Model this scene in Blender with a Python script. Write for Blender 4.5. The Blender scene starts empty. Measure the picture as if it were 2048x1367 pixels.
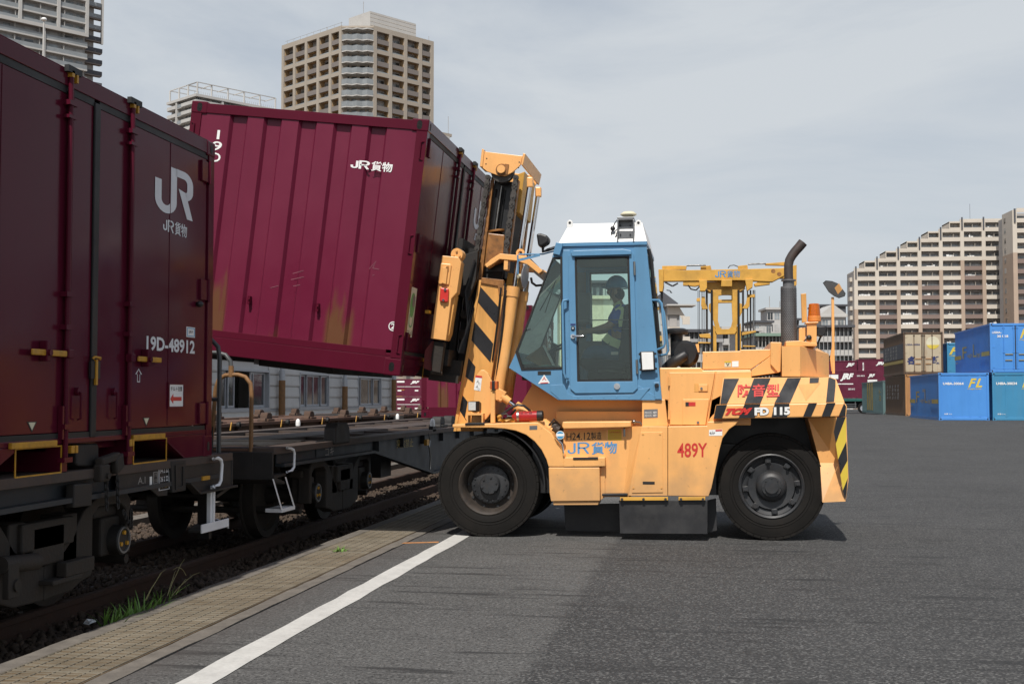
import bpy, math, random
import numpy as np
from mathutils import Vector, Matrix
rnd = random.Random(7)
R = math.radians
scn = bpy.context.scene
COL = scn.collection

# ------------------------------------------------------------------ camera, world, sun, exposure
FOC, CX, CY = 2450.0, 1024.0, 683.5           # survey of the photograph: focal length in its pixels, centre
VX, HY, EYE = 1425.0, 794.0, 1.437            # vanishing point of the tracks, horizon, eye height in metres
PITCH = math.atan((HY-CY)/FOC)
YAW = math.atan((VX-CX)*math.cos(PITCH)/FOC)
cam = bpy.data.cameras.new('camera'); camo = bpy.data.objects.new('camera', cam); COL.objects.link(camo)
cam.sensor_width = 36.0; cam.lens = FOC/2048*36.0; cam.clip_start = 0.1; cam.clip_end = 6000
camo.location = (0, 0, EYE); camo.rotation_euler = (math.pi/2+PITCH, 0, YAW)
scn.camera = camo
cF = Vector((-math.sin(YAW)*math.cos(PITCH), math.cos(YAW)*math.cos(PITCH), math.sin(PITCH)))
cR = Vector((math.cos(YAW), math.sin(YAW), 0)); cU = cR.cross(cF)
def at(px, py, X=None, Y=None, Z=None):
    """a measured point of the photograph -> the point of the place on a known plane"""
    d = cF + cR*((px-CX)/FOC) - cU*((py-CY)/FOC)
    t = X/d.x if X is not None else Y/d.y if Y is not None else (Z-EYE)/d.z
    return Vector((d.x*t, d.y*t, EYE+d.z*t))

SUN_EL, SUN_DIR = 55.0, Vector((-0.06, -0.998, 0)).normalized()
sunv = Vector((SUN_DIR.x*math.cos(R(SUN_EL)), SUN_DIR.y*math.cos(R(SUN_EL)), math.sin(R(SUN_EL))))
sl = bpy.data.lights.new('sun', 'SUN'); sl.energy = 4.6; sl.angle = R(0.55); sl.color = (1.0, 0.955, 0.89)
so = bpy.data.objects.new('sun', sl); COL.objects.link(so); so.rotation_euler = sunv.to_track_quat('Z', 'Y').to_euler(); so.location = (0, -20, 40)
W = bpy.data.worlds.new('World'); scn.world = W; W.use_nodes = True
wn, wl = W.node_tree.nodes, W.node_tree.links; wn.clear()
wo = wn.new('ShaderNodeOutputWorld'); wb = wn.new('ShaderNodeBackground'); wl.new(wb.outputs[0], wo.inputs[0])
sky = wn.new('ShaderNodeTexSky'); sky.sky_type = 'NISHITA'; sky.sun_disc = False
sky.sun_elevation = R(SUN_EL); sky.sun_rotation = math.atan2(SUN_DIR.x, SUN_DIR.y)
sky.air_density = 1.0; sky.dust_density = 1.6; sky.ozone_density = 1.0
tc = wn.new('ShaderNodeTexCoord'); mp = wn.new('ShaderNodeMapping'); mp.inputs['Scale'].default_value = (1.0, 1.0, 3.2); mp.inputs['Rotation'].default_value = (0, R(14), R(20))
wl.new(tc.outputs['Generated'], mp.inputs[0])
cn = wn.new('ShaderNodeTexNoise'); cn.inputs['Scale'].default_value = 2.2; cn.inputs['Detail'].default_value = 9; cn.inputs['Roughness'].default_value = 0.6; cn.inputs['Distortion'].default_value = 0.5
wl.new(mp.outputs[0], cn.inputs[0])
cr = wn.new('ShaderNodeValToRGB'); cr.color_ramp.elements[0].position = 0.36; cr.color_ramp.elements[0].color = (0.68,)*3+(1,); cr.color_ramp.elements[1].position = 0.60; cr.color_ramp.elements[1].color = (1.0,)*3+(1,)
wl.new(cn.outputs[0], cr.inputs[0])
cm = wn.new('ShaderNodeMixRGB'); cm.inputs[2].default_value = (6.75, 7.2, 7.65, 1)
sz = wn.new('ShaderNodeSeparateXYZ'); wl.new(tc.outputs['Generated'], sz.inputs[0])            # thin high cloud, thicker through the long path near the horizon
hz = wn.new('ShaderNodeMapRange'); hz.interpolation_type = 'SMOOTHSTEP'; hz.inputs[1].default_value = 0.24; hz.inputs[2].default_value = 0.8; hz.inputs[3].default_value = 1.0; hz.inputs[4].default_value = 0.15; wl.new(sz.outputs[2], hz.inputs[0])
hm_ = wn.new('ShaderNodeMath'); hm_.operation = 'MULTIPLY'; hm_.use_clamp = True; wl.new(hz.outputs[0], hm_.inputs[0]); wl.new(cr.outputs[0], hm_.inputs[1]); wl.new(hm_.outputs[0], cm.inputs[0]); wl.new(sky.outputs[0], cm.inputs[1]); wl.new(cm.outputs[0], wb.inputs[0])
wb.inputs[1].default_value = 0.092
scn.view_settings.view_transform = 'Standard'; scn.view_settings.look = 'None'; scn.view_settings.gamma = 1.0
scn.view_settings.use_curve_mapping = False; scn.view_settings.exposure = 0.0
scn.render.engine = 'CYCLES'
try:
    scn.cycles.max_bounces = 8; scn.cycles.transparent_max_bounces = 12; scn.cycles.use_denoising = True
except Exception: pass

# ------------------------------------------------------------------ materials
MATS = {}
def mat(name, col, rough=0.5, var=0.12, scale=2.0, metal=0.0, bump=0.0, bscale=40.0, dirt=0.0, dirtcol=(0.05, 0.035, 0.025), dscale=1.5, streak=False, spec=0.5, coat=0.0, ior=0):
    m = bpy.data.materials.new(name); m.use_nodes = True; nt = m.node_tree; n, l = nt.nodes, nt.links
    b = n['Principled BSDF']; b.inputs['Roughness'].default_value = rough; b.inputs['Metallic'].default_value = metal
    b.inputs['Specular IOR Level'].default_value = spec
    if coat: b.inputs['Coat Weight'].default_value = coat; b.inputs['Coat Roughness'].default_value = 0.08
    g = n.new('ShaderNodeNewGeometry')
    ns = n.new('ShaderNodeTexNoise'); ns.inputs['Scale'].default_value = scale; ns.inputs['Detail'].default_value = 6; ns.inputs['Roughness'].default_value = 0.62
    l.new(g.outputs['Position'], ns.inputs['Vector'])
    mr = n.new('ShaderNodeMapRange'); mr.inputs[1].default_value = 0.3; mr.inputs[2].default_value = 0.7; mr.inputs[3].default_value = 1-var; mr.inputs[4].default_value = 1+var
    l.new(ns.outputs[0], mr.inputs[0])
    mx = n.new('ShaderNodeMixRGB'); mx.blend_type = 'MULTIPLY'; mx.inputs[0].default_value = 1; mx.inputs[1].default_value = tuple(col)+(1,)
    l.new(mr.outputs[0], mx.inputs[2]); out = mx.outputs[0]
    if dirt:
        dm = n.new('ShaderNodeMapping'); dm.inputs['Scale'].default_value = (1, 1, 0.16) if streak else (1, 1, 1)
        l.new(g.outputs['Position'], dm.inputs[0])
        dn = n.new('ShaderNodeTexNoise'); dn.inputs['Scale'].default_value = dscale; dn.inputs['Detail'].default_value = 10; dn.inputs['Roughness'].default_value = 0.7
        l.new(dm.outputs[0], dn.inputs['Vector'])
        dr = n.new('ShaderNodeMapRange'); dr.inputs[1].default_value = 0.46; dr.inputs[2].default_value = 0.78; dr.inputs[3].default_value = 0; dr.inputs[4].default_value = dirt
        l.new(dn.outputs[0], dr.inputs[0])
        d2 = n.new('ShaderNodeMixRGB'); d2.inputs[2].default_value = tuple(dirtcol)+(1,); l.new(dr.outputs[0], d2.inputs[0]); l.new(out, d2.inputs[1]); out = d2.outputs[0]
    l.new(out, b.inputs['Base Color'])
    rr = n.new('ShaderNodeMapRange'); rr.inputs[1].default_value = 0.3; rr.inputs[2].default_value = 0.7; rr.inputs[3].default_value = max(0.03, rough-0.08); rr.inputs[4].default_value = min(1, rough+0.1)
    l.new(ns.outputs[0], rr.inputs[0]); l.new(rr.outputs[0], b.inputs['Roughness'])
    if bump:
        bn = n.new('ShaderNodeTexNoise'); bn.inputs['Scale'].default_value = bscale; bn.inputs['Detail'].default_value = 4; l.new(g.outputs['Position'], bn.inputs['Vector'])
        bp = n.new('ShaderNodeBump'); bp.inputs['Strength'].default_value = bump; bp.inputs['Distance'].default_value = 0.02
        l.new(bn.outputs[0], bp.inputs['Height']); l.new(bp.outputs[0], b.inputs['Normal'])
    if ior: b.inputs['IOR'].default_value = ior
    MATS[name] = m; return m
def glass(name, tint, refl=0.06, rough=0.02):
    m = bpy.data.materials.new(name); m.use_nodes = True; nt = m.node_tree; n, l = nt.nodes, nt.links; n.clear()
    o = n.new('ShaderNodeOutputMaterial'); t = n.new('ShaderNodeBsdfTransparent'); t.inputs[0].default_value = tuple(tint)+(1,)
    gl = n.new('ShaderNodeBsdfGlossy'); gl.inputs['Roughness'].default_value = rough; gl.inputs['Color'].default_value = (0.9, 0.95, 0.93, 1)
    f = n.new('ShaderNodeFresnel'); f.inputs[0].default_value = 1.45; ad = n.new('ShaderNodeMath'); ad.operation = 'ADD'; ad.inputs[1].default_value = refl; ad.use_clamp = True
    mx = n.new('ShaderNodeMixShader'); l.new(f.outputs[0], ad.inputs[0]); l.new(ad.outputs[0], mx.inputs[0]); l.new(t.outputs[0], mx.inputs[1]); l.new(gl.outputs[0], mx.inputs[2]); l.new(mx.outputs[0], o.inputs[0])
    MATS[name] = m; return m

mat('orange', (0.84, 0.43, 0.145), 0.36, 0.045, 1.3, dirt=0.30, dirtcol=(0.42, 0.21, 0.07), streak=True, dscale=3.5, spec=0.5)
def wear(name, col, amount, lowdust=None):
    """chips and scuffs in the paint, and dust thrown up on the lowest half metre"""
    nt = MATS[name].node_tree; n, l = nt.nodes, nt.links; b = n['Principled BSDF']; src = b.inputs['Base Color'].links[0].from_socket
    g = n.new('ShaderNodeNewGeometry'); t = n.new('ShaderNodeTexNoise'); t.inputs['Scale'].default_value = 21; t.inputs['Detail'].default_value = 5; t.inputs['Roughness'].default_value = .72; l.new(g.outputs['Position'], t.inputs['Vector'])
    r = n.new('ShaderNodeMapRange'); r.inputs[1].default_value = .63; r.inputs[2].default_value = .70; r.inputs[3].default_value = 0; r.inputs[4].default_value = amount; l.new(t.outputs[0], r.inputs[0])
    m = n.new('ShaderNodeMixRGB'); m.inputs[2].default_value = tuple(col)+(1,); l.new(r.outputs[0], m.inputs[0]); l.new(src, m.inputs[1]); out = m.outputs[0]
    if lowdust:
        sp = n.new('ShaderNodeSeparateXYZ'); l.new(g.outputs['Position'], sp.inputs[0]); t2 = n.new('ShaderNodeTexNoise'); t2.inputs['Scale'].default_value = 5; t2.inputs['Detail'].default_value = 8; l.new(g.outputs['Position'], t2.inputs['Vector'])
        a = n.new('ShaderNodeMath'); a.operation = 'ADD'; q = n.new('ShaderNodeMath'); q.operation = 'MULTIPLY'; q.inputs[1].default_value = -.9; l.new(t2.outputs[0], q.inputs[0]); l.new(sp.outputs[2], a.inputs[0]); l.new(q.outputs[0], a.inputs[1])
        r2 = n.new('ShaderNodeMapRange'); r2.inputs[1].default_value = .35; r2.inputs[2].default_value = -.05; r2.inputs[3].default_value = 0; r2.inputs[4].default_value = .55; l.new(a.outputs[0], r2.inputs[0])
        m2 = n.new('ShaderNodeMixRGB'); m2.inputs[2].default_value = tuple(lowdust)+(1,); l.new(r2.outputs[0], m2.inputs[0]); l.new(out, m2.inputs[1]); out = m2.outputs[0]
    l.new(out, b.inputs['Base Color'])
wear('orange', (0.30, 0.15, 0.06), .55, (0.36, 0.235, 0.13))
mat('oldyellow', (0.62, 0.335, 0.055), 0.5, 0.12, 2, dirt=0.5, dirtcol=(0.16, 0.10, 0.03), dscale=1.2)
mat('masty', (0.74, 0.37, 0.10), 0.4, 0.08, 3, dirt=0.45, dirtcol=(0.16, 0.08, 0.03), streak=True, dscale=7)
mat('greasy', (0.30, 0.13, 0.035), 0.45, 0.3, 8, dirt=0.9, dirtcol=(0.03, 0.02, 0.012), dscale=9)
mat('blue', (0.105, 0.26, 0.43), 0.36, 0.06, 2, dirt=0.22, dirtcol=(0.07, 0.11, 0.15), streak=True, dscale=5)
wear('blue', (0.05, 0.09, 0.13), .5)
mat('white', (0.80, 0.80, 0.78), 0.45, 0.05, 2, dirt=0.15, dirtcol=(0.5, 0.48, 0.44), streak=True, dscale=6)
mat('whitepaint', (0.72, 0.73, 0.75), 0.5, 0.08, 6, dirt=0.25, dirtcol=(0.25, 0.2, 0.16), dscale=12)
mat('decalwhite', (0.78, 0.78, 0.76), 0.5, 0.05, 6)
mat('decalgrey', (0.68, 0.69, 0.71), 0.5, 0.08, 6)
mat('black', (0.016, 0.016, 0.017), 0.35, 0.15, 4)
mat('blacktape', (0.018, 0.018, 0.020), 0.30, 0.2, 5)
mat('rubber', (0.0115, 0.0105, 0.0095), 0.8, 0.2, 5, bump=0.1, bscale=60, dirt=0.45, dirtcol=(0.022, 0.018, 0.015), dscale=5, spec=0.18)
mat('lampwhite', (0.62, 0.62, 0.60), 0.25, 0.1, 30)
mat('plastic', (0.014, 0.014, 0.015), 0.45, 0.15, 8, bump=0.06, bscale=90)
mat('wheelgrey', (0.026, 0.028, 0.031), 0.46, 0.2, 9, dirt=0.5, dirtcol=(0.05, 0.038, 0.03), dscale=7)
mat('rimbrown', (0.036, 0.029, 0.024), 0.6, 0.3, 9, dirt=0.5, dirtcol=(0.075, 0.048, 0.03), dscale=14)
mat('flap', (0.022, 0.022, 0.024), 0.5, 0.3, 3, dirt=0.6, dirtcol=(0.06, 0.058, 0.055), dscale=5)
mat('wine', (0.085, 0.0085, 0.021), 0.17, 0.07, 1.5, dirt=0.35, dirtcol=(0.072, 0.010, 0.018), streak=True, dscale=4, spec=0.4, ior=1.23)  # base darkened to deepen the shaded container sides; lit end wall has its own
mat('wineshaded', (0.095, 0.017, 0.035), 0.27, 0.08, 1.5, dirt=0.3, dirtcol=(0.06, 0.016, 0.022), streak=True, dscale=4, spec=0.5)  # shaded copy of the wine paint, not used
mat('winedull', (0.11, 0.014, 0.036), 0.5, 0.14, 1.2, spec=0.3)
mat('gasket', (0.012, 0.012, 0.012), 0.6)
mat('lockyellow', (0.50, 0.25, 0.016), 0.5, 0.15, 8, dirt=0.6, dirtcol=(0.16, 0.09, 0.02), dscale=20)
mat('wagon', (0.014, 0.0125, 0.0115), 0.65, 0.3, 6, dirt=0.7, dirtcol=(0.030, 0.021, 0.015), dscale=4, bump=0.08, bscale=50)
mat('wagonblue', (0.022, 0.027, 0.032), 0.6, 0.25, 4, dirt=0.7, dirtcol=(0.028, 0.021, 0.017), dscale=4)
mat('bogie', (0.021, 0.0165, 0.013), 0.75, 0.3, 6, dirt=0.6, dirtcol=(0.037, 0.027, 0.019), dscale=6, bump=0.15, bscale=40)
mat('rustdeck', (0.115, 0.058, 0.036), 0.8, 0.3, 5, dirt=0.8, dirtcol=(0.045, 0.036, 0.032), dscale=3, bump=0.12, bscale=30)
mat('rust', (0.075, 0.043, 0.028), 0.85, 0.35, 9, dirt=0.7, dirtcol=(0.05, 0.03, 0.02), dscale=6, bump=0.2, bscale=40)
mat('rail', (0.045, 0.022, 0.014), 0.8, 0.3, 12, dirt=0.6, dirtcol=(0.02, 0.013, 0.01), dscale=6, bump=0.1, bscale=60)
mat('pipegrey', (0.06, 0.064, 0.066), 0.42, 0.2, 6)
mat('piperust', (0.20, 0.10, 0.035), 0.6, 0.3, 10, dirt=0.6, dirtcol=(0.09, 0.05, 0.025), dscale=14)
mat('steel', (0.32, 0.31, 0.29), 0.35, 0.15, 10, metal=1.0)
mat('chrome', (0.72, 0.73, 0.75), 0.12, 0.04, 10, metal=1.0)
mat('chain', (0.075, 0.068, 0.062), 0.5, 0.25, 20, metal=0.55)
mat('soot', (0.050, 0.040, 0.037), 0.6, 0.3, 9, dirt=0.7, dirtcol=(0.10, 0.05, 0.032), dscale=6)
mat('perf', (0.17, 0.17, 0.175), 0.42, 0.2, 9, metal=0.3, dirt=0.6, dirtcol=(0.10, 0.085, 0.075), dscale=12)
mat('red', (0.60, 0.035, 0.028), 0.35, 0.08, 4)
mat('redink', (0.56, 0.035, 0.028), 0.5, 0.05, 4)
mat('blueink', (0.085, 0.27, 0.52), 0.5, 0.06, 4)
mat('blackink', (0.02, 0.02, 0.02), 0.5)
mat('yellowtape', (0.62, 0.46, 0.05), 0.45, 0.06, 4)
mat('concrete', (0.145, 0.128, 0.108), 0.9, 0.25, 7, dirt=0.6, dirtcol=(0.07, 0.06, 0.05), dscale=12, bump=0.3, bscale=90)
mat('grating', (0.225, 0.20, 0.155), 0.55, 0.3, 3, dirt=0.9, dirtcol=(0.12, 0.08, 0.04), dscale=2.2)
mat('dirtfill', (0.10, 0.064, 0.030), 0.9, 0.35, 4, dirt=0.9, dirtcol=(0.165, 0.135, 0.09), dscale=3, bump=0.3, bscale=80)
for n_ in [q for k_ in ('dirtfill', 'grating') for q in MATS[k_].node_tree.nodes if q.type == 'MAPPING']: n_.inputs['Scale'].default_value = (0.5, 9, 1)
mat('stone', (0.058, 0.040, 0.028), 0.9, 0.5, 9, dirt=0.5, dirtcol=(0.115, 0.08, 0.054), dscale=14)
mat('earth', (0.16, 0.115, 0.08), 0.95, 0.3, 5, bump=0.6, bscale=20)
mat('sleeper', (0.16, 0.14, 0.12), 0.9, 0.2, 8, bump=0.2)
mat('line', (0.52, 0.51, 0.48), 0.7, 0.08, 5, dirt=0.35, dirtcol=(0.20, 0.20, 0.19), dscale=26, bump=0.1, bscale=120)
mat('orangeline', (0.45, 0.20, 0.07), 0.8, 0.3, 12)
mat('leaf', (0.12, 0.235, 0.04), 0.5, 0.3, 14)
mat('straw', (0.26, 0.24, 0.11), 0.6, 0.2, 14)
mat('shed', (0.52, 0.515, 0.50), 0.6, 0.05, 1.2, dirt=0.25, dirtcol=(0.22, 0.2, 0.18), streak=True, dscale=2)
mat('shedlow', (0.60, 0.60, 0.58), 0.7, 0.06, 2)
mat('alu', (0.40, 0.42, 0.45), 0.4, 0.08, 5, metal=0.3)
mat('darkpane', (0.02, 0.024, 0.028), 0.06, 0.3, 1.2, spec=0.9)
mat('curtain', (0.40, 0.40, 0.39), 0.6, 0.2, 0.5)
mat('winpane', (0.17, 0.19, 0.20), 0.12, 0.8, 0.35, spec=0.9)
mat('wallwhite', (0.46, 0.45, 0.43), 0.8, 0.06, 0.3)
mat('wallgrey', (0.33, 0.33, 0.33), 0.8, 0.08, 0.3)
mat('beige', (0.56, 0.51, 0.44), 0.85, 0.05, 0.2)
mat('tanwall', (0.36, 0.315, 0.26), 0.85, 0.05, 0.2)
mat('tanbrown', (0.41, 0.32, 0.25), 0.85, 0.06, 0.2)
mat('brownband', (0.215, 0.16, 0.14), 0.85, 0.06, 0.2)
mat('greyband', (0.19, 0.168, 0.155), 0.85, 0.06, 0.2)
mat('ochre', (0.36, 0.245, 0.13), 0.85, 0.06, 0.2)
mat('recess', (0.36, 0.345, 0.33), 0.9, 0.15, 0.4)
mat('balcglass', (0.24, 0.26, 0.27), 0.35, 0.12, 0.5)
mat('roofdark', (0.075, 0.078, 0.088), 0.8, 0.15, 0.4)
mat('roofgreen', (0.20, 0.29, 0.23), 0.7, 0.1, 0.4)
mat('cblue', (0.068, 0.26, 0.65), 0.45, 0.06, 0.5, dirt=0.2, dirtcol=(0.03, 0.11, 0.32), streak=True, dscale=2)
mat('cblueshade', (0.04, 0.16, 0.42), 0.5, 0.1, 0.5, dirt=0.35, dirtcol=(0.04, 0.11, 0.26), streak=True, dscale=2)  # darker copy of the container blue for the sides turned from the sun
mat('cteal', (0.045, 0.235, 0.42), 0.5, 0.08, 0.5, dirt=0.4, dirtcol=(0.09, 0.19, 0.26), streak=True, dscale=2)
mat('cgrey', (0.46, 0.385, 0.27), 0.55, 0.1, 0.8, dirt=0.75, dirtcol=(0.30, 0.145, 0.055), streak=True, dscale=2.0)
mat('cbrown', (0.105, 0.062, 0.036), 0.65, 0.2, 0.8, dirt=0.5, dirtcol=(0.06, 0.042, 0.03), streak=True, dscale=1.4)
mat('corange', (0.42, 0.21, 0.08), 0.6, 0.15, 0.8, dirt=0.5, dirtcol=(0.2, 0.09, 0.04), streak=True, dscale=3)
mat('cgreen', (0.10, 0.165, 0.165), 0.6, 0.1, 0.6, dirt=0.3, dirtcol=(0.06, 0.09, 0.09), streak=True, dscale=2)
mat('cnavy', (0.03, 0.05, 0.13), 0.6)
mat('cyellow', (0.62, 0.47, 0.06), 0.55, 0.08, 1)
mat('cyelloworn', (0.36, 0.26, 0.06), 0.6, 0.3, 1.5)
mat('inkfaded', (0.30, 0.28, 0.26), 0.7, 0.25, 2)
mat('inknavy', (0.022, 0.035, 0.13), 0.6, 0.1, 2)
mat('truckgreen', (0.02, 0.10, 0.085), 0.5)
mat('skin', (0.42, 0.25, 0.165), 0.55, 0.06, 20)
mat('shirt', (0.045, 0.12, 0.52), 0.85, 0.15, 12, bump=0.2, bscale=60)
mat('trousers', (0.07, 0.13, 0.22), 0.85, 0.15, 12, bump=0.2, bscale=60)
mat('helmet', (0.05, 0.22, 0.42), 0.25, 0.05, 3)
mat('reflective', (0.78, 0.82, 0.45), 0.6, 0.08, 20)
mat('seatfabric', (0.022, 0.022, 0.024), 0.85, 0.2, 20)
mat('cardboard', (0.30, 0.185, 0.085), 0.85, 0.08, 10)
mat('cloth', (0.20, 0.42, 0.36), 0.9, 0.15, 14, bump=0.3, bscale=40)
mat('interior', (0.20, 0.21, 0.20), 0.7, 0.1, 5)
mat('mirror', (0.55, 0.57, 0.6), 0.06, 0.02, 5, metal=1.0)
mat('hair', (0.012, 0.010, 0.010), 0.7)
mat('stickyellow', (0.62, 0.42, 0.03), 0.5)
mat('stickblue', (0.05, 0.28, 0.50), 0.5)
mat('stickgreen', (0.10, 0.32, 0.10), 0.5)
mat('cream', (0.62, 0.58, 0.42), 0.5)
mat('nosign', (0.20, 0.205, 0.21), 0.4, metal=0.5)
glass('cabglass', (0.87, 0.95, 0.92), 0.025)
glass('lampglass', (0.8, 0.82, 0.84), 0.18, 0.12)
mat('amber', (0.85, 0.22, 0.015), 0.12, 0.05, 20)
MATS['amber'].node_tree.nodes['Principled BSDF'].inputs['Transmission Weight'].default_value = 0.55

# ------------------------------------------------------------------ mesh building
class MB:
    def __init__(s): s.v = []; s.f = []; s.sm = []
    def add(s, vs, fs, smooth=False):
        o = len(s.v); s.v += [tuple(v) for v in vs]; s.f += [tuple(i+o for i in f) for f in fs]; s.sm += [smooth]*len(fs); return s
    def box(s, x0, x1, y0, y1, z0, z1):
        v = [(x, y, z) for z in (z0, z1) for y in (y0, y1) for x in (x0, x1)]
        return s.add(v, [(0, 2, 3, 1), (4, 5, 7, 6), (0, 1, 5, 4), (2, 6, 7, 3), (0, 4, 6, 2), (1, 3, 7, 5)])
    def obox(s, c, ax, ay, az):
        c, ax, ay, az = Vector(c), Vector(ax), Vector(ay), Vector(az)
        v = [c+ax*i+ay*j+az*k for k in (-1, 1) for j in (-1, 1) for i in (-1, 1)]
        return s.add(v, [(0, 2, 3, 1), (4, 5, 7, 6), (0, 1, 5, 4), (2, 6, 7, 3), (0, 4, 6, 2), (1, 3, 7, 5)])
    def loft(s, A, B, caps=True, smooth=False):
        n = len(A); fs = [(i, (i+1) % n, n+(i+1) % n, n+i) for i in range(n)]
        s.add(list(A)+list(B), fs, smooth)
        if caps: s.add(A, [tuple(range(n))[::-1]]); s.add(B, [tuple(range(n))])
        return s
    def prism(s, poly, axis, a0, a1):
        e = {'x': lambda p, a: (a, p[0], p[1]), 'y': lambda p, a: (p[0], a, p[1]), 'z': lambda p, a: (p[0], p[1], a)}[axis]
        n = len(poly); A = [e(p, a0) for p in poly]; B = [e(p, a1) for p in poly]
        fs = [(i, (i+1) % n, n+(i+1) % n, n+i) for i in range(n)]+[tuple(range(n))[::-1], tuple(range(n, 2*n))]
        return s.add(A+B, fs)
    def ring(s, outer, inner, axis, a0, a1):
        e = {'x': lambda p, a: (a, p[0], p[1]), 'y': lambda p, a: (p[0], a, p[1]), 'z': lambda p, a: (p[0], p[1], a)}[axis]
        n = len(outer); v = [e(p, a0) for p in outer]+[e(p, a0) for p in inner]+[e(p, a1) for p in outer]+[e(p, a1) for p in inner]
        fs = []
        for i in range(n):
            j = (i+1) % n
            fs += [(i, j, n+j, n+i), (2*n+i, 3*n+i, 3*n+j, 2*n+j), (i, 2*n+i, 2*n+j, j), (n+i, n+j, 3*n+j, 3*n+i)]
        return s.add(v, fs)
    def cyl(s, p0, p1, r0, r1=None, n=16, caps=True):
        p0, p1 = Vector(p0), Vector(p1); r1 = r0 if r1 is None else r1
        d = (p1-p0).normalized(); u = d.orthogonal().normalized(); w = d.cross(u)
        A = [p0+(u*math.cos(t)+w*math.sin(t))*r0 for t in [2*math.pi*i/n for i in range(n)]]
        B = [p1+(u*math.cos(t)+w*math.sin(t))*r1 for t in [2*math.pi*i/n for i in range(n)]]
        s.add(A+B, [(i, (i+1) % n, n+(i+1) % n, n+i) for i in range(n)], True)
        if caps: s.add(A, [tuple(range(n))[::-1]]); s.add(B, [tuple(range(n))])
        return s
    def tube(s, path, r, n=8, caps=True):
        P = [Vector(p) for p in path]; rings = []; u = None
        for i, p in enumerate(P):
            d = ((P[min(i+1, len(P)-1)]-P[max(i-1, 0)])).normalized()
            if u is None: u = d.orthogonal().normalized()
            u = (u-d*u.dot(d)).normalized(); w = d.cross(u); rr = r[i] if isinstance(r, (list, tuple)) else r
            rings.append([p+(u*math.cos(t)+w*math.sin(t))*rr for t in [2*math.pi*k/n for k in range(n)]])
        v = [q for g in rings for q in g]; fs = []
        for i in range(len(P)-1):
            for k in range(n): fs.append((i*n+k, i*n+(k+1) % n, (i+1)*n+(k+1) % n, (i+1)*n+k))
        s.add(v, fs, True)
        if caps: s.add(rings[0], [tuple(range(n))[::-1]]); s.add(rings[-1], [tuple(range(n))])
        return s
    def lathe(s, prof, c, axis, n=32, smooth=True):
        c = Vector(c); d = Vector(axis).normalized(); u = d.orthogonal().normalized(); w = d.cross(u); v = []
        for r, h in prof: v += [c+d*h+(u*math.cos(2*math.pi*k/n)+w*math.sin(2*math.pi*k/n))*r for k in range(n)]
        fs = [(i*n+k, i*n+(k+1) % n, (i+1)*n+(k+1) % n, (i+1)*n+k) for i in range(len(prof)-1) for k in range(n)]
        return s.add(v, fs, smooth)
    def quad(s, a, b, c, d): return s.add([a, b, c, d], [(0, 1, 2, 3)])
    def sphere(s, c, r, sc=(1, 1, 1), n=14, m=9):
        c = Vector(c); v = []
        for i in range(m+1):
            th = math.pi*i/m
            for k in range(n): v.append((c.x+r*sc[0]*math.sin(th)*math.cos(2*math.pi*k/n), c.y+r*sc[1]*math.sin(th)*math.sin(2*math.pi*k/n), c.z+r*sc[2]*math.cos(th)))
        return s.add(v, [(i*n+k, (i+1)*n+k, (i+1)*n+(k+1) % n, i*n+(k+1) % n) for i in range(m) for k in range(n)], True)

ORG = {}                                            # world origin of each thing's own coordinates
def thing(name, label, cat, loc=(0, 0, 0), group=None, local=False):
    o = bpy.data.objects.new(name, None); COL.objects.link(o); o.location = (0, 0, 0) if local else loc; o.empty_display_size = 0.2
    o['label'] = label; o['category'] = cat
    if group: o['group'] = group
    ORG[o.name] = Vector((0, 0, 0)) if local else Vector(loc); return o
def make_mesh(name, mb, m):
    me = bpy.data.meshes.new(name); me.from_pydata(mb.v, [], mb.f); me.update()
    if any(mb.sm):
        me.polygons.foreach_set('use_smooth', mb.sm); me.set_sharp_from_angle(angle=R(38))
    me.materials.append(MATS[m] if isinstance(m, str) else m); return me
def fix_normals(me):
    import bmesh
    b = bmesh.new(); b.from_mesh(me); bmesh.ops.recalc_face_normals(b, faces=b.faces); b.to_mesh(me); b.free()
def part(name, mb, m, parent=None, bev=0.0, label=None, fix=True):
    """one mesh object, built in world coordinates (or the thing's own when it is local)"""
    me = make_mesh(name, mb, m)
    if fix and len(mb.f) < 6000: fix_normals(me)
    o = bpy.data.objects.new(name, me); COL.objects.link(o)
    if parent is not None:
        off = ORG.get(parent.name, Vector((0, 0, 0)))
        if off.length: me.transform(Matrix.Translation(-off))
        o.parent = parent; ORG[o.name] = off
    else: ORG[o.name] = Vector((0, 0, 0))
    if bev:
        bm = o.modifiers.new('edge', 'BEVEL'); bm.width = bev; bm.segments = 2; bm.limit_method = 'ANGLE'; bm.angle_limit = R(35); bm.harden_normals = False
    if label: o['label'] = label
    return o
def struct(name, mb, m, kind='structure', fix=True):
    o = part(name, mb, m, None, fix=fix); o['kind'] = kind; return o
def solo(name, mb, m, label, cat, group=None, bev=0):
    o = part(name, mb, m, None, bev); o['label'] = label; o['category'] = cat
    if group: o['group'] = group
    return o
def inst(src, loc=None, rotz=None, parent=None, mat_=None):
    o = src.copy(); COL.objects.link(o)
    if parent is not None: o.parent = parent
    if loc is not None: o.location = loc
    if rotz is not None: o.rotation_euler.z = rotz
    return o
def copy_tree(o, parent=None):
    c = o.copy(); COL.objects.link(c); c.parent = parent; ORG[c.name] = ORG.get(o.name, Vector((0, 0, 0)))
    for ch in list(o.children): copy_tree(ch, c)
    return c
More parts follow.
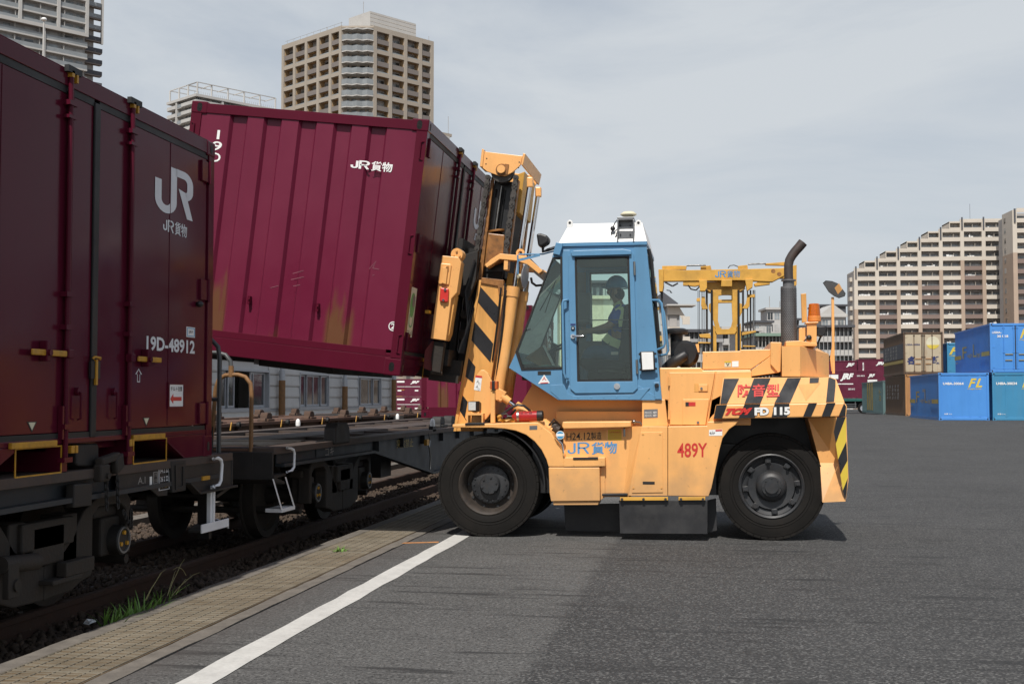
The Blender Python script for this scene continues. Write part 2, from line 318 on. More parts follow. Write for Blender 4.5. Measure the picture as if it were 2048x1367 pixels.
# --- lettering: flat strokes a few mm thick, fitted to a box given by three corners (lower left, lower right, upper left)
def textmesh(s, bold=0.0, shear=0.0):
    cu = bpy.data.curves.new('lettering', 'FONT'); cu.body = s; cu.size = 1.0; cu.offset = bold; cu.shear = shear; cu.resolution_u = 3; cu.fill_mode = 'BOTH'
    ob = bpy.data.objects.new('lettering', cu); COL.objects.link(ob); bpy.context.view_layer.update()
    dg = bpy.context.evaluated_depsgraph_get(); me = bpy.data.meshes.new_from_object(ob.evaluated_get(dg)); bpy.data.objects.remove(ob); bpy.data.curves.remove(cu)
    return [tuple(v.co) for v in me.vertices], [tuple(p.vertices) for p in me.polygons]
def flat(poly_v, poly_f, LL, LR, UL, m, parent, name='lettering', lift=0.003, fit=True, label=None):
    LL, LR, UL = Vector(LL), Vector(LR), Vector(UL); ex, ey = LR-LL, UL-LL; nn = ex.cross(ey).normalized()
    xs = [p[0] for p in poly_v]; ys = [p[1] for p in poly_v]
    x0, x1, y0, y1 = (min(xs), max(xs), min(ys), max(ys)) if fit else (0, 1, 0, 1)
    mb = MB(); mb.add([LL+ex*((p[0]-x0)/(x1-x0))+ey*((p[1]-y0)/(y1-y0))+nn*lift for p in poly_v], poly_f)
    return part(name, mb, m, parent, fix=False, label=label)
def text(s, LL, LR, UL, m, parent, bold=0.0, shear=0.0, name='lettering', lift=0.003):
    v, f = textmesh(s, bold, shear)
    if not f: return None
    return flat(v, f, LL, LR, UL, m, parent, name, lift)
def stroke2(path, w):
    """a 2-D ribbon of width w along path"""
    P = [Vector((p[0], p[1])) for p in path]; L = []; Rr = []
    for i, p in enumerate(P):
        a = (P[i]-P[i-1]).normalized() if i > 0 else None; b = (P[i+1]-P[i]).normalized() if i < len(P)-1 else None
        a = a or b; b = b or a; t = (a+b).normalized(); nrm = Vector((-t.y, t.x)); k = w/2/max(0.35, nrm.dot(Vector((-a.y, a.x))))
        L.append(p+nrm*k); Rr.append(p-nrm*k)
    n = len(P); return [tuple(q) for q in L+Rr], [(n+i, n+i+1, i+1, i) for i in range(n-1)]
def join2(items):
    v, f = [], []
    for a, b in items: o = len(v); v += a; f += [tuple(i+o for i in q) for q in b]
    return v, f
def arc(cx, cy, r, a0, a1, n=10, ry=None): return [(cx+r*math.cos(R(a0+(a1-a0)*i/n)), cy+(ry or r)*math.sin(R(a0+(a1-a0)*i/n))) for i in range(n+1)]
def jr_logo():
    j = stroke2([(0.07, 0.66), (0.07, 0.28)]+arc(0.27, 0.27, 0.20, 180, 360, 12)[1:]+[(0.47, 0.30), (0.47, 1.0)], 0.165)
    top = stroke2([(0.54, 0.925), (0.74, 0.925)]+arc(0.74, 0.745, 0.18, 90, 0, 8)[1:]+[(0.92, 0.64)]+arc(0.77, 0.62, 0.15, 0, -70, 6)[1:], 0.165)
    leg = ([(0.60, 0.60), (0.80, 0.56), (1.0, 0.0), (0.84, 0.0)], [(0, 3, 2, 1)])
    return join2([j, top, leg])

# ================================================================== THE GROUND
def gz(y):                                          # the yard crowns slightly where the far stacks stand
    s = lambda a, b: max(0.0, min(1.0, (y-a)/(b-a)))
    f = lambda t: t*t*(3-2*t)
    return 0.27*f(s(24, 60))*(1-f(s(82, 112)))
def node_asphalt():
    m = bpy.data.materials.new('asphalt'); m.use_nodes = True; nt = m.node_tree; n, l = nt.nodes, nt.links; b = n['Principled BSDF']
    g = n.new('ShaderNodeNewGeometry'); sep = n.new('ShaderNodeSeparateXYZ'); l.new(g.outputs['Position'], sep.inputs[0])
    def noise(scale, det=3, rough=.6, vec=None):
        t = n.new('ShaderNodeTexNoise'); t.inputs['Scale'].default_value = scale; t.inputs['Detail'].default_value = det; t.inputs['Roughness'].default_value = rough
        l.new(vec or g.outputs['Position'], t.inputs['Vector']); return t.outputs[0]
    def mrange(x, a, b_, c, d):
        t = n.new('ShaderNodeMapRange'); t.inputs[1].default_value = a; t.inputs[2].default_value = b_; t.inputs[3].default_value = c; t.inputs[4].default_value = d; l.new(x, t.inputs[0]); return t.outputs[0]
    def math_(op, a, b_):
        t = n.new('ShaderNodeMath'); t.operation = op
        for i, q in enumerate((a, b_)):
            if isinstance(q, (int, float)): t.inputs[i].default_value = q
            else: l.new(q, t.inputs[i])
        return t.outputs[0]
    def mix(f, a, b_, bt='MIX'):
        t = n.new('ShaderNodeMixRGB'); t.blend_type = bt
        for i, q in enumerate((f, a, b_)):
            if isinstance(q, (int, float)): t.inputs[i].default_value = q
            elif isinstance(q, tuple): t.inputs[i].default_value = q+(1,)
            else: l.new(q, t.inputs[i])
        return t.outputs[0]
    # older, paler paving beside the track; newer dark paving in the yard
    edge = math_('ADD', sep.outputs[0], math_('MULTIPLY', math_('SUBTRACT', noise(3.2, 8, .68), .5), .30))
    newer = mrange(edge, -1.03, -0.93, 0, 1)
    base = mix(newer, (0.088, 0.0865, 0.083), (0.0455, 0.045, 0.0445))
    base = mix(1.0, base, mrange(noise(.38, 7, .62), .3, .7, .78, 1.2), 'MULTIPLY')
    base = mix(1.0, base, mrange(noise(46, 5, .85), .33, .67, .5, 1.5), 'MULTIPLY')
    v = n.new('ShaderNodeTexVoronoi'); v.inputs['Scale'].default_value = 76; l.new(g.outputs['Position'], v.inputs['Vector'])
    chip = mrange(v.outputs['Color'], .55, .92, 0, .85)
    base = mix(chip, base, (0.175, 0.172, 0.165))
    pit = mrange(noise(48, 3, .6), .54, .64, 0, .85); base = mix(pit, base, (0.018, 0.018, 0.018))
    # rubber scuffs along X and soft oil stains
    mp_ = n.new('ShaderNodeMapping'); mp_.inputs['Scale'].default_value = (.55, 5.5, 1); l.new(g.outputs['Position'], mp_.inputs[0])
    sc = mrange(noise(1.5, 6, .62, mp_.outputs[0]), .53, .64, 0, .8); base = mix(math_('MULTIPLY', sc, mrange(noise(.6, 2), .40, .52, 0, 1)), base, (0.024, 0.024, 0.024))
    oil = mrange(noise(1.1, 5, .6), .60, .72, 0, .5); base = mix(oil, base, (0.028, 0.027, 0.026))
    # dusty band by the drain
    dust = mrange(math_('ADD', sep.outputs[0], math_('MULTIPLY', noise(5, 5), .25)), -2.55, -2.95, 0, .55); base = mix(dust, base, (0.078, 0.066, 0.060))
    l.new(base, b.inputs['Base Color']); b.inputs['Roughness'].default_value = .86; b.inputs['Specular IOR Level'].default_value = .35
    h = math_('ADD', math_('MULTIPLY', v.outputs['Distance'], .6), noise(160, 3, .7)); bp = n.new('ShaderNodeBump'); bp.inputs['Strength'].default_value = .75; bp.inputs['Distance'].default_value = .006
    l.new(h, bp.inputs['Height']); l.new(bp.outputs[0], b.inputs['Normal']); MATS['asphalt'] = m
node_asphalt()
mb = MB()                                            # one sheet to the horizon, under everything
mb.quad((-2500, -300, -1.25), (2500, -300, -1.25), (2500, 3500, -1.25), (-2500, 3500, -1.25)); struct('terrain', mb, 'earth')
mb = MB(); ys = [-60, -20, 0, 12, 24]+list(range(27, 115, 3))+[118, 150]; xs = [-2.995, 8, 40, 110]
for i in range(len(ys)-1):
    for j in range(len(xs)-1):
        a = lambda x, y: (x, y, gz(y)); mb.quad(a(xs[j], ys[i]), a(xs[j+1], ys[i]), a(xs[j+1], ys[i+1]), a(xs[j], ys[i+1]))
for i in range(len(ys)-1): mb.quad((-2.995, ys[i], -1.3), (-2.995, ys[i+1], -1.3), (-2.995, ys[i+1], gz(ys[i+1])), (-2.995, ys[i], gz(ys[i])))
struct('asphalt_yard', mb, 'asphalt', fix=False)
# ballast bed under the tracks
mb = MB(); N = 46; 
bed = lambda x, y: (x, y, -0.17+0.03*math.sin(x*3.1+y*1.7)*math.cos(y*2.3)-(0.04 if x > -3.9 else 0))
xsb = [-34+i*(34-3.765)/40 for i in range(41)]; ysb = [-20, -5]+[2+i*.7 for i in range(50)]+[40+5*i for i in range(20)]
for i in range(len(ysb)-1):
    for j in range(40): mb.quad(bed(xsb[j], ysb[i]), bed(xsb[j+1], ysb[i]), bed(xsb[j+1], ysb[i+1]), bed(xsb[j], ysb[i+1]))
struct('ballast_bed', mb, 'stone', fix=False)
def ballast():
    rs = np.random.RandomState(3)
    base = np.array([(1, 0, 0), (-1, 0, 0), (0, 1, 0), (0, -1, 0), (0, 0, 1), (0, 0, -1), (.6, .6, .5), (-.6, .6, .5), (.6, -.6, .5), (-.6, -.6, .5)], float)
    import bmesh
    b = bmesh.new(); [b.verts.new(p) for p in base]; bmesh.ops.convex_hull(b, input=b.verts); b.verts.ensure_lookup_table(); b.verts.index_update()
    hv = np.array([v.co[:] for v in b.verts]); hf = np.array([[v.index for v in f.verts] for f in b.faces]); b.free()
    P = []
    def fill(x0, x1, y0, y1, dens):
        k = int((x1-x0)*(y1-y0)*dens); P.append(np.c_[rs.uniform(x0, x1, k), rs.uniform(y0, y1, k)])
    fill(-4.55, -3.79, 4.6, 13, 750); fill(-5.65, -4.7, 5, 13, 420); fill(-8, -5.75, 7, 20, 330); fill(-5.7, -3.79, 13, 30, 330); fill(-12, -8, 12, 30, 150)
    P = np.concatenate(P); k = len(P); s = rs.uniform(.018, .042, k)
    rot = rs.uniform(0, 2*math.pi, (k, 3)); jit = rs.uniform(.65, 1.3, (k, len(hv), 3))
    v = hv[None]*jit*s[:, None, None]; v[:, :, 2] *= .75
    for ax in range(3):
        c, s_ = np.cos(rot[:, ax])[:, None], np.sin(rot[:, ax])[:, None]; a, b_ = (ax+1) % 3, (ax+2) % 3
        va, vb = v[:, :, a]*c-v[:, :, b_]*s_, v[:, :, a]*s_+v[:, :, b_]*c; v[:, :, a], v[:, :, b_] = va, vb
    v[:, :, 0] += P[:, :1]; v[:, :, 1] += P[:, 1:]; v[:, :, 2] += (-.165+rs.uniform(-.012, .035, k))[:, None]
    f = (hf[None]+(np.arange(k)*len(hv))[:, None, None]).reshape(-1, 3)
    me = bpy.data.meshes.new('ballast_stones'); me.vertices.add(k*len(hv)); me.vertices.foreach_set('co', v.reshape(-1).astype(np.float32))
    me.loops.add(f.size); me.loops.foreach_set('vertex_index', f.reshape(-1).astype(np.int32)); me.polygons.add(len(f)); me.polygons.foreach_set('loop_start', (np.arange(len(f))*3).astype(np.int32))
    me.update(calc_edges=True); me.materials.append(MATS['stone']); o = bpy.data.objects.new('ballast_stones', me); COL.objects.link(o); o['kind'] = 'stuff'; o['label'] = 'loose brown track ballast between the rails and the drain'
ballast()

# painted line, orange tick
mb = MB(); yy = [1.5+i*.35 for i in range(130)]; q = [rnd.uniform(-.008, .008) for _ in yy]; q2 = [rnd.uniform(-.008, .008) for _ in yy]
for i in range(len(yy)-1): mb.quad((-2.672+q[i], yy[i], .004+gz(yy[i])), (-2.495+q2[i], yy[i], .004+gz(yy[i])), (-2.495+q2[i+1], yy[i+1], .004+gz(yy[i+1])), (-2.672+q[i+1], yy[i+1], .004+gz(yy[i+1])))
o = struct('painted_line', mb, 'line', fix=False); o['label'] = 'white painted line on the asphalt along the drain'
mb = MB(); mb.prism([(-3.03, 11.80), (-2.69, 11.93), (-2.70, 12.0), (-3.02, 11.87)], 'z', .001, .004); o = struct('painted_mark', mb, 'orangeline'); o['label'] = 'short orange paint mark beside the white line'

# drain channel: concrete lips and steel grating panels
dr = thing('drain_channel', 'long drain beside the track covered with rusty steel grating panels', 'drain', (-3.4, 10, 0))
mb = MB()
for x0, x1, zt in ((-3.775, -3.652, .010), (-3.128, -3.012, .002)):
    mb = MB(); L0, L1 = [], []
    for i in range(221):
        y0 = -2+i*.2; e = rnd.uniform(-.007, .007)
        a, b = (x0+e, x1) if x0 < -3.5 else (x0, x1+e*1.3); L0.append([(a, y0, -.5), (b, y0, -.5), (b, y0, zt+rnd.uniform(-.0015, .0015)), (a, y0, zt+rnd.uniform(-.003, .003))])
    v = [p for q_ in L0 for p in q_]; mb.add(v, [(4*i+j, 4*i+(j+1) % 4, 4*i+4+(j+1) % 4, 4*i+4+j) for i in range(220) for j in range(4)]); part('channel_lip', mb, 'concrete', dr)
mb = MB(); mb.box(-3.652, -3.128, -2, 42, -.42, -.4); part('channel_floor', mb, 'earth', dr)
def grating_panel():
    mb = MB(); w0, w1 = -3.642, -3.136
    for x in (w0, w1-.006): mb.box(x, x+.006, 0, .99, -.05, .012)
    for y in (0, .984): mb.box(w0+.006, w1-.006, y, y+.006, -.05, .011)
    for i in range(1, 26): y = i*.0378; mb.box(w0+.006, w1-.006, y-(.0042 if i % 2 else .0022), y+(.0042 if i % 2 else .0022), -.03, .011 if i % 2 else .0085)   # bearing bars
    for i in range(1, 6): x = w0+i*(w1-w0)/6; mb.box(x-.003, x+.003, .006, .984, -.01, .0115)
    return mb
g0 = part('grating_panel', grating_panel(), 'grating', dr, fix=False); g0.location.y = 0
mb = MB()
for i in range(1, 26):
    for k in range(1, 6): x, y = -3.642+k*.506/6, i*.0378+.008; mb.box(x-.009, x+.007, y-.005, y+.005, .004, .0078)
h0 = part('grating_holes', mb, 'gasket', dr, fix=False); h0['kind'] = 'stuff'
mb = MB(); mb.box(-3.652, -3.128, -2, 42, -.06, .0065); part('silt', mb, 'dirtfill', dr)
for i in range(-2, 34):
    if i: inst(h0, parent=dr).location = (0, i*1.0, 0); o = inst(g0, parent=dr); o.location = (0, i*1.0, rnd.uniform(-.001, .0015))
# grass at the edge of the drain, small weeds on the grating, a scrap of paper
def blade(mb, base, h, lean, az, w):
    P = []; n = 6
    for i in range(n+1):
        t = i/n; r = lean*t*t; P.append(Vector((base[0]+math.cos(az)*r, base[1]+math.sin(az)*r, base[2]+h*(t-.28*lean*t*t*t))))
    sd = Vector((-math.sin(az), math.cos(az), 0)); v = []
    for i, p in enumerate(P): k = w*(1-(i/n)**1.6)+.0006; v += [p-sd*k, p+sd*k]
    mb.add(v, [(2*i, 2*i+1, 2*i+3, 2*i+2) for i in range(n)])
gt = thing('grass_tuft', 'green grass tuft with tall seed stalks growing at the drain edge', 'grass', (-3.79, 7.55, -.14))
mb = MB()
for i in range(110):
    y = rnd.choice((7.42, 7.6, 7.68, 7.85, 8.15))+rnd.uniform(-.09, .09); blade(mb, (rnd.uniform(-3.86, -3.775), y, -.10), rnd.uniform(.10, .24), rnd.uniform(.05, .22), rnd.uniform(-2.6, 2.6), rnd.uniform(.006, .012))
part('blades', mb, 'leaf', gt, fix=False)
mb = MB()
for px, py, bx, by in ((332, 1137, 290, 1200), (328, 1140, 292, 1200), (369, 1117, 335, 1190), (352, 1140, 335, 1190), (400, 1144, 340, 1195), (376, 1158, 352, 1188), (346, 1139, 372, 1150)):
    b0, t0 = at(bx, by, X=-3.79), at(px, py, X=-3.80); b0.z = max(b0.z, -.1); m0 = (b0+t0)/2+Vector((0, .02, .03)); mb.tube([b0, b0.lerp(m0, .5)+Vector((0, 0, .01)), m0, m0.lerp(t0, .5)+Vector((0, 0, .012)), t0], [.0022, .002, .0018, .0014, .0008], 5)
part('seed_stalk', mb, 'straw', gt, fix=False)
for i, (x, y) in enumerate(((-3.42, 11.05),)):
    w_ = MB()
    for k in range(24): blade(w_, (x+rnd.uniform(-.05, .05), y+rnd.uniform(-.08, .08), .008), rnd.uniform(.02, .05), rnd.uniform(.03, .09), rnd.uniform(0, 6.3), .007)
    solo('weed', w_, 'leaf', 'small green weed growing through the drain grating near the shadow', 'weed')
mb = MB(); c = at(175, 1222, X=-4.2); c = Vector((-4.15, c.y-.05, -.10)); bl = [c+Vector((rnd.uniform(-.035, .035), rnd.uniform(-.05, .05), rnd.uniform(0, .05))) for _ in range(9)]
mb.add(bl, [(0, 1, 2), (2, 3, 4), (4, 5, 6), (6, 7, 8), (0, 4, 8), (1, 5, 7)]); solo('paper_scrap', mb, 'decalwhite', 'crumpled white paper scrap lying on the dark ballast', 'litter')

# tracks
def railway(xc, label, nsl, y0=-12, y1=120):
    t = thing('railway_track', label, 'track', (xc, 8, -.2), 'railway tracks in the freight yard')
    prof = [(-.063, -.155), (.063, -.155), (.063, -.143), (.010, -.118), (.010, -.045), (.032, -.036), (.033, -.008), (.025, 0), (-.025, 0), (-.033, -.008), (-.032, -.036), (-.010, -.045), (-.010, -.118), (-.063, -.143)]
    for s in (-1, 1):
        mb = MB(); c = xc+s*(.5335+.033); A = [(c+p[0], y0, p[1]) for p in prof]; B = [(c+p[0], y1, p[1]) for p in prof]; mb.loft(A, B); part('rail', mb, 'rail', t)
    s0 = None
    for i in range(nsl):
        if s0 is None: mb = MB(); mb.prism([(xc-1.0, -.30), (xc+1.0, -.30), (xc+1.0, -.165), (xc+.3, -.155), (xc-.3, -.155), (xc-1.0, -.165)], 'y', 4.0, 4.2); s0 = part('sleeper', mb, 'sleeper', t, bev=.01)
        else: inst(s0, parent=t).location.y = i*.62
    return t
XT = -5.095                                                  # centre of the near track: the wagons' side is at -3.87
railway(XT, 'near railway track beside the drain under the two dark flat wagons', 44)
railway(-9.4, 'second railway track further left under the rusty empty wagon', 44)

# ================================================================== WAGONS
mat('darkdeck', (0.055, 0.040, 0.033), 0.75, 0.3, 4, dirt=0.7, dirtcol=(0.10, 0.055, 0.035), dscale=3, bump=0.1, bscale=30)
XS = -3.87
S = lambda px, py, X=XS: (lambda p: (p.y, p.z))(at(px, py, X=X))
def bogie(root, yc, xc, mir_label=None):
    """one bogie: child 'bogie' with wheels, frames and axle boxes as its pieces"""
    half = [(.17, .36), (.17, .72), (.10, .80), (-.05, .82), (-.30, .78), (-.48, .70), (-.62, .55), (-.80, .43), (-.95, .41)]
    low = [(-.95, .20), (-.62, .21), (-.50, .25), (-.36, .27), (-.36, .66), (-.28, .71), (.02, .71), (.10, .66), (.10, .36)]
    mb = MB()
    for s in (-1, 1):
        xo = xc+s*1.07
        for d in (-1, 1):
            poly = [(yc+d*(.95+y), z) for y, z in half+low]; mb.prism(poly if d > 0 else poly[::-1], 'x', xo-s*.13, xo)
            mb.box(min(xo, xo-s*.16), max(xo, xo-s*.16), yc+d*.30-.09, yc+d*.30+.09, .40, .70)
        mb.box(min(xo-s*.05, xo+s*.03), max(xo-s*.05, xo+s*.03), yc-.30, yc+.30, .52, .69)
    mb.box(xc-1.1, xc+1.1, yc-.18, yc+.18, .42, .66); mb.box(xc-.5, xc+.5, yc-.25, yc+.25, .66, .80)
    bg = part('bogie', mb, 'bogie', root, bev=.012)
    for d in (-1, 1):
        ya = yc+d*.95
        wm = MB()
        for s in (-1, 1):
            x = xc+s*.50
            wm.lathe([(.09, -.11*1), (.09, -.06), (.13, -.05), (.33, -.02), (.36, -.065), (.43, -.065), (.435, .045), (.458, .05), (.46, .068), (.40, .072), (.36, .055), (.33, .01), (.13, .03), (.09, .05)], (x, ya, .432), (-s, 0, 0), 40)
        wm.cyl((xc-1.0, ya, .432), (xc+1.0, ya, .432), .075, n=14); part('wheelset', wm, 'bogie', bg)
        for s in (-1, 1):
            bx = MB(); xo = xc+s*1.02; bx.box(min(xo-s*.16, xo), max(xo-s*.16, xo), ya-.15, ya+.13, .36, .62); bx.box(min(xo-s*.16, xo-s*.02), max(xo-s*.16, xo-s*.02), ya-.22, ya+.1, .62, .70)
            part('axle_box', bx, 'bogie', bg, bev=.02)
            cp = MB(); cp.cyl((xo, ya+.02, .46), (xo+s*.07, ya+.02, .46), .105, .10, 24); part('bearing_housing', cp, 'wagon', bg)
            rg = MB(); rg.lathe([(.078, 0), (.078, .012), (.092, .012), (.092, 0)], (xo+s*.07, ya+.02, .46), (s, 0, 0), 24); part('bearing_cap', rg, 'nosign', bg)
            for k in range(3):
                a = R(90+120*k); bt = MB(); bt.cyl((xo+s*.07, ya+.02+.05*math.cos(a), .46+.05*math.sin(a)), (xo+s*.085, ya+.02+.05*math.cos(a), .46+.05*math.sin(a)), .016, n=6); part('cap_bolt', bt, 'lockyellow', bg)
    return bg
def chainpath(mb, p0, p1, sag, n, r=.006, L=.02):
    p0, p1 = Vector(p0), Vector(p1)
    for i in range(n):
        t = (i+.5)/n; c = p0.lerp(p1, t)-Vector((0, 0, sag*4*t*(1-t))); d = (p1-p0).normalized()
        u = Vector((1, 0, 0)) if i % 2 else Vector((0, 1, 0)); pts = []
        for k in range(9):
            a = 2*math.pi*k/8; pts.append(c+Vector((0, 0, 1))*math.sin(a)*L+u*math.cos(a)*L*.55)
        mb.tube(pts, r, 5, False)
def wagon(label, xc, y0, y1, near, rusty=False, full=True):
    xs, xf = xc+1.225, xc-1.225; mdeck, msill = ('rustdeck', 'rust') if rusty else ('darkdeck', 'wagonblue')
    t = thing('flat_wagon', label, 'wagon', (xc, (y0+y1)/2, 0), 'container flat wagons')
    # deck: side beams, centre sill, cross beams, end plates
    mb = MB()
    for s in (-1, 1): mb.box(min(xc+s*1.225, xc+s*.98), max(xc+s*1.225, xc+s*.98), y0+.02, y1-.02, .925, .985)
    mb.box(xc-.28, xc+.28, y0+.1, y1-.1, .80, .972)
    k = int((y1-y0)/1.25)
    for i in range(1, k): y = y0+i*(y1-y0)/k; mb.box(xc-.98, xc+.98, y-.09, y+.09, .86, .966)
    part('deck_frame', mb, mdeck, t, bev=.004)
    for a, b in ((y0+.02, y0+2.2), (y1-2.2, y1-.02)):
        mb = MB(); mb.box(xc-.98, xc+.98, a, b, .955, .979); part('end_plate', mb, 'rustdeck', t)
        mb = MB(); mb.box(xc-.98, xc+.98, a+.5, b-.9, .979, .99); mb.box(xc-.98, xc+.98, b-.75, b-.6, .979, 1.0); part('deck_strip', mb, 'wagon', t)
    # sills: web + flanges, fish belly in the middle
    for s in (-1, 1):
        x = xc+s*1.225; mb = MB(); xi = x-s*.08
        poly = [(y0+.30, .955), (y0+.30, .80), (y0+3.35, .79), (y0+6.45, .36), (y1-6.45, .36), (y1-3.35, .79), (y1-.30, .80), (y1-.30, .955)]
        mb.prism(poly, 'x', min(xi, xi-s*.012), max(xi, xi-s*.012))
        for i in range(1, len(poly)-2):
            (ya, za), (yb, zb) = poly[i], poly[i+1]; mb.loft([(xi, ya, za), (x, ya, za), (x, ya, za+.03), (xi, ya, za+.03)], [(xi, yb, zb), (x, yb, zb), (x, yb, zb+.03), (xi, yb, zb+.03)])
        for i in range(12): yv = y0+3.6+i*(y1-y0-7.2)/11; mb.box(min(xi, x-s*.02), max(xi, x-s*.02), yv-.01, yv+.01, .80, .92)
        part('side_sill', mb, msill, t)
    for ye, d in ((y0, 1), (y1, -1)):
        mb = MB(); mb.box(xf, xs-.004, min(ye, ye+d*.03), max(ye, ye+d*.03), .70, .95); mb.box(xf, xs-.002, min(ye+d*.03, ye+d*.32), max(ye+d*.03, ye+d*.32), .925, .986)
        mb.prism([(ye+d*.03, .70), (ye+d*.32, .64), (ye+d*.32, .67), (ye+d*.03, .73)], 'x', xf, xs-.004); part('end_beam', mb, 'wagon', t, bev=.006)
        mb = MB(); mb.box(xc-.13, xc+.13, min(ye, ye-d*.2), max(ye, ye-d*.2), .66, .9); mb.box(xc-.09, xc+.1, min(ye-d*.2, ye-d*.44), max(ye-d*.2, ye-d*.44), .70, .98); part('coupler', mb, 'wagon', t, bev=.03)
    bogie(t, y0+2.6, xc); bogie(t, y1-2.6, xc)
    # under-floor brake gear
    mb = MB(); mb.cyl((xc-.4, y1-5.2, .55), (xc-.4, y1-6.1, .55), .16, n=18); mb.cyl((xc+.5, y1-6.6, .52), (xc+.5, y1-7.9, .52), .19, n=18); mb.cyl((xc-.2, y0+5.3, .52), (xc-.2, y0+6.4, .52), .18, n=18)
    mb.box(xc+.6, xc+.95, y0+4.6, y0+5.1, .42, .78); mb.box(xc+.65, xc+.9, y1-5.0, y1-4.4, .45, .8); part('brake_gear', mb, 'wagon', t)
    mb = MB()
    for yv in (y0+1.4, y0+3.8, y1-1.4, y1-3.8): mb = MB(); mb.tube([(xc-1.0, yv, .30), (xc+1.0, yv, .30)], .035, 8); mb.tube([(xc+.55, yv, .3), (xc+.5, yv+.5, .25), (xc+.5, yv+1.1, .27)], .028, 8); part('brake_rigging', mb, 'bogie', t)
    return t
w1 = wagon('dark flat wagon at left carrying the shaded wine red container', XT, -10.5, 9.56, True)
w2 = wagon('dark flat wagon under the lifted container with orange looped handrail', XT, 10.47, 30.5, True)
w3 = wagon('rusty empty flat wagon on the second track before the shed', -9.4, 11.0, 31.0, False, rusty=True)
w4 = wagon('rusty flat wagon coupled behind the rusty empty one near the shed', -9.4, 32.0, 52.0, False, rusty=True)
# --- wagon 1, the end in front of the camera
def P3(px, py, X=XS): return at(px, py, X=X)
mb = MB(); mb.prism([S(240, 938), S(272, 932), S(340, 921), S(340, 990), S(322, 992), S(305, 977), S(272, 976), S(240, 984)], 'x', XS-.03, XS-.018); part('sill_plate', mb, 'wagon', w1, bev=.004)
mb = MB(); mb.prism([S(341, 922), S(371, 919), S(371, 980), S(344, 985)], 'x', XS-.05, XS+.005); part('tool_box', mb, 'wagon', w1, bev=.006)
mb = MB(); a = [S(348, 930), S(366, 928), S(366, 975), S(349, 979)]; mb.ring(a, [S(351, 934), S(363, 932), S(363, 971), S(352, 974)], 'x', XS+.005, XS+.014); part('box_lid_frame', mb, 'wagon', w1)
mb = MB(); mb.prism([S(371, 920), S(466, 904), S(466, 972), S(391, 987), S(371, 966)], 'x', XS-.022, XS-.010); mb.prism([S(371, 964), S(391, 984), S(466, 969), S(466, 973), S(391, 988), S(371, 968)], 'x', XS-.01, XS+.045); part('corner_plate', mb, 'wagon', w1, bev=.003)
mb = MB(); mb.tube([P3(427, 917, XS-.012), P3(427, 917, XS+.05), P3(436, 915, XS+.06), P3(442, 919, XS+.06), P3(444, 929, XS+.06), P3(442, 960, XS+.06), P3(438, 969, XS+.06), P3(428, 971, XS+.05), P3(428, 971, XS-.012)], .013, 10); part('grab_handle', mb, 'whitepaint', w1)
mb = MB()
pa, pb = S(428, 980), S(428, 1056); mb.box(XS-.04, XS-.008, pa[0]-.045, pa[0]+.02, pb[1], pa[1]+.04); mb.box(XS-.008, XS+.004, pa[0]-.01, pa[0]+.02, pb[1], pa[1]+.04)
y0_, z0_ = S(399, 1051); y1_, _ = S(455, 1053); z0_ = .402
mb.box(XS, XS+.012, y0_+.02, y1_, z0_-.005, z0_+.062)
mb.loft([(XS, y1_, z0_-.02), (XS+.012, y1_, z0_-.02), (XS+.012, y1_, z0_+.022), (XS, y1_, z0_+.022)], [(XS-.24, y1_+.33, z0_-.02), (XS-.228, y1_+.34, z0_-.02), (XS-.228, y1_+.34, z0_+.022), (XS-.24, y1_+.33, z0_+.022)])
part('step', mb, 'whitepaint', w1, bev=.003); mb = MB(); mb.prism([(XS-.10, y0_+.02), (XS-.002, y0_+.02), (XS-.002, y1_), (XS-.23, y1_+.32), (XS-.26, y1_)], 'z', z0_+.002, z0_+.016); part('step_tread', mb, 'wagon', w1)
mb = MB(); mb.box(XS-.25, XS-.17, 9.50, 9.52, .40, .72); part('step_hanger', mb, 'whitepaint', w1); mb = MB(); mb.box(XS-.24, XS-.14, 9.40, 9.45, .3, .72); part('hanger_bracket', mb, 'wagon', w1)
mb = MB(); X = -4.0; yb = 9.52; mb.tube([(-6.15, yb, .98), (-6.15, yb, 1.88), (-6.1, yb, 1.93), (-4.16, yb, 1.93), (-4.06, yb, 1.91), (-4.0, yb, 1.85), (-3.985, yb, 1.75), (-3.985, yb, .82), (-4.02, yb+.03, .78), (-4.1, yb+.03, .77)], .019, 10); mb.tube([(-6.15, yb, 1.42), (-3.985, yb, 1.42)], .015, 8); part('end_railing', mb, 'pipegrey', w1)
mb = MB(); mb.prism([(9.49, .985), (9.49, 1.2), (9.42, 1.0), (9.36, .985)], 'x', -4.03, -4.02); part('railing_gusset', mb, 'wagon', w1)
# chains, brake lever pieces on the sill
mb = MB(); c0 = P3(203, 945, XS+.02); mb.obox(c0, (.03, 0, 0), (0, .06, .0), (0, .0, .055)); mb.obox(c0+Vector((0.01, .19, .05)), (.025, 0, 0), (0, .05, .02), (0, -.01, .05)); mb.obox(c0+Vector((0, .08, .085)), (.03, 0, 0), (0, .12, .015), (0, 0, .025)); mb.cyl(c0+Vector((.03, .02, -.02)), c0+Vector((.045, .02, -.02)), .02, n=12); part('lashing_lug', mb, 'bogie', w1, bev=.012)
mb = MB()
for dy in (.04, .19): chainpath(mb, c0+Vector((.01, dy, -.03)), c0+Vector((.01, dy+.02, -.24)), 0, 9)
chainpath(mb, P3(246, 1022, XS-.1), P3(262, 1054, XS-.1), -.0, 8); chainpath(mb, P3(262, 1020, XS-.1), P3(262, 1054, XS-.1), 0, 8); part('chain', mb, 'wagon', w1)
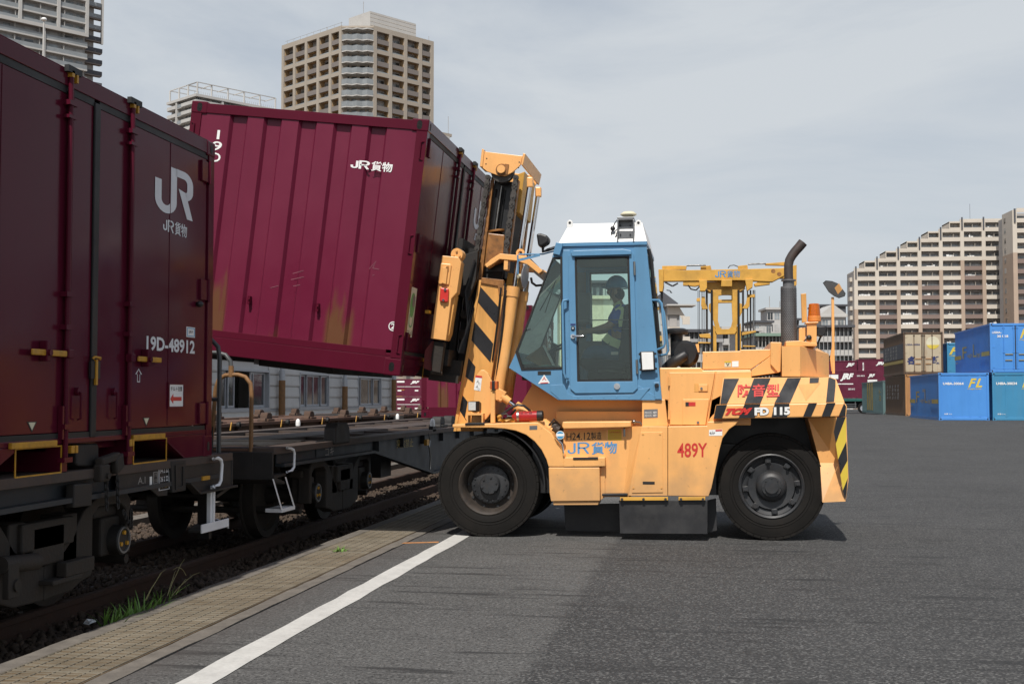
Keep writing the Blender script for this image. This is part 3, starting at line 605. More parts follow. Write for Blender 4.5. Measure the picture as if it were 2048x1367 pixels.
mb = MB(); mb.prism([S(164, 888), S(204, 886), S(207, 893), S(207, 925), S(203, 933), S(164, 932), S(162, 925), S(162, 895)], 'x', XS-.14, XS-.03); part('container_lock_seat', mb, 'wagon', w1, bev=.012)
mb = MB(); mb.prism([S(146, 968), S(183, 965), S(181, 1010), S(145, 1015)], 'x', XS-.05, XS+.01); part('junction_box', mb, 'wagon', w1, bev=.008)
mb = MB(); a, b = P3(0, 1130, -3.95), P3(72, 1122, -3.95); mb.cyl(a, b, .05, n=16); mb.obox(P3(22, 1160, -3.92), (.02, 0, 0), (0, .055, 0), (0, 0, .10)); mb.cyl(P3(33, 1170, -3.9)-Vector((.02, 0, 0)), P3(33, 1170, -3.9)+Vector((.012, 0, 0)), .035, n=14); mb.box(-4.08, -3.93, 6.9, 7.25, .30, .33); mb.box(-4.0, -3.93, 7.05, 7.4, .33, .42); part('brake_cylinder', mb, 'bogie', w1, bev=.006)
mb = MB(); mb.box(-3.9, -3.86, 8.92, 9.06, .80, .83); part('drain_tap', mb, 'lockyellow', w1)
# stencils on wagon 1
def stext(s, a, b, c, m, parent, bold=0.0, X=XS, lift=.003): return text(s, at(*a, X=X), at(*b, X=X), at(*c, X=X), m, parent, bold, 0, lift=lift)
stext('A.I', (275, 968), (290, 966), (275, 954), 'inkfaded', w1, .0, XS-.018)
for k, s in enumerate(('14 2 22', '26 2 22')): stext(s, (320, 946+17*k), (336, 943+17*k), (320, 936+17*k), 'decalgrey', w1, .01, XS-.018)
stext('川崎貨', (320, 976), (336, 973), (320, 966), 'stickyellow', w1, 0, XS-.018)
mb = MB(); mb.ring([S(317.5, 981, XS-.018), S(338.5, 977, XS-.018), S(338, 931, XS-.018), S(317, 934, XS-.018)], [S(318.5, 979.5, XS-.018), S(337.5, 976, XS-.018), S(337, 932.5, XS-.018), S(318, 935.5, XS-.018)], 'x', XS-.0178, XS-.0155); part('date_frame', mb, 'decalgrey', w1)
mb = MB(); mb.prism([S(299, 953, XS-.018), S(303, 952, XS-.018), S(303, 968, XS-.018), S(299, 969, XS-.018)], 'x', XS-.0178, XS-.014); part('label_plate', mb, 'decalwhite', w1)
mb = MB(); mb.ring([S(306, 967.5, XS-.018), S(315, 966, XS-.018), S(315, 942, XS-.018), S(306, 943.5, XS-.018)], [S(307, 966, XS-.018), S(314, 965, XS-.018), S(314, 943.5, XS-.018), S(307, 945, XS-.018)], 'x', XS-.0178, XS-.0155); part('small_frame', mb, 'inkfaded', w1)
stext('空気', (307.5, 953), (313.5, 952), (307.5, 946), 'inkfaded', w1, 0, XS-.018); stext('ばね', (307.5, 964), (313.5, 963), (307.5, 957), 'inkfaded', w1, 0, XS-.018)
# --- wagon 2 near end
mb = MB(); Xh = XS+.06
mb.tube([P3(574, 895, XS-.02), P3(574, 895, Xh), P3(582, 896, Xh), P3(587, 899, Xh), P3(589, 906, Xh), P3(588, 933, Xh), P3(584, 940, Xh), P3(574, 943, Xh), P3(574, 943, XS-.02)], .012, 10); part('grab_handle', mb, 'whitepaint', w2)
mb = MB()
for (a, b) in (((546, 957), (564, 1019)), ((571, 953), (588, 1011))): mb.loft([P3(a[0]-1.5, a[1], XS), P3(a[0]+1.5, a[1], XS), P3(a[0]+1.5, a[1], XS-.06), P3(a[0]-1.5, a[1], XS-.06)], [P3(b[0]-1.5, b[1], XS), P3(b[0]+1.5, b[1], XS), P3(b[0]+1.5, b[1], XS-.06), P3(b[0]-1.5, b[1], XS-.06)])
ya, za = S(564, 1018); yb_, zb_ = S(590, 1011); mb.box(XS-.16, XS+.002, ya, yb_, za-.03, za+.005); part('step', mb, 'whitepaint', w2, bev=.003)
mb = MB(); mb.prism([S(546, 905), S(575, 899), S(575, 945), S(546, 956)], 'x', XS-.20, XS-.19); mb.prism([S(546, 950), S(570, 945), S(570, 950), S(546, 957)], 'x', XS-.2, XS+.01); part('corner_plate', mb, 'wagon', w2, bev=.004)
mb = MB(); ye = 10.50
mb.tube([(-6.1, ye, .99), (-6.1, ye, 1.80), (-6.05, ye, 1.84), (-4.42, ye, 1.84), (-4.34, ye, 1.82), (-4.29, ye, 1.76), (-4.285, ye, 1.64)], .020, 10); part('end_railing', mb, 'pipegrey', w2)
mb = MB(); mb.tube([(-4.50, ye+.02, .90), (-4.47, ye, 1.0), (-4.43, ye, 1.52), (-4.40, ye, 1.60), (-4.34, ye, 1.635), (-4.22, ye, 1.64), (-4.15, ye, 1.62), (-4.10, ye, 1.56), (-4.09, ye, 1.48), (-4.09, ye, .9), (-4.06, ye+.0, .85), (-3.98, ye, .84)], .020, 10); mb.cyl((-4.285, ye, 1.62), (-4.285, ye, 1.72), .024, n=12); part('handrail_loop', mb, 'piperust', w2)
def seat_block(x, y, m='wagon', s=1.0):
    mb = MB(); mb.box(x-.11*s, x+.11*s, y-.17, y+.17, .985, 1.03); mb.prism([(y-.15, 1.03), (y+.15, 1.03), (y+.13, 1.12), (y+.05, 1.15), (y-.1, 1.15), (y-.14, 1.10)], 'x', x-.07, x+.07); mb.cyl((x-.05, y-.28, 1.0), (x+.1, y-.28, 1.0), .05, n=12); return mb
for i in range(5):
    for dy in (.35, 3.35):
        y = 10.9+i*3.78+dy
        if 18 < y < 25.9: part('container_lock', seat_block(XS-.2, y), 'wagon', w2, bev=.01)
y, z = S(680, 860); mb = MB(); mb.prism([(y-.25, .95), (y+.28, .95), (y+.26, 1.12), (y+.18, 1.17), (y-.17, 1.17), (y-.24, 1.12)], 'x', XS-.10, XS+.03); part('corner_guide', mb, 'wagon', w2, bev=.02)
def cap(x, y, z, parent): mb = MB(); mb.lathe([(.034, 0), (.036, .05), (.03, .085), (.015, .105), (0, .11)], (x, y, z), (0, 0, 1), 14); part('guide_knob', mb, 'white', parent)
cap(XS-.03, 16.9, 1.03, w2); cap(-6.26, 18.0, 1.0, w2); cap(-6.26, 24.0, 1.0, w2)
mb = MB(); mb.box(XS-.06, XS, 16.8, 17.0, .96, 1.03); part('knob_base', mb, 'wagon', w2)
stext('突放禁止', (793, 896), (826, 893), (793, 878), 'cyelloworn', w2, .0, XS-.07)
stext('コキ', (650, 912), (667, 909), (650, 895), 'inkfaded', w2, 0, XS-.07)
mb = MB(); mb.prism([S(646, 882), S(672, 879), S(672, 908), S(646, 914)], 'x', XS-.078, XS-.071); part('number_plate', mb, 'wagonblue', w2)
mb = MB(); mb.tube([P3(858, 866), P3(860, 880), P3(858, 893), P3(861, 912), P3(860, 938)], .012, 6); part('release_rod', mb, 'steel', w2); mb = MB(); mb.box(XS-.02, XS+.02, 16.35, 16.5, .78, .86); part('release_handle', mb, 'lockyellow', w2)
# --- second track: container locks, knobs and yellow tags along the near edge of the rusty wagons
for w_, ya in ((w3, 11.0), (w4, 32.0)):
    for i in range(8):
        for x in (-8.35, -10.4): part('container_lock', seat_block(x, ya+1.2+i*2.5), 'rust', w_, bev=.01)
        mb = MB(); y = ya+1.8+i*2.5; mb.lathe([(.05, 0), (.06, .03), (.06, .06), (.03, .07)], (-8.17, y, .95), (1, 0, 0), 12); part('lock_wheel', mb, 'wagon', w_)
        mb = MB(); mb.obox((-8.16, y-.28, .94), (.006, 0, 0), (0, .02, .0), (0, .03, .07)); part('yellow_tag', mb, 'lockyellow', w_)
mb = MB()
for y in (50.2, 51.9):
    mb.tube([(-10.4, y, .98), (-10.4, y, 2.5), (-10.3, y, 2.62), (-8.4, y, 2.62), (-8.3, y, 2.5), (-8.3, y, .98)], .022, 6); mb.tube([(-10.4, y, 1.7), (-8.3, y, 1.7)], .018, 6); mb.tube([(-9.35, y, .98), (-9.35, y, 2.62)], .018, 6)
part('end_railing', mb, 'piperust', w4)

# ================================================================== WINE RED CONTAINERS (12 ft, side doors)
HX, HY_, HZ = 1.225, 1.8575, 2.45
NB = Vector((XT, 7.243, .985))                                  # base of the shaded container on wagon 1
Lc = lambda px, py: (lambda p: (p.y-NB.y, p.z-NB.z))(at(px, py, X=XS))
def container12(name, label, group, mark=True):
    t = thing(name, label, 'container', (0, 0, 0), group, local=True)
    # base: blocks between the two fork tunnels, sills and cross members
    mb = MB(); PK = ((-.87, -.38), (.555, 1.06))
    for a, b in ((-HY_, -.87), (1.06, HY_)): k_ = 1 if a > 0 else -1; mb.prism([(a, .17), (b, .17), (b, .0), (a+.32, .0), (a, .14)] if a > 0 else [(a, .17), (b, .17), (b, .14), (b-.32, .0), (a, .0)], 'x', -HX+.005, HX-.005)
    mb.box(-HX+.005, HX-.10, -.38, .555, .12, .17); mb.box(-HX+.005, HX-.005, -.38, -.30, .0, .17); mb.box(-HX+.005, HX-.005, .475, .555, .0, .17)
    mb.box(-HX+.004, HX-.004, -HY_+.004, HY_-.004, .17, .205); part('base_frame', mb, 'wine', t, bev=.006)
    mb = MB()
    for s in (-1, 1):
        for a, b in PK:
            mb = MB(); o_ = [(a-.006, -.003), (b+.006, -.003), (b+.006, .164), (a-.006, .164)]; i_ = [(a+.003, .006), (b-.003, .006), (b-.003, .156), (a+.003, .156)]; mb.ring(o_, i_, 'x', min(s*HX, s*(HX-.006)), max(s*HX, s*(HX-.006))); part('fork_pocket_rim', mb, 'lockyellow', t)
    mb = MB()
    for s in (1,):
        for q_ in ((HX-.003, HX+.022, -.945, -.465, .163, .198), (HX-.003, HX+.022, .51, .995, .163, .198), (HX-.003, HX+.03, -.315, -.275, .112, .158), (HX-.003, HX+.03, -.262, -.235, .112, .158), (HX-.003, HX+.03, .44, .475, .125, .172), (HX-.003, HX+.03, .483, .505, .125, .172)): part('yellow_guard', MB().box(*q_), 'lockyellow', t, bev=.004)
    # corner posts with castings
    mb = MB()
    for sx in (-1, 1):
        for sy in (-1, 1):
            x0, x1 = sorted((sx*HX, sx*(HX-.11))); y0, y1 = sorted((sy*HY_, sy*(HY_-.10))); mb.box(x0, x1, y0, y1, .12, HZ-.09)
    for sy in (-1, 1):
        y0, y1 = sorted((sy*HY_, sy*(HY_-.09))); mb.box(-HX+.11, HX-.11, y0, y1, HZ-.105, HZ-.012); mb.box(-HX+.16, HX-.16, y0, y1, .17, .235)
    for sx in (-1, 1): x0, x1 = sorted((sx*HX, sx*(HX-.07))); mb.box(x0, x1, -HY_+.1, HY_-.1, HZ-.10, HZ); mb.box(x0+.0, x1, -HY_+.1, HY_-.1, HZ-.0, HZ+.006)
    part('corner_frame', mb, 'wine', t, bev=.006)
    for sx in (-1, 1):
        for sy in (-1, 1):
            for z0, z1 in ((-.006, .16), (HZ-.115, HZ+.004)):
                mb = MB(); x0, x1 = sorted((sx*(HX+.006), sx*(HX-.165))); y0, y1 = sorted((sy*(HY_+.006), sy*(HY_-.15))); mb.box(x0, x1, y0, y1, z0, z1); cs = part('corner_casting', mb, 'wine', t, bev=.012)
                mb = MB(); xc_, yc_, zc_ = sx*(HX-.085), sy*(HY_-.075), (z0+z1)/2
                mb.prism([(xc_+p[0], zc_+p[1]) for p in arc(0, .018, .026, 0, 180, 6)+arc(0, -.018, .026, 180, 360, 6)], 'y', min(sy*(HY_+.007), sy*(HY_-.01)), max(sy*(HY_+.007), sy*(HY_+.0085)))
                mb.prism([(yc_+p[0], zc_+p[1]) for p in arc(0, .015, .018, 0, 180, 6)+arc(0, -.02, .018, 180, 360, 6)], 'x', min(sx*(HX+.007), sx*(HX+.0085)), max(sx*(HX+.007), sx*(HX+.0085))); part('casting_hole', mb, 'gasket', cs)
    # end walls with five pressed channels
    for sy in (-1, 1):
        prof = [(-HX+.10, -HY_+.012)]
        for c in (.505, .862, 1.225, 1.588, 1.945):
            x = -HX+c; prof += [(x-.095, -HY_+.012), (x-.068, -HY_+.052), (x+.068, -HY_+.052), (x+.095, -HY_+.012)]
        prof += [(HX-.10, -HY_+.012)]; back = [(HX-.10, -HY_+.07), (-HX+.10, -HY_+.07)]
        mb = MB(); P = [(x, y*(-sy)) for x, y in prof+back]; mb.prism(P, 'z', .235, HZ-.10); part('end_wall', mb, 'winelit', t)
    mb = MB(); mb.box(-HX+.002, -HX+.03, -HY_+.1, HY_-.1, .27, HZ-.1)
    for i in range(9): y = -1.55+i*.385; mb.box(-HX-.012, -HX+.004, y-.03, y+.03, .3, HZ-.12)
    part('side_wall', mb, 'wine', t, bev=.004)
    mb = MB(); mb.box(-HX+.07, HX-.07, -HY_+.08, HY_-.08, HZ-.03, HZ-.005); part('roof', mb, 'wine', t)
    # side doors
    sk = HX-.014
    for s, yr in ((-1, -.36), (1, .45)):
        a, b = sorted((s*.035, s*(HY_-.115))); mb = MB(); mb.box(HX-.05, sk, a, b, .24, HZ-.14)
        ym = (s*(HY_-.115)+yr)/2; mb.box(sk, sk+.004, ym-.006, ym+.006, .25, HZ-.15)
        d = part('door', mb, 'wine', t, bev=.005)
        mb = MB(); mb.tube([(HX+.012, yr, .06), (HX+.012, yr, HZ+.0)], .017, 10); mb.tube([(HX+.004, yr+.035, .24), (HX+.004, yr+.035, HZ-.12)], .010, 8)
        for z in (.06, .26, .86, 1.06, 2.23): mb.box(HX-.016, HX+.034, yr-.045, yr+.05, z, z+.03)
        mb.box(HX-.01, HX+.02, yr-.05, yr-.03, .2, .4); mb.box(HX-.01, HX+.03, yr-.045, yr+.045, HZ-.30, HZ-.28); part('lock_rod', mb, 'wine', d)
        mb = MB(); mb.box(HX+.0, HX+.03, yr-.018, yr+.012, HZ-.045, HZ-.005); part('rod_tip', mb, 'lockyellow', d); mb = MB(); mb.box(HX+.0, HX+.03, yr+.04, yr+.058, HZ-.07, HZ-.02); part('rod_tip', mb, 'lockyellow', d)
        mb = MB(); mb.box(HX+.0, HX+.03, yr-.06, yr+.10, HZ-.02, HZ+.02); part('rod_cover', mb, 'gasket', d)
        mb = MB()
        if s < 0: (h0, h1) = (-.77, -.385)
        else: (h0, h1) = (.545, .90)
        zc_ = .713; mb.box(HX+.018, HX+.032, h0, h1, zc_-.018, zc_+.018); part('lever', mb, 'lockyellow', d, bev=.012)
        mb = MB(); yb_ = (h0+h1)/2-.03; mb.box(HX-.014, HX+.04, yb_-.02, yb_+.02, zc_-.05, zc_+.07); mb.cyl((HX+.03, yb_, zc_), (HX+.055, yb_, zc_), .02, n=10); part('lever_catch', mb, 'wine', d, bev=.006); part('lever_pivot', MB().box(HX-.01, HX+.04, yr-.02, yr+.04, zc_-.025, zc_+.03), 'wine', d, bev=.006)
        mb = MB(); yh = -.198 if s < 0 else .267; mb.tube([(HX+.0, yh, .315), (HX+.02, yh, .32), (HX+.02, yh, .48), (HX+.0, yh, .49)], .007, 6); mb.cyl((HX-.014, yh, .488), (HX+.012, yh, .488), .026, n=12); part('pull_handle', mb, 'wine', d)
        part('door_seal', MB().box(sk-.004, sk+.006, a, b, .200, .236), 'gasket', d); part('door_seal', MB().box(sk-.004, sk+.006, a, b, HZ-.145, HZ-.10), 'gasket', d)
        for z in (.33, 1.28, 2.2):
            mb = MB(); ya, yb2 = sorted((s*(HY_-.10), s*(HY_-.24))); mb.box(HX-.016, HX+.006, ya, yb2, z-.08, z+.08); mb.cyl((HX+.008, s*(HY_-.105), z-.09), (HX+.008, s*(HY_-.105), z+.09), .013, n=8); part('hinge', mb, 'wine', d, bev=.004)
    mb = MB(); mb.box(sk-.002, HX+.002, -.035, .035, .20, HZ-.12); part('centre_seal', mb, 'gasket', t, bev=.006)
    mb = MB(); mb.tube([(HX+.015, -.05, .695), (HX+.025, -.04, .707), (HX+.025, .03, .702), (HX+.02, .03, .69)], .008, 6); mb.box(HX+.005, HX+.02, -.012, .012, .53, .69); part('centre_latch', mb, 'lockyellow', t)
    mb = MB(); mb.box(HX-.005, HX+.012, -.06, .055, .57, .68); part('latch_plate', mb, 'gasket', t)
    mb = MB(); mb.sphere((HX+.01, 1.584, 1.162), .03, (1, 1, .8)); part('rubber_buffer', mb, 'black', t)
    for sx in (-1, 1):
        for z in (HZ-.30, 1.25, .30):
            mb = MB(); x = sx*(HX-.02); mb.tube([(x, -HY_-.002, z-.09), (x-sx*.03, -HY_-.012, z-.08), (x-sx*.03, -HY_-.012, z+.08), (x, -HY_-.002, z+.09)], .008, 6); part('lashing_ring', mb, 'wine', t)
    for x in (-.388, .323):
        mb = MB(); mb.box(x-.012, x+.012, -HY_-.004, -HY_+.06, .52, .60); mb.tube([(x, -HY_+.02, .60), (x+.01, -HY_-.015, .57), (x, -HY_+.02, .52)], .006, 6); part('rope_hook', mb, 'wine', t)
    return t
def wine_lit_panel():
    """lighter copy of the wine paint for the sunlit end wall, with ochre grime patches low on it (fixed to the wall)"""
    m = mat('winelit', (0.134, 0.0115, 0.035), 0.36, 0.06, 1.5, dirt=0.25, dirtcol=(0.09, 0.011, 0.026), streak=True, dscale=4, spec=0.3, bump=0.10, bscale=3.5)
    nt = m.node_tree; n, l = nt.nodes, nt.links; b = n['Principled BSDF']; src = b.inputs['Base Color'].links[0].from_socket
    t = n.new('ShaderNodeTexCoord'); sp = n.new('ShaderNodeSeparateXYZ'); l.new(t.outputs['Object'], sp.inputs[0])
    mpn = n.new('ShaderNodeMapping'); mpn.inputs['Scale'].default_value = (9, 1, 1.4); l.new(t.outputs['Object'], mpn.inputs[0])
    nz = n.new('ShaderNodeTexNoise'); nz.inputs['Scale'].default_value = 1.5; nz.inputs['Detail'].default_value = 5; l.new(mpn.outputs[0], nz.inputs['Vector'])
    def M(op, a, b_):
        q = n.new('ShaderNodeMath'); q.operation = op; q.use_clamp = op == 'MULTIPLY'
        for i, s in enumerate((a, b_)):
            if isinstance(s, (int, float)): q.inputs[i].default_value = s
            else: l.new(s, q.inputs[i])
        return q.outputs[0]
    def MR(x, a, b_, c, d):
        q = n.new('ShaderNodeMapRange'); q.interpolation_type = 'SMOOTHSTEP'; q.inputs[1].default_value = a; q.inputs[2].default_value = b_; q.inputs[3].default_value = c; q.inputs[4].default_value = d; l.new(x, q.inputs[0]); return q.outputs[0]
    tot = None
    for x0, w, h in ((-.74, .14, .72), (.55, .17, .60), (-.1, .05, .34)):
        dx = M('ABSOLUTE', M('SUBTRACT', sp.outputs[0], x0), 0); inx = MR(dx, w*.6, w, 1, 0); top = M('ADD', M('MULTIPLY', nz.outputs[0], .9), h-.45); inz = MR(M('SUBTRACT', top, sp.outputs[2]), -.06, .22, 0, 1)
        k = M('MULTIPLY', inx, inz); tot = k if tot is None else M('MAXIMUM', tot, k)
    mx = n.new('ShaderNodeMixRGB'); mx.inputs[2].default_value = (0.125, 0.066, 0.022, 1); l.new(M('MULTIPLY', tot, .75), mx.inputs[0]); l.new(src, mx.inputs[1]); l.new(mx.outputs[0], b.inputs['Base Color'])
wine_lit_panel(); mat('scratch', (0.23, 0.075, 0.10), .6)
def on_side(t, LLp, LRp, ULp): return [Vector((HX-.009, a, z)) for a, z in (LLp, LRp, ULp)]
def side_text(t, s, y0, y1, z0, z1, m, bold=0, lift=.003): return text(s, (HX-.014, y0, z0), (HX-.014, y1, z0), (HX-.014, y0, z1), m, t, bold, lift=lift)
def end_text(t, s, x0, x1, z0, z1, m, bold=0, yy=-HY_+.012): return text(s, (x0, yy, z0), (x1, yy, z0), (x0, yy, z1), m, t, bold)
def dress_side(t, number):
    xw = HX-.014
    v, f = jr_logo(); flat(v, f, (xw, .845, 1.778), (xw, 1.486, 1.778), (xw, .845, 2.13), 'decalgrey', t, 'emblem')
    v, f = join2([stroke2([(0.02, .5), (.02, .3)]+arc(.16, .25, .14, 180, 360, 8)[1:]+[(.30, .9)], .12), stroke2([(.48, .0), (.48, .9), (.75, .9)]+arc(.75, .69, .21, 90, -90, 8)[1:]+[(.48, .48)], .12), stroke2([(.72, .48), (.95, .0)], .12)])
    flat(v, f, (xw, .98, 1.645), (xw, 1.16, 1.645), (xw, .98, 1.735), 'decalgrey', t, 'lettering'); side_text(t, '貨物', 1.175, 1.385, 1.642, 1.74, 'decalgrey', .012)
    side_text(t, number, .745, 1.55, .779, .88, 'decalgrey', .03)
    mb = MB(); mb.box(HX-.0138, HX-.011, 1.40, 1.55, .903, .98); part('paper_label', mb, 'decalwhite', t)
    mb = MB(); mb.ring([(1.41, .91), (1.54, .91), (1.54, .973), (1.41, .973)], [(1.416, .915), (1.534, .915), (1.534, .968), (1.416, .968)], 'x', HX-.0108, HX-.009); part('label_border', mb, 'stickblue', t); side_text(t, 'JRF', 1.44, 1.51, .93, .953, 'blackink', 0, .0055)
    # tilt warning placard with red arrow
    mb = MB(); mb.box(HX-.0138, HX-.008, 1.11, 1.345, .385, .545); pl = part('placard', mb, 'decalwhite', t)
    mb = MB(); mb.ring([(1.09, .37), (1.365, .37), (1.365, .56), (1.09, .56)], [(1.11, .385), (1.345, .385), (1.345, .545), (1.11, .545)], 'x', HX-.0136, HX-.004); part('placard_frame', mb, 'wine', t)
    side_text(t, 'チルト注意', 1.13, 1.325, .497, .532, 'blackink', .01, .0075)
    mb = MB(); mb.prism([(1.125, .44), (1.175, .405), (1.175, .427), (1.315, .427), (1.315, .455), (1.175, .455), (1.175, .477)], 'x', HX-.0078, HX-.006); part('arrow', mb, 'redink', t)
    for yc_ in (-.69, .76):
        mb = MB(); mb.prism([(yc_-.055, .312), (yc_+.055, .312), (yc_, .248)], 'x', HX-.0138, HX-.0125); part('marker_triangle', mb, 'gasket', t); mb = MB(); mb.prism([(yc_-.037, .307), (yc_+.037, .307), (yc_, .262)], 'x', HX-.0123, HX-.011); part('marker_triangle', mb, 'cream', t)
    a = [(.617, .555), (.657, .555), (.657, .61), (.685, .61), (.637, .648), (.589, .61), (.617, .61)]; c_ = (.637, .60); mb = MB(); mb.ring(a, [(c_[0]+(p[0]-c_[0])*.72, c_[1]+(p[1]-c_[1])*.86) for p in a], 'x', HX-.0138, HX-.0125); part('arrow_outline', mb, 'decalgrey', t)
GC = 'wine red twelve foot containers on the near track'
nc = container12('freight_container', 'shaded wine red container standing on the left wagon, numbered 19D-48912', GC); dress_side(nc, '19D-48912')
lift = container12('freight_container', 'sunlit wine red container tilted in the air on the forks', GC)
dress_side(lift, '19D-48907')
far = copy_tree(lift); far['label'] = 'wine red container standing far along the near track behind the mast'
# end wall marks of the lifted container
for k, ch in enumerate('19D'): end_text(lift, ch, -.965 if ch != '1' else -.928, -.862 if ch != '1' else -.900, 2.095-k*.112, 2.095-k*.112+.090, 'decalwhite', .012)
v, f = join2([stroke2([(0.02, .4), (.02, .3)]+arc(.17, .25, .15, 180, 360, 8)[1:]+[(.32, .9)], .15), stroke2([(.50, .0), (.50, .9), (.78, .9)]+arc(.78, .69, .21, 90, -90, 8)[1:]+[(.50, .48)], .15), stroke2([(.75, .48), (.98, .0)], .15)])
flat(v, f, (.49, -HY_+.010, 1.925), (.685, -HY_+.010, 1.925), (.49, -HY_+.010, 2.008), 'decalwhite', lift, 'lettering'); end_text(lift, '貨物', .70, .915, 1.918, 2.012, 'decalwhite', .02, -HY_+.010)
mb = MB(); c0 = (1.105, .46); o_ = [(c0[0]+.045*math.cos(a), c0[1]+.045*math.sin(a)) for a in [2*math.pi*i/24 for i in range(24)]]; i_ = [(c0[0]+.036*math.cos(a), c0[1]+.036*math.sin(a)) for a in [2*math.pi*i/24 for i in range(24)]]; mb.ring(o_, i_, 'y', -HY_+.006, -HY_+.011); part('number_ring', mb, 'decalwhite', lift)
end_text(lift, '2', c0[0]-.02, c0[0]+.02, c0[1]-.026, c0[1]+.028, 'decalwhite', .03)
# eco emblem on the door side, near end
mb = MB(); mb.box(HX-.0138, HX-.010, -1.74, -1.50, .38, .86); em = part('emblem_panel', mb, 'cream', lift)
mb = MB(); mb.prism([(-1.62+p[0], .69+p[1]) for p in arc(0, 0, .09, 0, 330, 20, .12)], 'x', HX-.0098, HX-.008); part('emblem', mb, 'stickgreen', lift)
mb = MB(); mb.prism([(-1.62+p[0], .73+p[1]) for p in arc(.03, 0, .05, 0, 330, 16, .06)], 'x', HX-.0076, HX-.006); part('emblem', mb, 'nosign', lift)
v, f = stroke2([(0, 1)]+arc(.5, .5, .5, 180, 360, 8)+[(1, 1)], .12); flat(v, f, (HX-.0100, -1.70, .47), (HX-.0100, -1.54, .47), (HX-.0100, -1.70, .60), 'stickgreen', lift, 'emblem'); text('エコレール', (HX-.010, -1.72, .40), (HX-.010, -1.52, .40), (HX-.010, -1.72, .445), 'blackink', lift, .01)
# scratches in the end wall paint
for pts_ in ([(.80, .98), (.86, 1.06), (.835, .99), (.90, .985)], [(.03, .86), (.14, .90)], [(.02, .80), (.15, .84)], [(.05, .74), (.12, .76)], [(-.18, .70), (-.10, .73)], [(.84, .92), (.86, .93)]):
    v, f = stroke2(pts_, .006); mb = MB(); mb.add([(a, -HY_+.009, b) for a, b in v], f); part('scratch', mb, 'scratch', lift, fix=False)
# underside bits of the lifted container
mb = MB(); mb.box(-.95, -.70, -1.6, 1.6, -.05, .0); mb.box(-.45, .35, -1.2, 1.2, -.07, .0); part('floor_bearer', mb, 'wagon', lift)
mb = MB(); mb.box(-.50, -.45, -1.22, -1.18, -.06, -.01); part('drain_plug', mb, 'nosign', lift)
nc.location = NB
LT = R(6.6); lift.rotation_euler = (0, LT, 0); lift.scale = (1.012, 1, 1.033); lift.location = (-3.038-1.225*math.cos(LT), 13.507, 1.648+1.225*math.sin(LT))
far.location = (XT, 26.3+HY_, .985); far.rotation_euler = (0, 0, 0)

# ================================================================== THE FORKLIFT
YB, YF = 12.44, 14.60                                           # near and far faces of its body
B = lambda px, py, Y=YB: (lambda p: (p.x, p.z))(at(px, py, Y=Y))
Q = lambda pts, Y=YB: [B(a, b, Y) for a, b in pts]
V = lambda px, py, Y: at(px, py, Y=Y)
fk = thing('forklift', 'orange heavy forklift with blue cab lifting a wine red container', 'forklift', (-.8, 13.35, 0))
def fpart(name, pts, y0, y1, m='orange', bev=.006, parent=None, ref=None, mirror=False, label=None):
    """a plate or box with the outline pts, from depth y0 to y1"""
    mb = MB(); mb.prism(Q(pts, ref if ref is not None else y0), 'y', y0, y1)
    if mirror: m2 = MB(); m2.prism(Q(pts, ref if ref is not None else y0), 'y', YB+YF-y1, YB+YF-y0); part(name, m2, m, parent or fk, bev=bev)
    return part(name, mb, m, parent or fk, bev=bev, label=label)
# --- wheels
def tyre(c, r, w, rim_r, d, name_parent):
    """tyre with tread blocks round the shoulder"""
    mb = MB(); rw = r-rim_r
    mb.lathe([(rim_r, .05), (rim_r+.01, .015), (rim_r+rw*.15, .006), (rim_r+rw*.5, .0), (r-.06, .006), (r-.028, .010), (r-.010, .030), (r-.008, w/2), (r-.010, w-.03), (r-.028, w-.010), (r-.06, w-.006), (rim_r+rw*.5, w), (rim_r, w-.02)], c, (0, d, 0), 72)
    for k in (.30, .42): mb.lathe([(rim_r+rw*k, -.001), (rim_r+rw*k+.004, -.004), (rim_r+rw*k+.008, -.001)], c, (0, d, 0), 60)
    n = 44
    for i in range(n):
        a = 2*math.pi*i/n; e = Vector((math.cos(a), 0, math.sin(a))); tg = Vector((-math.sin(a), 0, math.cos(a)))
        for off, hw in ((.048, .042), (w-.048, .042)): mb.obox(Vector(c)+e*(r-.012)+Vector((0, d*off, 0)), e*.012, tg*(.0345*r/.53), Vector((0, hw, 0)))
    for k in (.35, .5, .65): mb.lathe([(r-.02, w*k-.03), (r+.004, w*k-.026), (r+.004, w*k+.026), (r-.02, w*k+.03)], c, (0, d, 0), 72)
    return part('tyre', mb, 'rubber', name_parent)
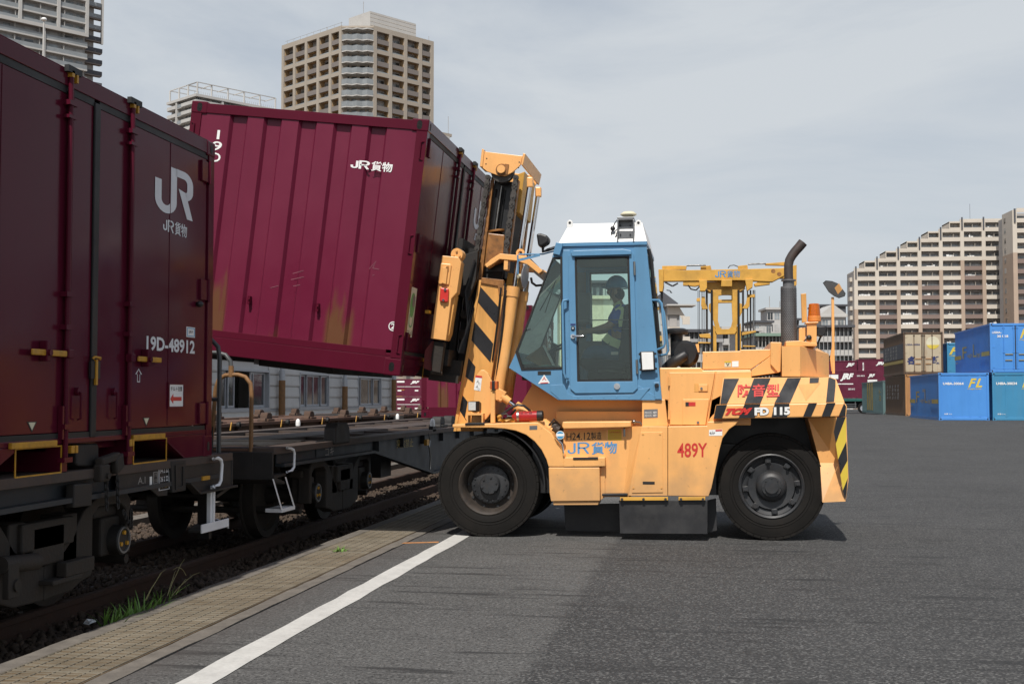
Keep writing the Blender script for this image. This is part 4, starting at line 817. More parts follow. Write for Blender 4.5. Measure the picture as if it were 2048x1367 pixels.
def wheel(label, c, r, rim_r, dish, nbolt, d=1, inner=None):

    rim = MB(); c = Vector(c)
    if dish:                                                    # driven front wheel: deep dish with the hub inside
        rim.lathe([(rim_r+.008, .012), (rim_r-.004, .006), (rim_r-.02, .02), (rim_r-.035, .05), (rim_r-.05, .12), (rim_r-.055, .20), (.16, .21), (.16, .26)], c, (0, d, 0), 48)
    else:
        rim.lathe([(rim_r+.008, .012), (rim_r-.004, .004), (rim_r-.022, .018), (rim_r-.03, .06), (rim_r-.075, .075), (rim_r-.09, .05), (.155, .06), (.15, .02), (.13, -.01), (.10, -.022), (.098, -.035), (.068, -.035), (.066, -.06), (0, -.062)], c, (0, d, 0), 48)
    wr = part('wheel', rim, 'rimbrown' if dish else 'wheelgrey', fk, label=label)
    tyre(c, r, .29, rim_r, d, wr)
    if dish:
        hb = MB(); hb.lathe([(.20, .21), (.20, .15), (.185, .14), (.11, .135), (.105, .10), (.095, .085), (0, .085)], c, (0, d, 0), 40); part('hub', hb, 'wheelgrey', wr)
        bm = MB()
        for i in range(18): a = 2*math.pi*i/18; e = c+Vector((.170*math.cos(a), d*.142, .170*math.sin(a))); bm.cyl(e, e-Vector((0, d*.014, 0)), .009, n=6)
        for i in range(6): a = 2*math.pi*i/6+.3; e = c+Vector((.078*math.cos(a), d*.085, .078*math.sin(a))); bm.cyl(e, e-Vector((0, d*.012, 0)), .012, n=6)
        for i in range(10): a = 2*math.pi*i/10; e = c+Vector((.235*math.cos(a), d*.208, .235*math.sin(a))); bm.cyl(e, e-Vector((0, d*.03, 0)), .016, n=6)
        part('wheel_bolts', bm, 'wheelgrey', wr)
    else:
        for i in range(nbolt):
            a = 2*math.pi*i/nbolt+.12; e = Vector((math.cos(a), 0, math.sin(a))); tg = Vector((-math.sin(a), 0, math.cos(a))); p = c+e*(rim_r-.062)+Vector((0, d*.055, 0))
            bm = MB(); bm.obox(p, e*.030, tg*.030, Vector((0, .018, 0))); bm.cyl(p-Vector((0, d*.016, 0)), p-Vector((0, d*.05, 0)), .019, n=6); part('wheel_nut', bm, 'wheelgrey', wr, bev=.006)
        bm = MB()
        for i in range(8): a = 2*math.pi*i/8; e = c+Vector((.084*math.cos(a), -d*.034, .084*math.sin(a))); bm.cyl(e, e-Vector((0, d*.008, 0)), .007, n=6)
        part('cap_bolts', bm, 'wheelgrey', wr)
    return wr
YW = 12.50; fc = V(975.6, 970.7, YW); wheel('front wheel with deep dished brown rim', (fc.x, YW, .530), .530, .305, True, 0)
YR = 12.64; rc = V(1542.9, 968, YR); wheel('rear wheel with bolted grey hub', (rc.x, YR, .540), .532, .320, False, 8)
FXc, RXc = fc.x, rc.x
for x, dish, r, rr in ((FXc, True, .53, .305), (RXc, False, .532, .320)): wheel(None, (x, YF+YB-(YW if dish else YR), r), r, rr, dish, 8, -1)
mb = MB(); mb.cyl((FXc, 12.75, .53), (FXc, 14.25, .53), .16, n=18); mb.box(RXc-.12, RXc+.12, 12.85, 14.2, .42, .66); mb.box(FXc-.1, RXc+.3, 13.0, 13.7, .42, .95); mb.box(FXc+.45, RXc-.55, 12.62, 14.08, .45, 1.0); part('chassis', mb, 'black', fk)
for s in (0, 1):                                                # inner front tyre of the dual pair
    mb = MB(); yy = 12.84 if s == 0 else 14.20; mb.lathe([(.3, 0), (.45, 0), (.515, .03), (.525, .15), (.515, .24), (.45, .27), (.3, .27)], (FXc, yy, .53), (0, 1 if s == 0 else -1, 0), 48); part('inner_tyre', mb, 'rubber', fk)
# --- lower body, fenders (near side outlines, mirrored to the far side)
fpart('front_fender', [(905, 848), (1075, 844), (1103, 866), (1129, 908), (1129, 933), (1097, 933), (1093, 919), (1083, 899), (1069, 882), (1052, 869), (1032, 861), (1010, 857), (985, 855), (905, 854.5)], YB, YB+.05, bev=.008, mirror=True)
mb = MB(); a = Q([(905, 848), (1075, 844), (1103, 866), (1129, 908), (1129, 913), (1101, 870), (1074, 848), (905, 852)]); mb.prism(a, 'y', YB+.05, YF-.05); part('fender_top', mb, 'orange', fk)
fpart('fender_tread', [(930, 845.5), (969, 844.5), (969, 849), (930, 850)], YB-.01, YB+.25, 'black', .003)
mb = MB(); n = 16; ctr = (FXc, .53); arc_o = [(ctr[0]+.60*math.cos(a), ctr[1]+.60*math.sin(a)) for a in [R(-5)+R(80)*i/n for i in range(n+1)]]; arc_i = [(ctr[0]+.585*math.cos(a), ctr[1]+.585*math.sin(a)) for a in [R(-5)+R(80)*i/n for i in range(n+1)]][::-1]
mb.prism(arc_o+arc_i, 'y', YB+.05, YF-.05); part('wheel_arch', mb, 'black', fk)
fpart('step_box', [(1127, 914), (1210, 914), (1210, 932), (1127, 933)], YB-.005, YB+.3, bev=.006)
fpart('step_tread', [(1146, 914.2), (1196, 914), (1196, 918), (1146, 918.4)], YB-.014, YB+.18, 'black', .002)
fpart('side_box', [(1097, 934), (1199, 934), (1200, 1001), (1102, 1002), (1099, 985)], YB, YB+.32, bev=.007, mirror=True)
fpart('side_box_foot', [(1106, 1002.5), (1198, 1002), (1196, 1009), (1107, 1009.5)], YB+.02, YB+.3, bev=.004)
fpart('step_side', [(1200, 934), (1210, 932), (1210, 993), (1201, 1000)], YB+.07, YB+.3, 'orange', .003)
fpart('side_panel', [(1127, 857), (1262, 853), (1262, 993), (1210, 993), (1210, 914), (1127, 914)], YB+.085, YB+.4, bev=.003)
fpart('top_ledge', [(1125, 843), (1248, 842), (1262, 842), (1262, 853), (1248, 854), (1127, 857), (1124, 852)], YB-.012, YB+.4, bev=.008)
# access panel swelling outward, rear side panel
mb = MB(); a = Q([(1262, 853), (1283, 853), (1257, 993), (1246, 993)], YB+.02); A_ = [(p[0], YB+.085 if i in (0, 3) else YB+.005, p[1]) for i, p in enumerate(a)]; A_ = [A_[0], A_[1], A_[2], A_[3]]; Bk = [(p[0], YB+.4, p[2]) for p in A_]; mb.loft(A_, Bk); part('panel_slope', mb, 'orange', fk, bev=.003)
fpart('access_panel', [(1283, 852), (1335, 852), (1335, 991), (1257, 991)], YB, YB+.4, bev=.004)
fpart('access_door', [(1281, 864), (1325, 863.5), (1326, 984), (1264, 985)], YB-.008, YB, bev=.002, parent=None)
o_ = MB(); o_.prism([(B(1297.5, 965)[0]+p[0], B(1297.5, 965)[1]+p[1]) for p in [(-.06, -.014), (.06, -.014), (.06, .014), (-.06, .014)]], 'y', YB-.0105, YB-.0085); part('finger_slot', o_, 'gasket', fk, bev=.0)
mb = MB()
for px, py in ((1286, 867.5), (1320, 867.5), (1267, 975), (1323, 975)): p = V(px, py, YB-.008); mb.cyl(p, p-Vector((0, .006, 0)), .009, n=8)
part('panel_screws', mb, 'masty', fk)
fpart('rear_side_panel', [(1336, 852), (1414, 851), (1415, 842.5), (1476.5, 841), (1471, 849), (1458, 858), (1445, 876), (1439, 899), (1431.7, 934), (1423, 975), (1417, 992), (1336, 991)], YB, YB+.3, bev=.006, mirror=True)
fpart('sill_strip', [(1240, 993.5), (1336, 993), (1336, 1000), (1240, 1000.5)], YB-.004, YB+.05, 'oldyellow', .003)
fpart('sill_strip', [(1357, 993), (1411, 992.5), (1410, 999.5), (1357, 1000)], YB-.004, YB+.05, 'oldyellow', .003)
mb = MB()
for px in (1244, 1287, 1331, 1362, 1406): p = V(px, 997.5, YB-.004); mb.cyl(p, p-Vector((0, .012, 0)), .014, n=6)
part('sill_bolts', mb, 'rimbrown', fk)
fpart('step_edge', [(1204, 987), (1255, 986), (1255, 990.5), (1204, 991.5)], YB-.012, YB+.09, 'black', .003)
fpart('rubber_flap', [(1238, 1000), (1415, 1000), (1415, 1067), (1240, 1066)], YB+.03, YB+.05, 'flap', .003)
fpart('inner_flap', [(1128, 1008), (1240, 1006), (1240, 1062), (1131, 1061.5)], YB+.40, YB+.42, 'flap', .003)
fpart('rear_flap', [(1413, 1000), (1432, 996), (1434, 1060), (1416, 1064)], YB+.30, YB+.32, 'flap', .003)
# --- upper body between cab and counterweight
fpart('body_upper', [(1030, 848), (1030, 828), (1068, 762), (1140, 762), (1285, 800), (1326, 800), (1326, 852), (1110, 856)], YB+.42, YF-.42, bev=.006)
fpart('body_band', [(1112, 822), (1284, 822), (1284, 852), (1128, 856), (1112, 840)], YB+.36, YB+.42, bev=.004, ref=YB+.36)
fpart('cab_base', [(1284, 798), (1330, 798), (1336, 851), (1284, 852)], YB+.14, YF-.14, bev=.006)
fpart('hood_side', [(1319, 735), (1402, 734.5), (1406, 740), (1502, 739), (1502, 850), (1336, 851), (1336, 800), (1322, 798)], YB+.16, YF-.16, bev=.01)
d1 = fpart('engine_door', [(1338.5, 744.5), (1430, 744), (1426, 768), (1411, 850), (1340, 849)], YB+.14, YB+.16, bev=.004)
fpart('door_cutout', [(1388.5, 767), (1416.5, 767), (1416.5, 783.5), (1388.5, 783.5)], YB+.137, YB+.14, 'masty', 0, d1)
fpart('door_handle', [(1397, 768), (1415.5, 768), (1415, 782), (1397, 782)], YB+.128, YB+.137, 'orange', .004, d1)
fpart('service_flap', [(1365.5, 798), (1418.5, 797.5), (1411, 849.5), (1365.5, 849)], YB+.128, YB+.14, 'orange', .004, d1)
mb = MB(); p = V(1403, 776, YB+.128); mb.cyl(p, p-Vector((0, .01, 0)), .012, n=12); p = V(1396, 844.5, YB+.128); mb.cyl(p, p-Vector((0, .012, 0)), .014, n=10); part('door_lock', mb, 'steel', d1)
mb = MB()
for py in (762, 829): mb.cyl(V(1338, py-9, YB+.135), V(1338, py+9, YB+.135), .011, n=8)
part('door_hinges', mb, 'orange', d1)
fpart('rear_door', [(1432.5, 744), (1503, 742), (1503, 760), (1424, 800), (1418, 838), (1414, 849)], YB+.135, YB+.16, bev=.004)
fpart('hood', [(1405, 703), (1480, 701.5), (1480, 699), (1541, 698), (1541, 711), (1502, 738), (1405, 738.5)], YB+.20, YF-.20, bev=.012)
fpart('hood_post', [(1541, 683.5), (1563, 684), (1561, 743), (1556, 745), (1541, 728)], YB+.14, YF-.14, bev=.006)
fpart('hood_corner', [(1503, 739.5), (1541, 711.5), (1541, 728), (1556, 745), (1503, 752)], YB+.17, YF-.17, bev=.004)
mb = MB()                                                       # bevelled box on the counterweight
f0 = Q([(1563.5, 692), (1600, 692), (1600, 752), (1564.5, 752)], YB+.10); xb, zt = B(1635, 692, YB+.48); x2, z2 = B(1659, 707, YB+.55)
z0 = f0[3][1]; x0, x1 = f0[0][0], f0[1][0]; za = f0[0][1]
loop = [(x0, YB+.10), (x1, YB+.10), (x2, YB+.62), (x2, YF-.62), (x1, YF-.10), (x0, YF-.10)]
top = [(x0, YB+.12, za), (x1, YB+.12, za), (xb, YB+.55, za), (xb, YF-.55, za), (x1, YF-.12, za), (x0, YF-.12, za)]
mid = [(a, b, za if i in (0, 1, 4, 5) else z2) for i, (a, b) in enumerate(loop)]; bot = [(a, b, z0) for a, b in loop]
mb.loft(bot, mid, caps=False); mb.loft(mid, top, caps=False); mb.add(top, [tuple(range(6))]); mb.add(bot, [tuple(range(6))[::-1]]); part('radiator_box', mb, 'orange', fk, bev=.008)
fpart('box_top', [(1571.5, 682), (1600, 681), (1634, 686), (1634, 692), (1571.5, 692)], YB+.2, YF-.35, bev=.005)
# --- counterweight: raked upper block, protruding lower band, rear leg
YU0, YU1 = YB+.0, YB+.07
lowU = Q([(1439.5, 808), (1689, 804)], YU0); topU = Q([(1446, 755.5), (1660, 753.5), (1672, 758)], YU1)
A_ = [(lowU[0][0], YU0, lowU[0][1]), (lowU[1][0], YU0, lowU[1][1]), (topU[2][0], YU1, topU[2][1]), (topU[1][0], YU1, topU[1][1]), (topU[0][0], YU1, topU[0][1])]
mir = lambda P: [(p[0], YB+YF-p[1], p[2]) for p in P]
mb = MB(); mb.loft(A_, mir(A_)); cw = part('counterweight', mb, 'orange', fk, bev=.014)
YL = YB-.03; bl = Q([(1431.7, 809), (1689, 804.5), (1694.5, 812), (1692.5, 832), (1670, 833), (1426.5, 837.5)], YL); mb = MB(); mb.prism(bl, 'y', YL, YB+YF-YL); part('counterweight_band', mb, 'orange', fk, bev=.012)
lg = [(1616, 834), (1692.5, 832), (1697, 960), (1691, 1001), (1645, 1004), (1650, 968), (1640, 925)]
pts = Q(lg, YB+.14); mb = MB(); out = Q([(1672, 834), (1692.5, 832.5), (1697, 960), (1691, 1002)], YL)
q = lambda p, y: (p[0], y, p[1]); a1, a2, a3, a4 = q(out[0], YL), q(out[1], YL), q(out[2], YL), q(out[3], YL)
i1, i2, i3 = q(B(1616, 835, YB+.22), YB+.22), q(B(1640, 925, YB+.22), YB+.22), q(B(1645, 1004, YB+.08), YB+.08); kn = q(B(1676, 925, YB+.20), YB+.20)
fr = [a1, a2, a3, a4, i3, kn, i2, i1]
n8 = len(fr); bk = mir(fr); mb.add(fr+bk, [(0, 1, 2, 3), (0, 3, 5), (3, 4, 5), (0, 5, 7), (5, 6, 7), (4, 6, 5)]+[(8, 11, 10, 9), (8, 13, 11), (11, 13, 12), (8, 15, 13), (13, 15, 14), (12, 13, 14)]+[(0, 8, 9, 1), (1, 9, 10, 2), (2, 10, 11, 3), (3, 11, 12, 4), (4, 12, 14, 6), (6, 14, 15, 7), (7, 15, 8, 0)])
part('rear_leg', mb, 'orange', fk)
fpart('wheel_well', [(1440, 838), (1616, 836), (1645, 930), (1500, 930), (1440, 930)], YB+.85, YF-.85, 'black', 0)
# pocket of the counterweight block, only a flat darker triangle
def decal(name, pts, pl, m, parent, lift=.002):
    """flat print on the plane y = pl(x, z)"""
    mb = MB(); P = []
    for a, b in pts:
        y = pl
        if callable(pl): y = pl(b)
        P.append(at(a, b, Y=y)-Vector((0, lift, 0)))
    mb.add(P, [tuple(range(len(P)))]); return part(name, mb, m, parent, fix=False)
yU = lambda py: YU0+(YU1-YU0)*max(0, min(1, (806-py)/(806-754.5)))
pk = decal('pocket_face', [(1597, 769), (1641, 765), (1612, 801)], yU, 'masty', cw, .004)
def stripes(sets, pl, parent, m='blacktape'):
    for s in sets: decal('hazard_stripe', s, pl, m, parent, .0045)
stripes([[(1448, 757), (1478, 756.6), (1454, 806.8), (1440.5, 807)], [(1508, 756.2), (1541, 755.8), (1521, 805.8), (1489, 806.2)], [(1575, 755.4), (1602, 755), (1580, 804.8), (1549, 805.4)], [(1619.5, 755), (1638, 754.8), (1637, 765), (1619, 765.6)], [(1657, 754.8), (1660, 754.6), (1671, 759), (1671, 772), (1668, 803.5), (1652, 804)]], yU, cw)
stripes([[(1432.5, 809.5), (1454, 809), (1444, 836), (1427.5, 836.5)], [(1489, 808), (1521, 807.6), (1509, 834.8), (1477, 835.6)], [(1549, 807), (1579, 806.6), (1574, 833.6), (1543, 834.2)], [(1617, 806), (1634, 805.6), (1622, 832.8), (1606, 833)], [(1653, 805.6), (1671, 805.2), (1660, 832.2), (1643, 832.6)], [(1688, 806), (1692, 812), (1690.5, 831.5), (1677, 832)]], YL, cw)
mb = MB(); ch = [[(1674, 833.5), (1691.5, 833), (1671.5, 885), (1667.5, 863)], [(1692.6, 882), (1694.8, 920), (1680.5, 947), (1676, 918)], [(1695.6, 955), (1693, 985), (1690.5, 999), (1685.5, 980)]]
def legplane(px, py): return V(px, py, YL)-Vector((0, .002, 0))
for s in ch: decal('hazard_stripe', s, YL, 'blacktape', fk, .0025)
for s in ([(1691.6, 834), (1692.6, 882), (1676, 918), (1671.5, 887)], [(1695, 920), (1695.8, 955), (1685.5, 980), (1680.7, 949)]): decal('hazard_stripe', s, YL, 'yellowtape', fk, .0025)
# --- writing on the body
def ftext(s, ll, lr, ul, m, parent=None, Y=YB, bold=0, shear=0, lift=.002): return text(s, V(*ll, Y), V(*lr, Y), V(*ul, Y), m, parent or fk, bold, shear, lift=lift)
yP = YB+.085
mb = MB(); decal('name_patch', [(1129, 861), (1213, 859), (1213, 878), (1129, 879.5)], yP, 'masty', fk, .001)
ftext('H24.12', (1133, 880), (1181, 878.5), (1133, 865.5), 'blackink', Y=yP, bold=.005); ftext('製造', (1182, 879), (1203, 878), (1182, 864), 'blackink', Y=yP, bold=.01)
v, f = join2([stroke2([(0.02, .35), (.02, .28)]+arc(.17, .22, .15, 180, 360, 8)[1:]+[(.32, .92)], .11), stroke2([(.52, .0), (.52, .92), (.80, .92)]+arc(.80, .71, .21, 90, -90, 8)[1:]+[(.52, .50)], .11), stroke2([(.78, .50), (1.0, .0)], .11)])
flat(v, f, V(1135, 908, yP), V(1179, 907, yP), V(1135, 884.5, yP), 'blueink', fk, 'lettering', .002); ftext('貨物', (1183, 908.5), (1234, 906.5), (1183, 884), 'blueink', Y=yP, bold=.022)
decal('yellow_sticker', [(1216, 859), (1243, 858), (1243, 880), (1216, 879.5)], yP, 'stickyellow', fk, .002)
for k in range(4): ftext('注意事項確認', (1218, 865.5+k*4), (1241, 865+k*4), (1218, 862.6+k*4), 'redink' if k == 0 else 'masty', Y=yP, lift=.004)
mb = MB(); c = V(1120.5, 869.5, YB-.003); mb.cyl(c, c+Vector((0, .002, 0)), .043, n=28); part('round_sticker', mb, 'decalwhite', fk); mb = MB(); mb.cyl(c-Vector((0, .002, 0)), c, .037, n=28); part('round_sticker', mb, 'stickblue', fk)
decal('round_sticker', [(1112.5, 867), (1128.5, 866.6), (1128.5, 871.5), (1112.5, 872)], YB-.006, 'decalwhite', fk, .001)
ftext('489Y', (1354.5, 914.5), (1414.5, 914), (1354.5, 885.5), 'redink', bold=.018)
decal('warning_sticker', [(1418, 859), (1444.5, 858), (1444.5, 870.5), (1418, 871)], YB, 'decalwhite', fk, .002); decal('warning_sticker', [(1431, 859), (1444, 858.5), (1444, 861.5), (1431, 862)], YB, 'redink', fk, .004); ftext('→人←', (1419, 869), (1430, 868.5), (1419, 861), 'blackink', bold=.03, lift=.004)
ftext('TCM', (1449, 829.8), (1501, 828.6), (1453, 816.0), 'red', Y=YL, bold=.075, shear=.35, lift=.007)
for bld, m_, lf in ((.10, 'gasket', .006), (.055, 'decalwhite', .0085)): ftext('FD 115', (1508+(.0 if bld > .06 else 1), 830.3), (1580, 829), (1508+(.0 if bld > .06 else 1), 814.5), m_, Y=YL, bold=bld, lift=lf)
for k, ch_ in enumerate('防音型'):
    a = 1475+k*29.0; text(ch_, at(a, 793.5, Y=yU(793)), at(a+26, 792.7, Y=yU(793)), at(a+.5, 768.5, Y=yU(768)), 'red', cw, .02, lift=.008)
for k in range(2): decal('warning_sticker', [(1449+k*15, 722), (1462+k*15, 721.6), (1462+k*15, 733), (1449+k*15, 733.4)], YB+.2, 'decalwhite' if k else 'cream', fk, .003)
decal('warning_sticker', [(1449, 722), (1462, 721.6), (1462, 724.6), (1449, 725)], YB+.2, 'stickyellow', fk, .005); ftext('V', (1452, 732), (1459, 732), (1452, 725.5), 'blackink', Y=YB+.2, lift=.005, bold=.02)
decal('warning_sticker', [(1371, 803.5), (1391, 803.5), (1391, 811.5), (1371, 811.5)], YB+.128, 'redink', fk, .003); decal('warning_sticker', [(1371, 804), (1377.5, 804), (1377.5, 811.5), (1371, 811.5)], YB+.128, 'blackink', fk, .005)
decal('rating_plate', [(1288, 818.5), (1315.5, 817.5), (1315.5, 834.5), (1288, 835.5)], YB+.14, 'nosign', fk, .003)
for k in range(2): ftext('FD115  489', (1290, 827+k*6), (1313, 826+k*6), (1290, 823+k*6), 'decalwhite', Y=YB+.14, lift=.005)
decal('info_plate', [(1059, 851), (1074.5, 850.5), (1074.5, 858.5), (1059, 859)], YB, 'nosign', fk, .002)
mb = MB(); p0, p1 = V(1249, 856, YB+.03), V(1249, 873, YB+.03); mb.tube([p0, p0-Vector((0, .03, .01)), p1-Vector((0, .03, -.01)), p1], .012, 8); part('latch', mb, 'steel', fk)
mb = MB(); mb.tube([V(1110, 875, YB-.002), V(1114, 877, YB-.035), V(1124, 888, YB-.035), V(1127, 905, YB-.035), V(1127, 910, YB-.002)], .010, 8); part('step_handle', mb, 'chrome', fk)
mb = MB(); p = V(1268, 843, YB+.1); mb.sphere(p, .022); mb.tube([p, p+Vector((.06, 0, -.005)), p+Vector((.08, 0, -.03))], .008, 6); part('wire_lamp', mb, 'steel', fk)
# --- on the hood: exhaust, air cleaner, beacon, horn, mirror
ex = MB(); YX = 12.95; pth = [V(1578, 690, YX), V(1578, 545, YX), V(1577, 537, YX), V(1579, 525, YX), V(1586, 516, YX), V(1604, 491, YX)]
eg = MB(); eg.cyl(V(1578, 690, YX), V(1577, 573, YX), .082, .080, n=28, caps=False); gd = part('exhaust_guard', eg, 'perf', fk)
pm = MB()
for i in range(26):
    for k in range(34):
        a = R(180+360/52*i*2)+R(6)*(k % 2); zz = k/34
        p = V(1578, 688, YX).lerp(V(1577, 575, YX), zz); e = Vector((math.cos(a), math.sin(a), 0)); t_ = Vector((-math.sin(a), math.cos(a), 0))
        c_ = p+e*.0825; pm.quad(c_-t_*.0045-Vector((0, 0, .005)), c_+t_*.0045-Vector((0, 0, .005)), c_+t_*.0045+Vector((0, 0, .005)), c_-t_*.0045+Vector((0, 0, .005)))
pp = part('perforation', pm, 'gasket', gd, fix=False); pp['kind'] = 'stuff'
ex.tube([V(1578, 575, YX), V(1577, 545, YX), V(1577, 530, YX), V(1579, 520, YX), V(1584, 511, YX), V(1590, 503, YX), V(1599, 493, YX), V(1606, 484.5, YX)], [.046, .046, .046, .047, .048, .049, .050, .051], 20, False)
ex.tube([V(1606, 484.5, YX), V(1590, 503, YX)], [.047, .045], 20, False); part('exhaust_pipe', ex, 'soot', fk)
mb = MB(); mb.cyl(V(1577, 562, YX), V(1577, 559, YX), .075, n=24); mb.cyl(V(1577, 574, YX), V(1577, 562, YX), .058, n=20); part('exhaust_clamp', mb, 'perf', fk)
mb = MB(); mb.prism(Q([(1602, 587), (1612.5, 586), (1614, 643), (1604, 645)], YB+.42), 'y', YB+.42, YB+.47); part('flag_holder', mb, 'masty', fk, bev=.004)
mb = MB(); mb.prism(Q([(1614, 645), (1633.5, 644), (1633.5, 688), (1614, 690)], YB+.42), 'y', YB+.42, YB+.55); mb.prism(Q([(1598, 656), (1611, 654), (1611, 690), (1598, 690)], YB+.46), 'y', YB+.46, YB+.55); mb.prism(Q([(1611, 644), (1637, 643), (1637, 646), (1611, 647)], YB+.4), 'y', YB+.4, YB+.58); part('beacon_post', mb, 'orange', fk, bev=.005)
p = V(1628.5, 640, YB+.49); mb = MB(); mb.lathe([(.001, .17), (.045, .17), (.053, .165), (.060, .10), (.064, .04)], p, (0, 0, 1), 28); bc = part('beacon_dome', mb, 'amber', fk); mb = MB(); mb.lathe([(.064, .04), (.068, .035), (.068, -.012), (.058, -.015), (0, -.015)], p, (0, 0, 1), 28); part('beacon_base', mb, mat('amberbase', (.70, .24, .05), .4), bc); mb = MB(); mb.lathe([(0, .03), (.02, .03), (.024, .06), (.03, .10), (.04, .15), (.01, .155), (0, .155)], p, (0, 0, 1), 16); part('beacon_reflector', mb, mat('amberglow', (.90, .50, .12), .3), bc)
mb = MB(); p = V(1646, 663, YB+.5); mb.prism(Q([(1634, 654), (1645, 652), (1654, 652), (1650, 668), (1645, 673), (1634, 670)], YB+.44), 'y', YB+.44, YB+.58); mb.tube([V(1642, 672, YB+.5), V(1636, 685, YB+.5)], .012, 6); part('horn_speaker', mb, 'plastic', fk, bev=.018)
mb = MB(); mb.sphere(V(1618, 675, YB+.41), .028); mb.tube([V(1618, 675, YB+.41), V(1610, 680, YB+.41), V(1606, 684, YB+.42)], .008, 6); part('cable_gland', mb, 'black', fk)
mb = MB(); a0, a1 = V(1667, 747, YB+.3), V(1667, 594, YB+.3); mb.box(a0.x-.013, a0.x+.013, YB+.285, YB+.315, a0.z, a1.z); mb.prism(Q([(1663, 742), (1660, 716), (1664, 690), (1664, 742)], YB+.3), 'y', YB+.28, YB+.32); mp_ = part('mirror_post', mb, 'orange', fk, bev=.003)
mo = [(1645, 566), (1651, 561), (1664, 562), (1675, 566), (1686, 578), (1692, 586), (1690, 592), (1678, 596), (1668, 592), (1657, 584)]
ms = MB(); cc = V(1668, 579, YB+.26)
def mface(sc, dy): return [Vector((cc.x+(V(a, b, YB+.26).x-cc.x)*sc, YB+.26+dy+(V(a, b, YB+.26).x-cc.x)*.25, cc.z+(V(a, b, YB+.26).z-cc.z)*sc)) for a, b in mo]
ms.loft(mface(1.0, 0), mface(.85, .05)); mr_ = part('mirror', ms, 'black', fk, bev=.006)
ms = MB(); P = mface(.93, -.003); ms.add(P, [tuple(range(len(P)))]); part('mirror_face', ms, mat('mirrordull', (.07, .07, .07), .3), mr_, fix=False)
ms = MB(); ms.obox(V(1677, 577, YB+.17), (.018, .02, -.03), (.004, .006, .004), (.02, .012, .022)); part('mirror_clamp', ms, 'orange', mr_)
# air cleaner with rain cap
mb = MB(); YA = 13.2; p = V(1353, 668, YA); mb.lathe([(0, .062), (.085, .062), (.125, .045), (.128, .02), (.118, -.002), (.07, -.004), (.066, -.06), (.064, -.28)], p, (0, 0, 1), 32); part('air_intake_cap', mb, 'plastic', fk)
mb = MB(); p = V(1370, 707, 13.05); mb.lathe([(0, 0), (.115, 0), (.142, .03), (.145, .07), (.145, .30), (.12, .33), (0, .33)], p, (0, 1, 0), 36); ac = part('air_cleaner', mb, 'plastic', fk)
mb = MB(); mb.tube([V(1368, 710, 13.02), V(1366, 712, 12.95), V(1357, 718, 12.93), V(1345, 726, 12.95), V(1333, 738, 13.0)], [.048, .055, .060, .062, .062], 18); part('intake_elbow', mb, 'plastic', ac)
fpart('hood_bracket', [(1391, 688), (1397.5, 687), (1399, 704), (1396, 704)], 13.0, 13.02, 'orange', 0)

# ------------------------------------------------------------------ cab
YC, YD = 12.56, 14.10                                            # near and far faces of the cab
C = lambda pts, Y=YC: Q(pts, Y)
cab = part('cab', MB().box(B(1126, 490, YC)[0], B(1290, 490, YC)[0], YC+.03, YD-.03, B(1126, 490, YC)[1]-.045, B(1126, 490, YC)[1]-.01), 'blue', fk)
ORG[cab.name] = ORG[fk.name]
SIDE = {  # plates of the cab's side wall, drawn once and repeated on the far side
 'sill': [(1017.6, 735), (1031, 706), (1036, 709), (1045, 739), (1124, 737.5), (1126, 772), (1142, 772), (1154, 781), (1262, 780), (1274, 770), (1280, 772), (1324, 800), (1117, 799.5)],
 'post': [(1124.5, 500), (1140, 500), (1145, 778), (1127, 786)],
 'rear': [(1264, 500), (1269, 492), (1292.5, 487), (1324, 800), (1270, 778)],
 'top': [(1104, 514), (1108, 500), (1117, 487), (1130, 491), (1292.5, 487), (1292.5, 493), (1268, 507), (1262, 508), (1140, 510), (1124.5, 510), (1124.5, 516)]}
for nm, pts in SIDE.items():
    nm2 = {'sill': 'cab_sill', 'post': 'door_post', 'rear': 'rear_pillar', 'top': 'roof_rail'}[nm]
    k_ = {'sill': 0, 'post': .003, 'rear': .006, 'top': .009}[nm]; mb = MB(); mb.prism(C(pts), 'y', YC+k_, YC+.05+k_); part(nm2, mb, 'blue', cab, bev=.003); mb = MB(); mb.prism(C(pts), 'y', YD-.05-k_, YD-k_); part(nm2, mb, 'blue', cab, bev=.003)
dO = [(1137.5, 512), (1144, 504.5), (1262, 501.5), (1267.5, 508), (1275.5, 776), (1266, 785), (1151, 786), (1141, 777)]
dI = [(1149.5, 515), (1149.6, 514.4), (1258.5, 512), (1258.6, 512.6), (1265.5, 761), (1265.3, 762), (1155, 763), (1154.7, 762.4)]
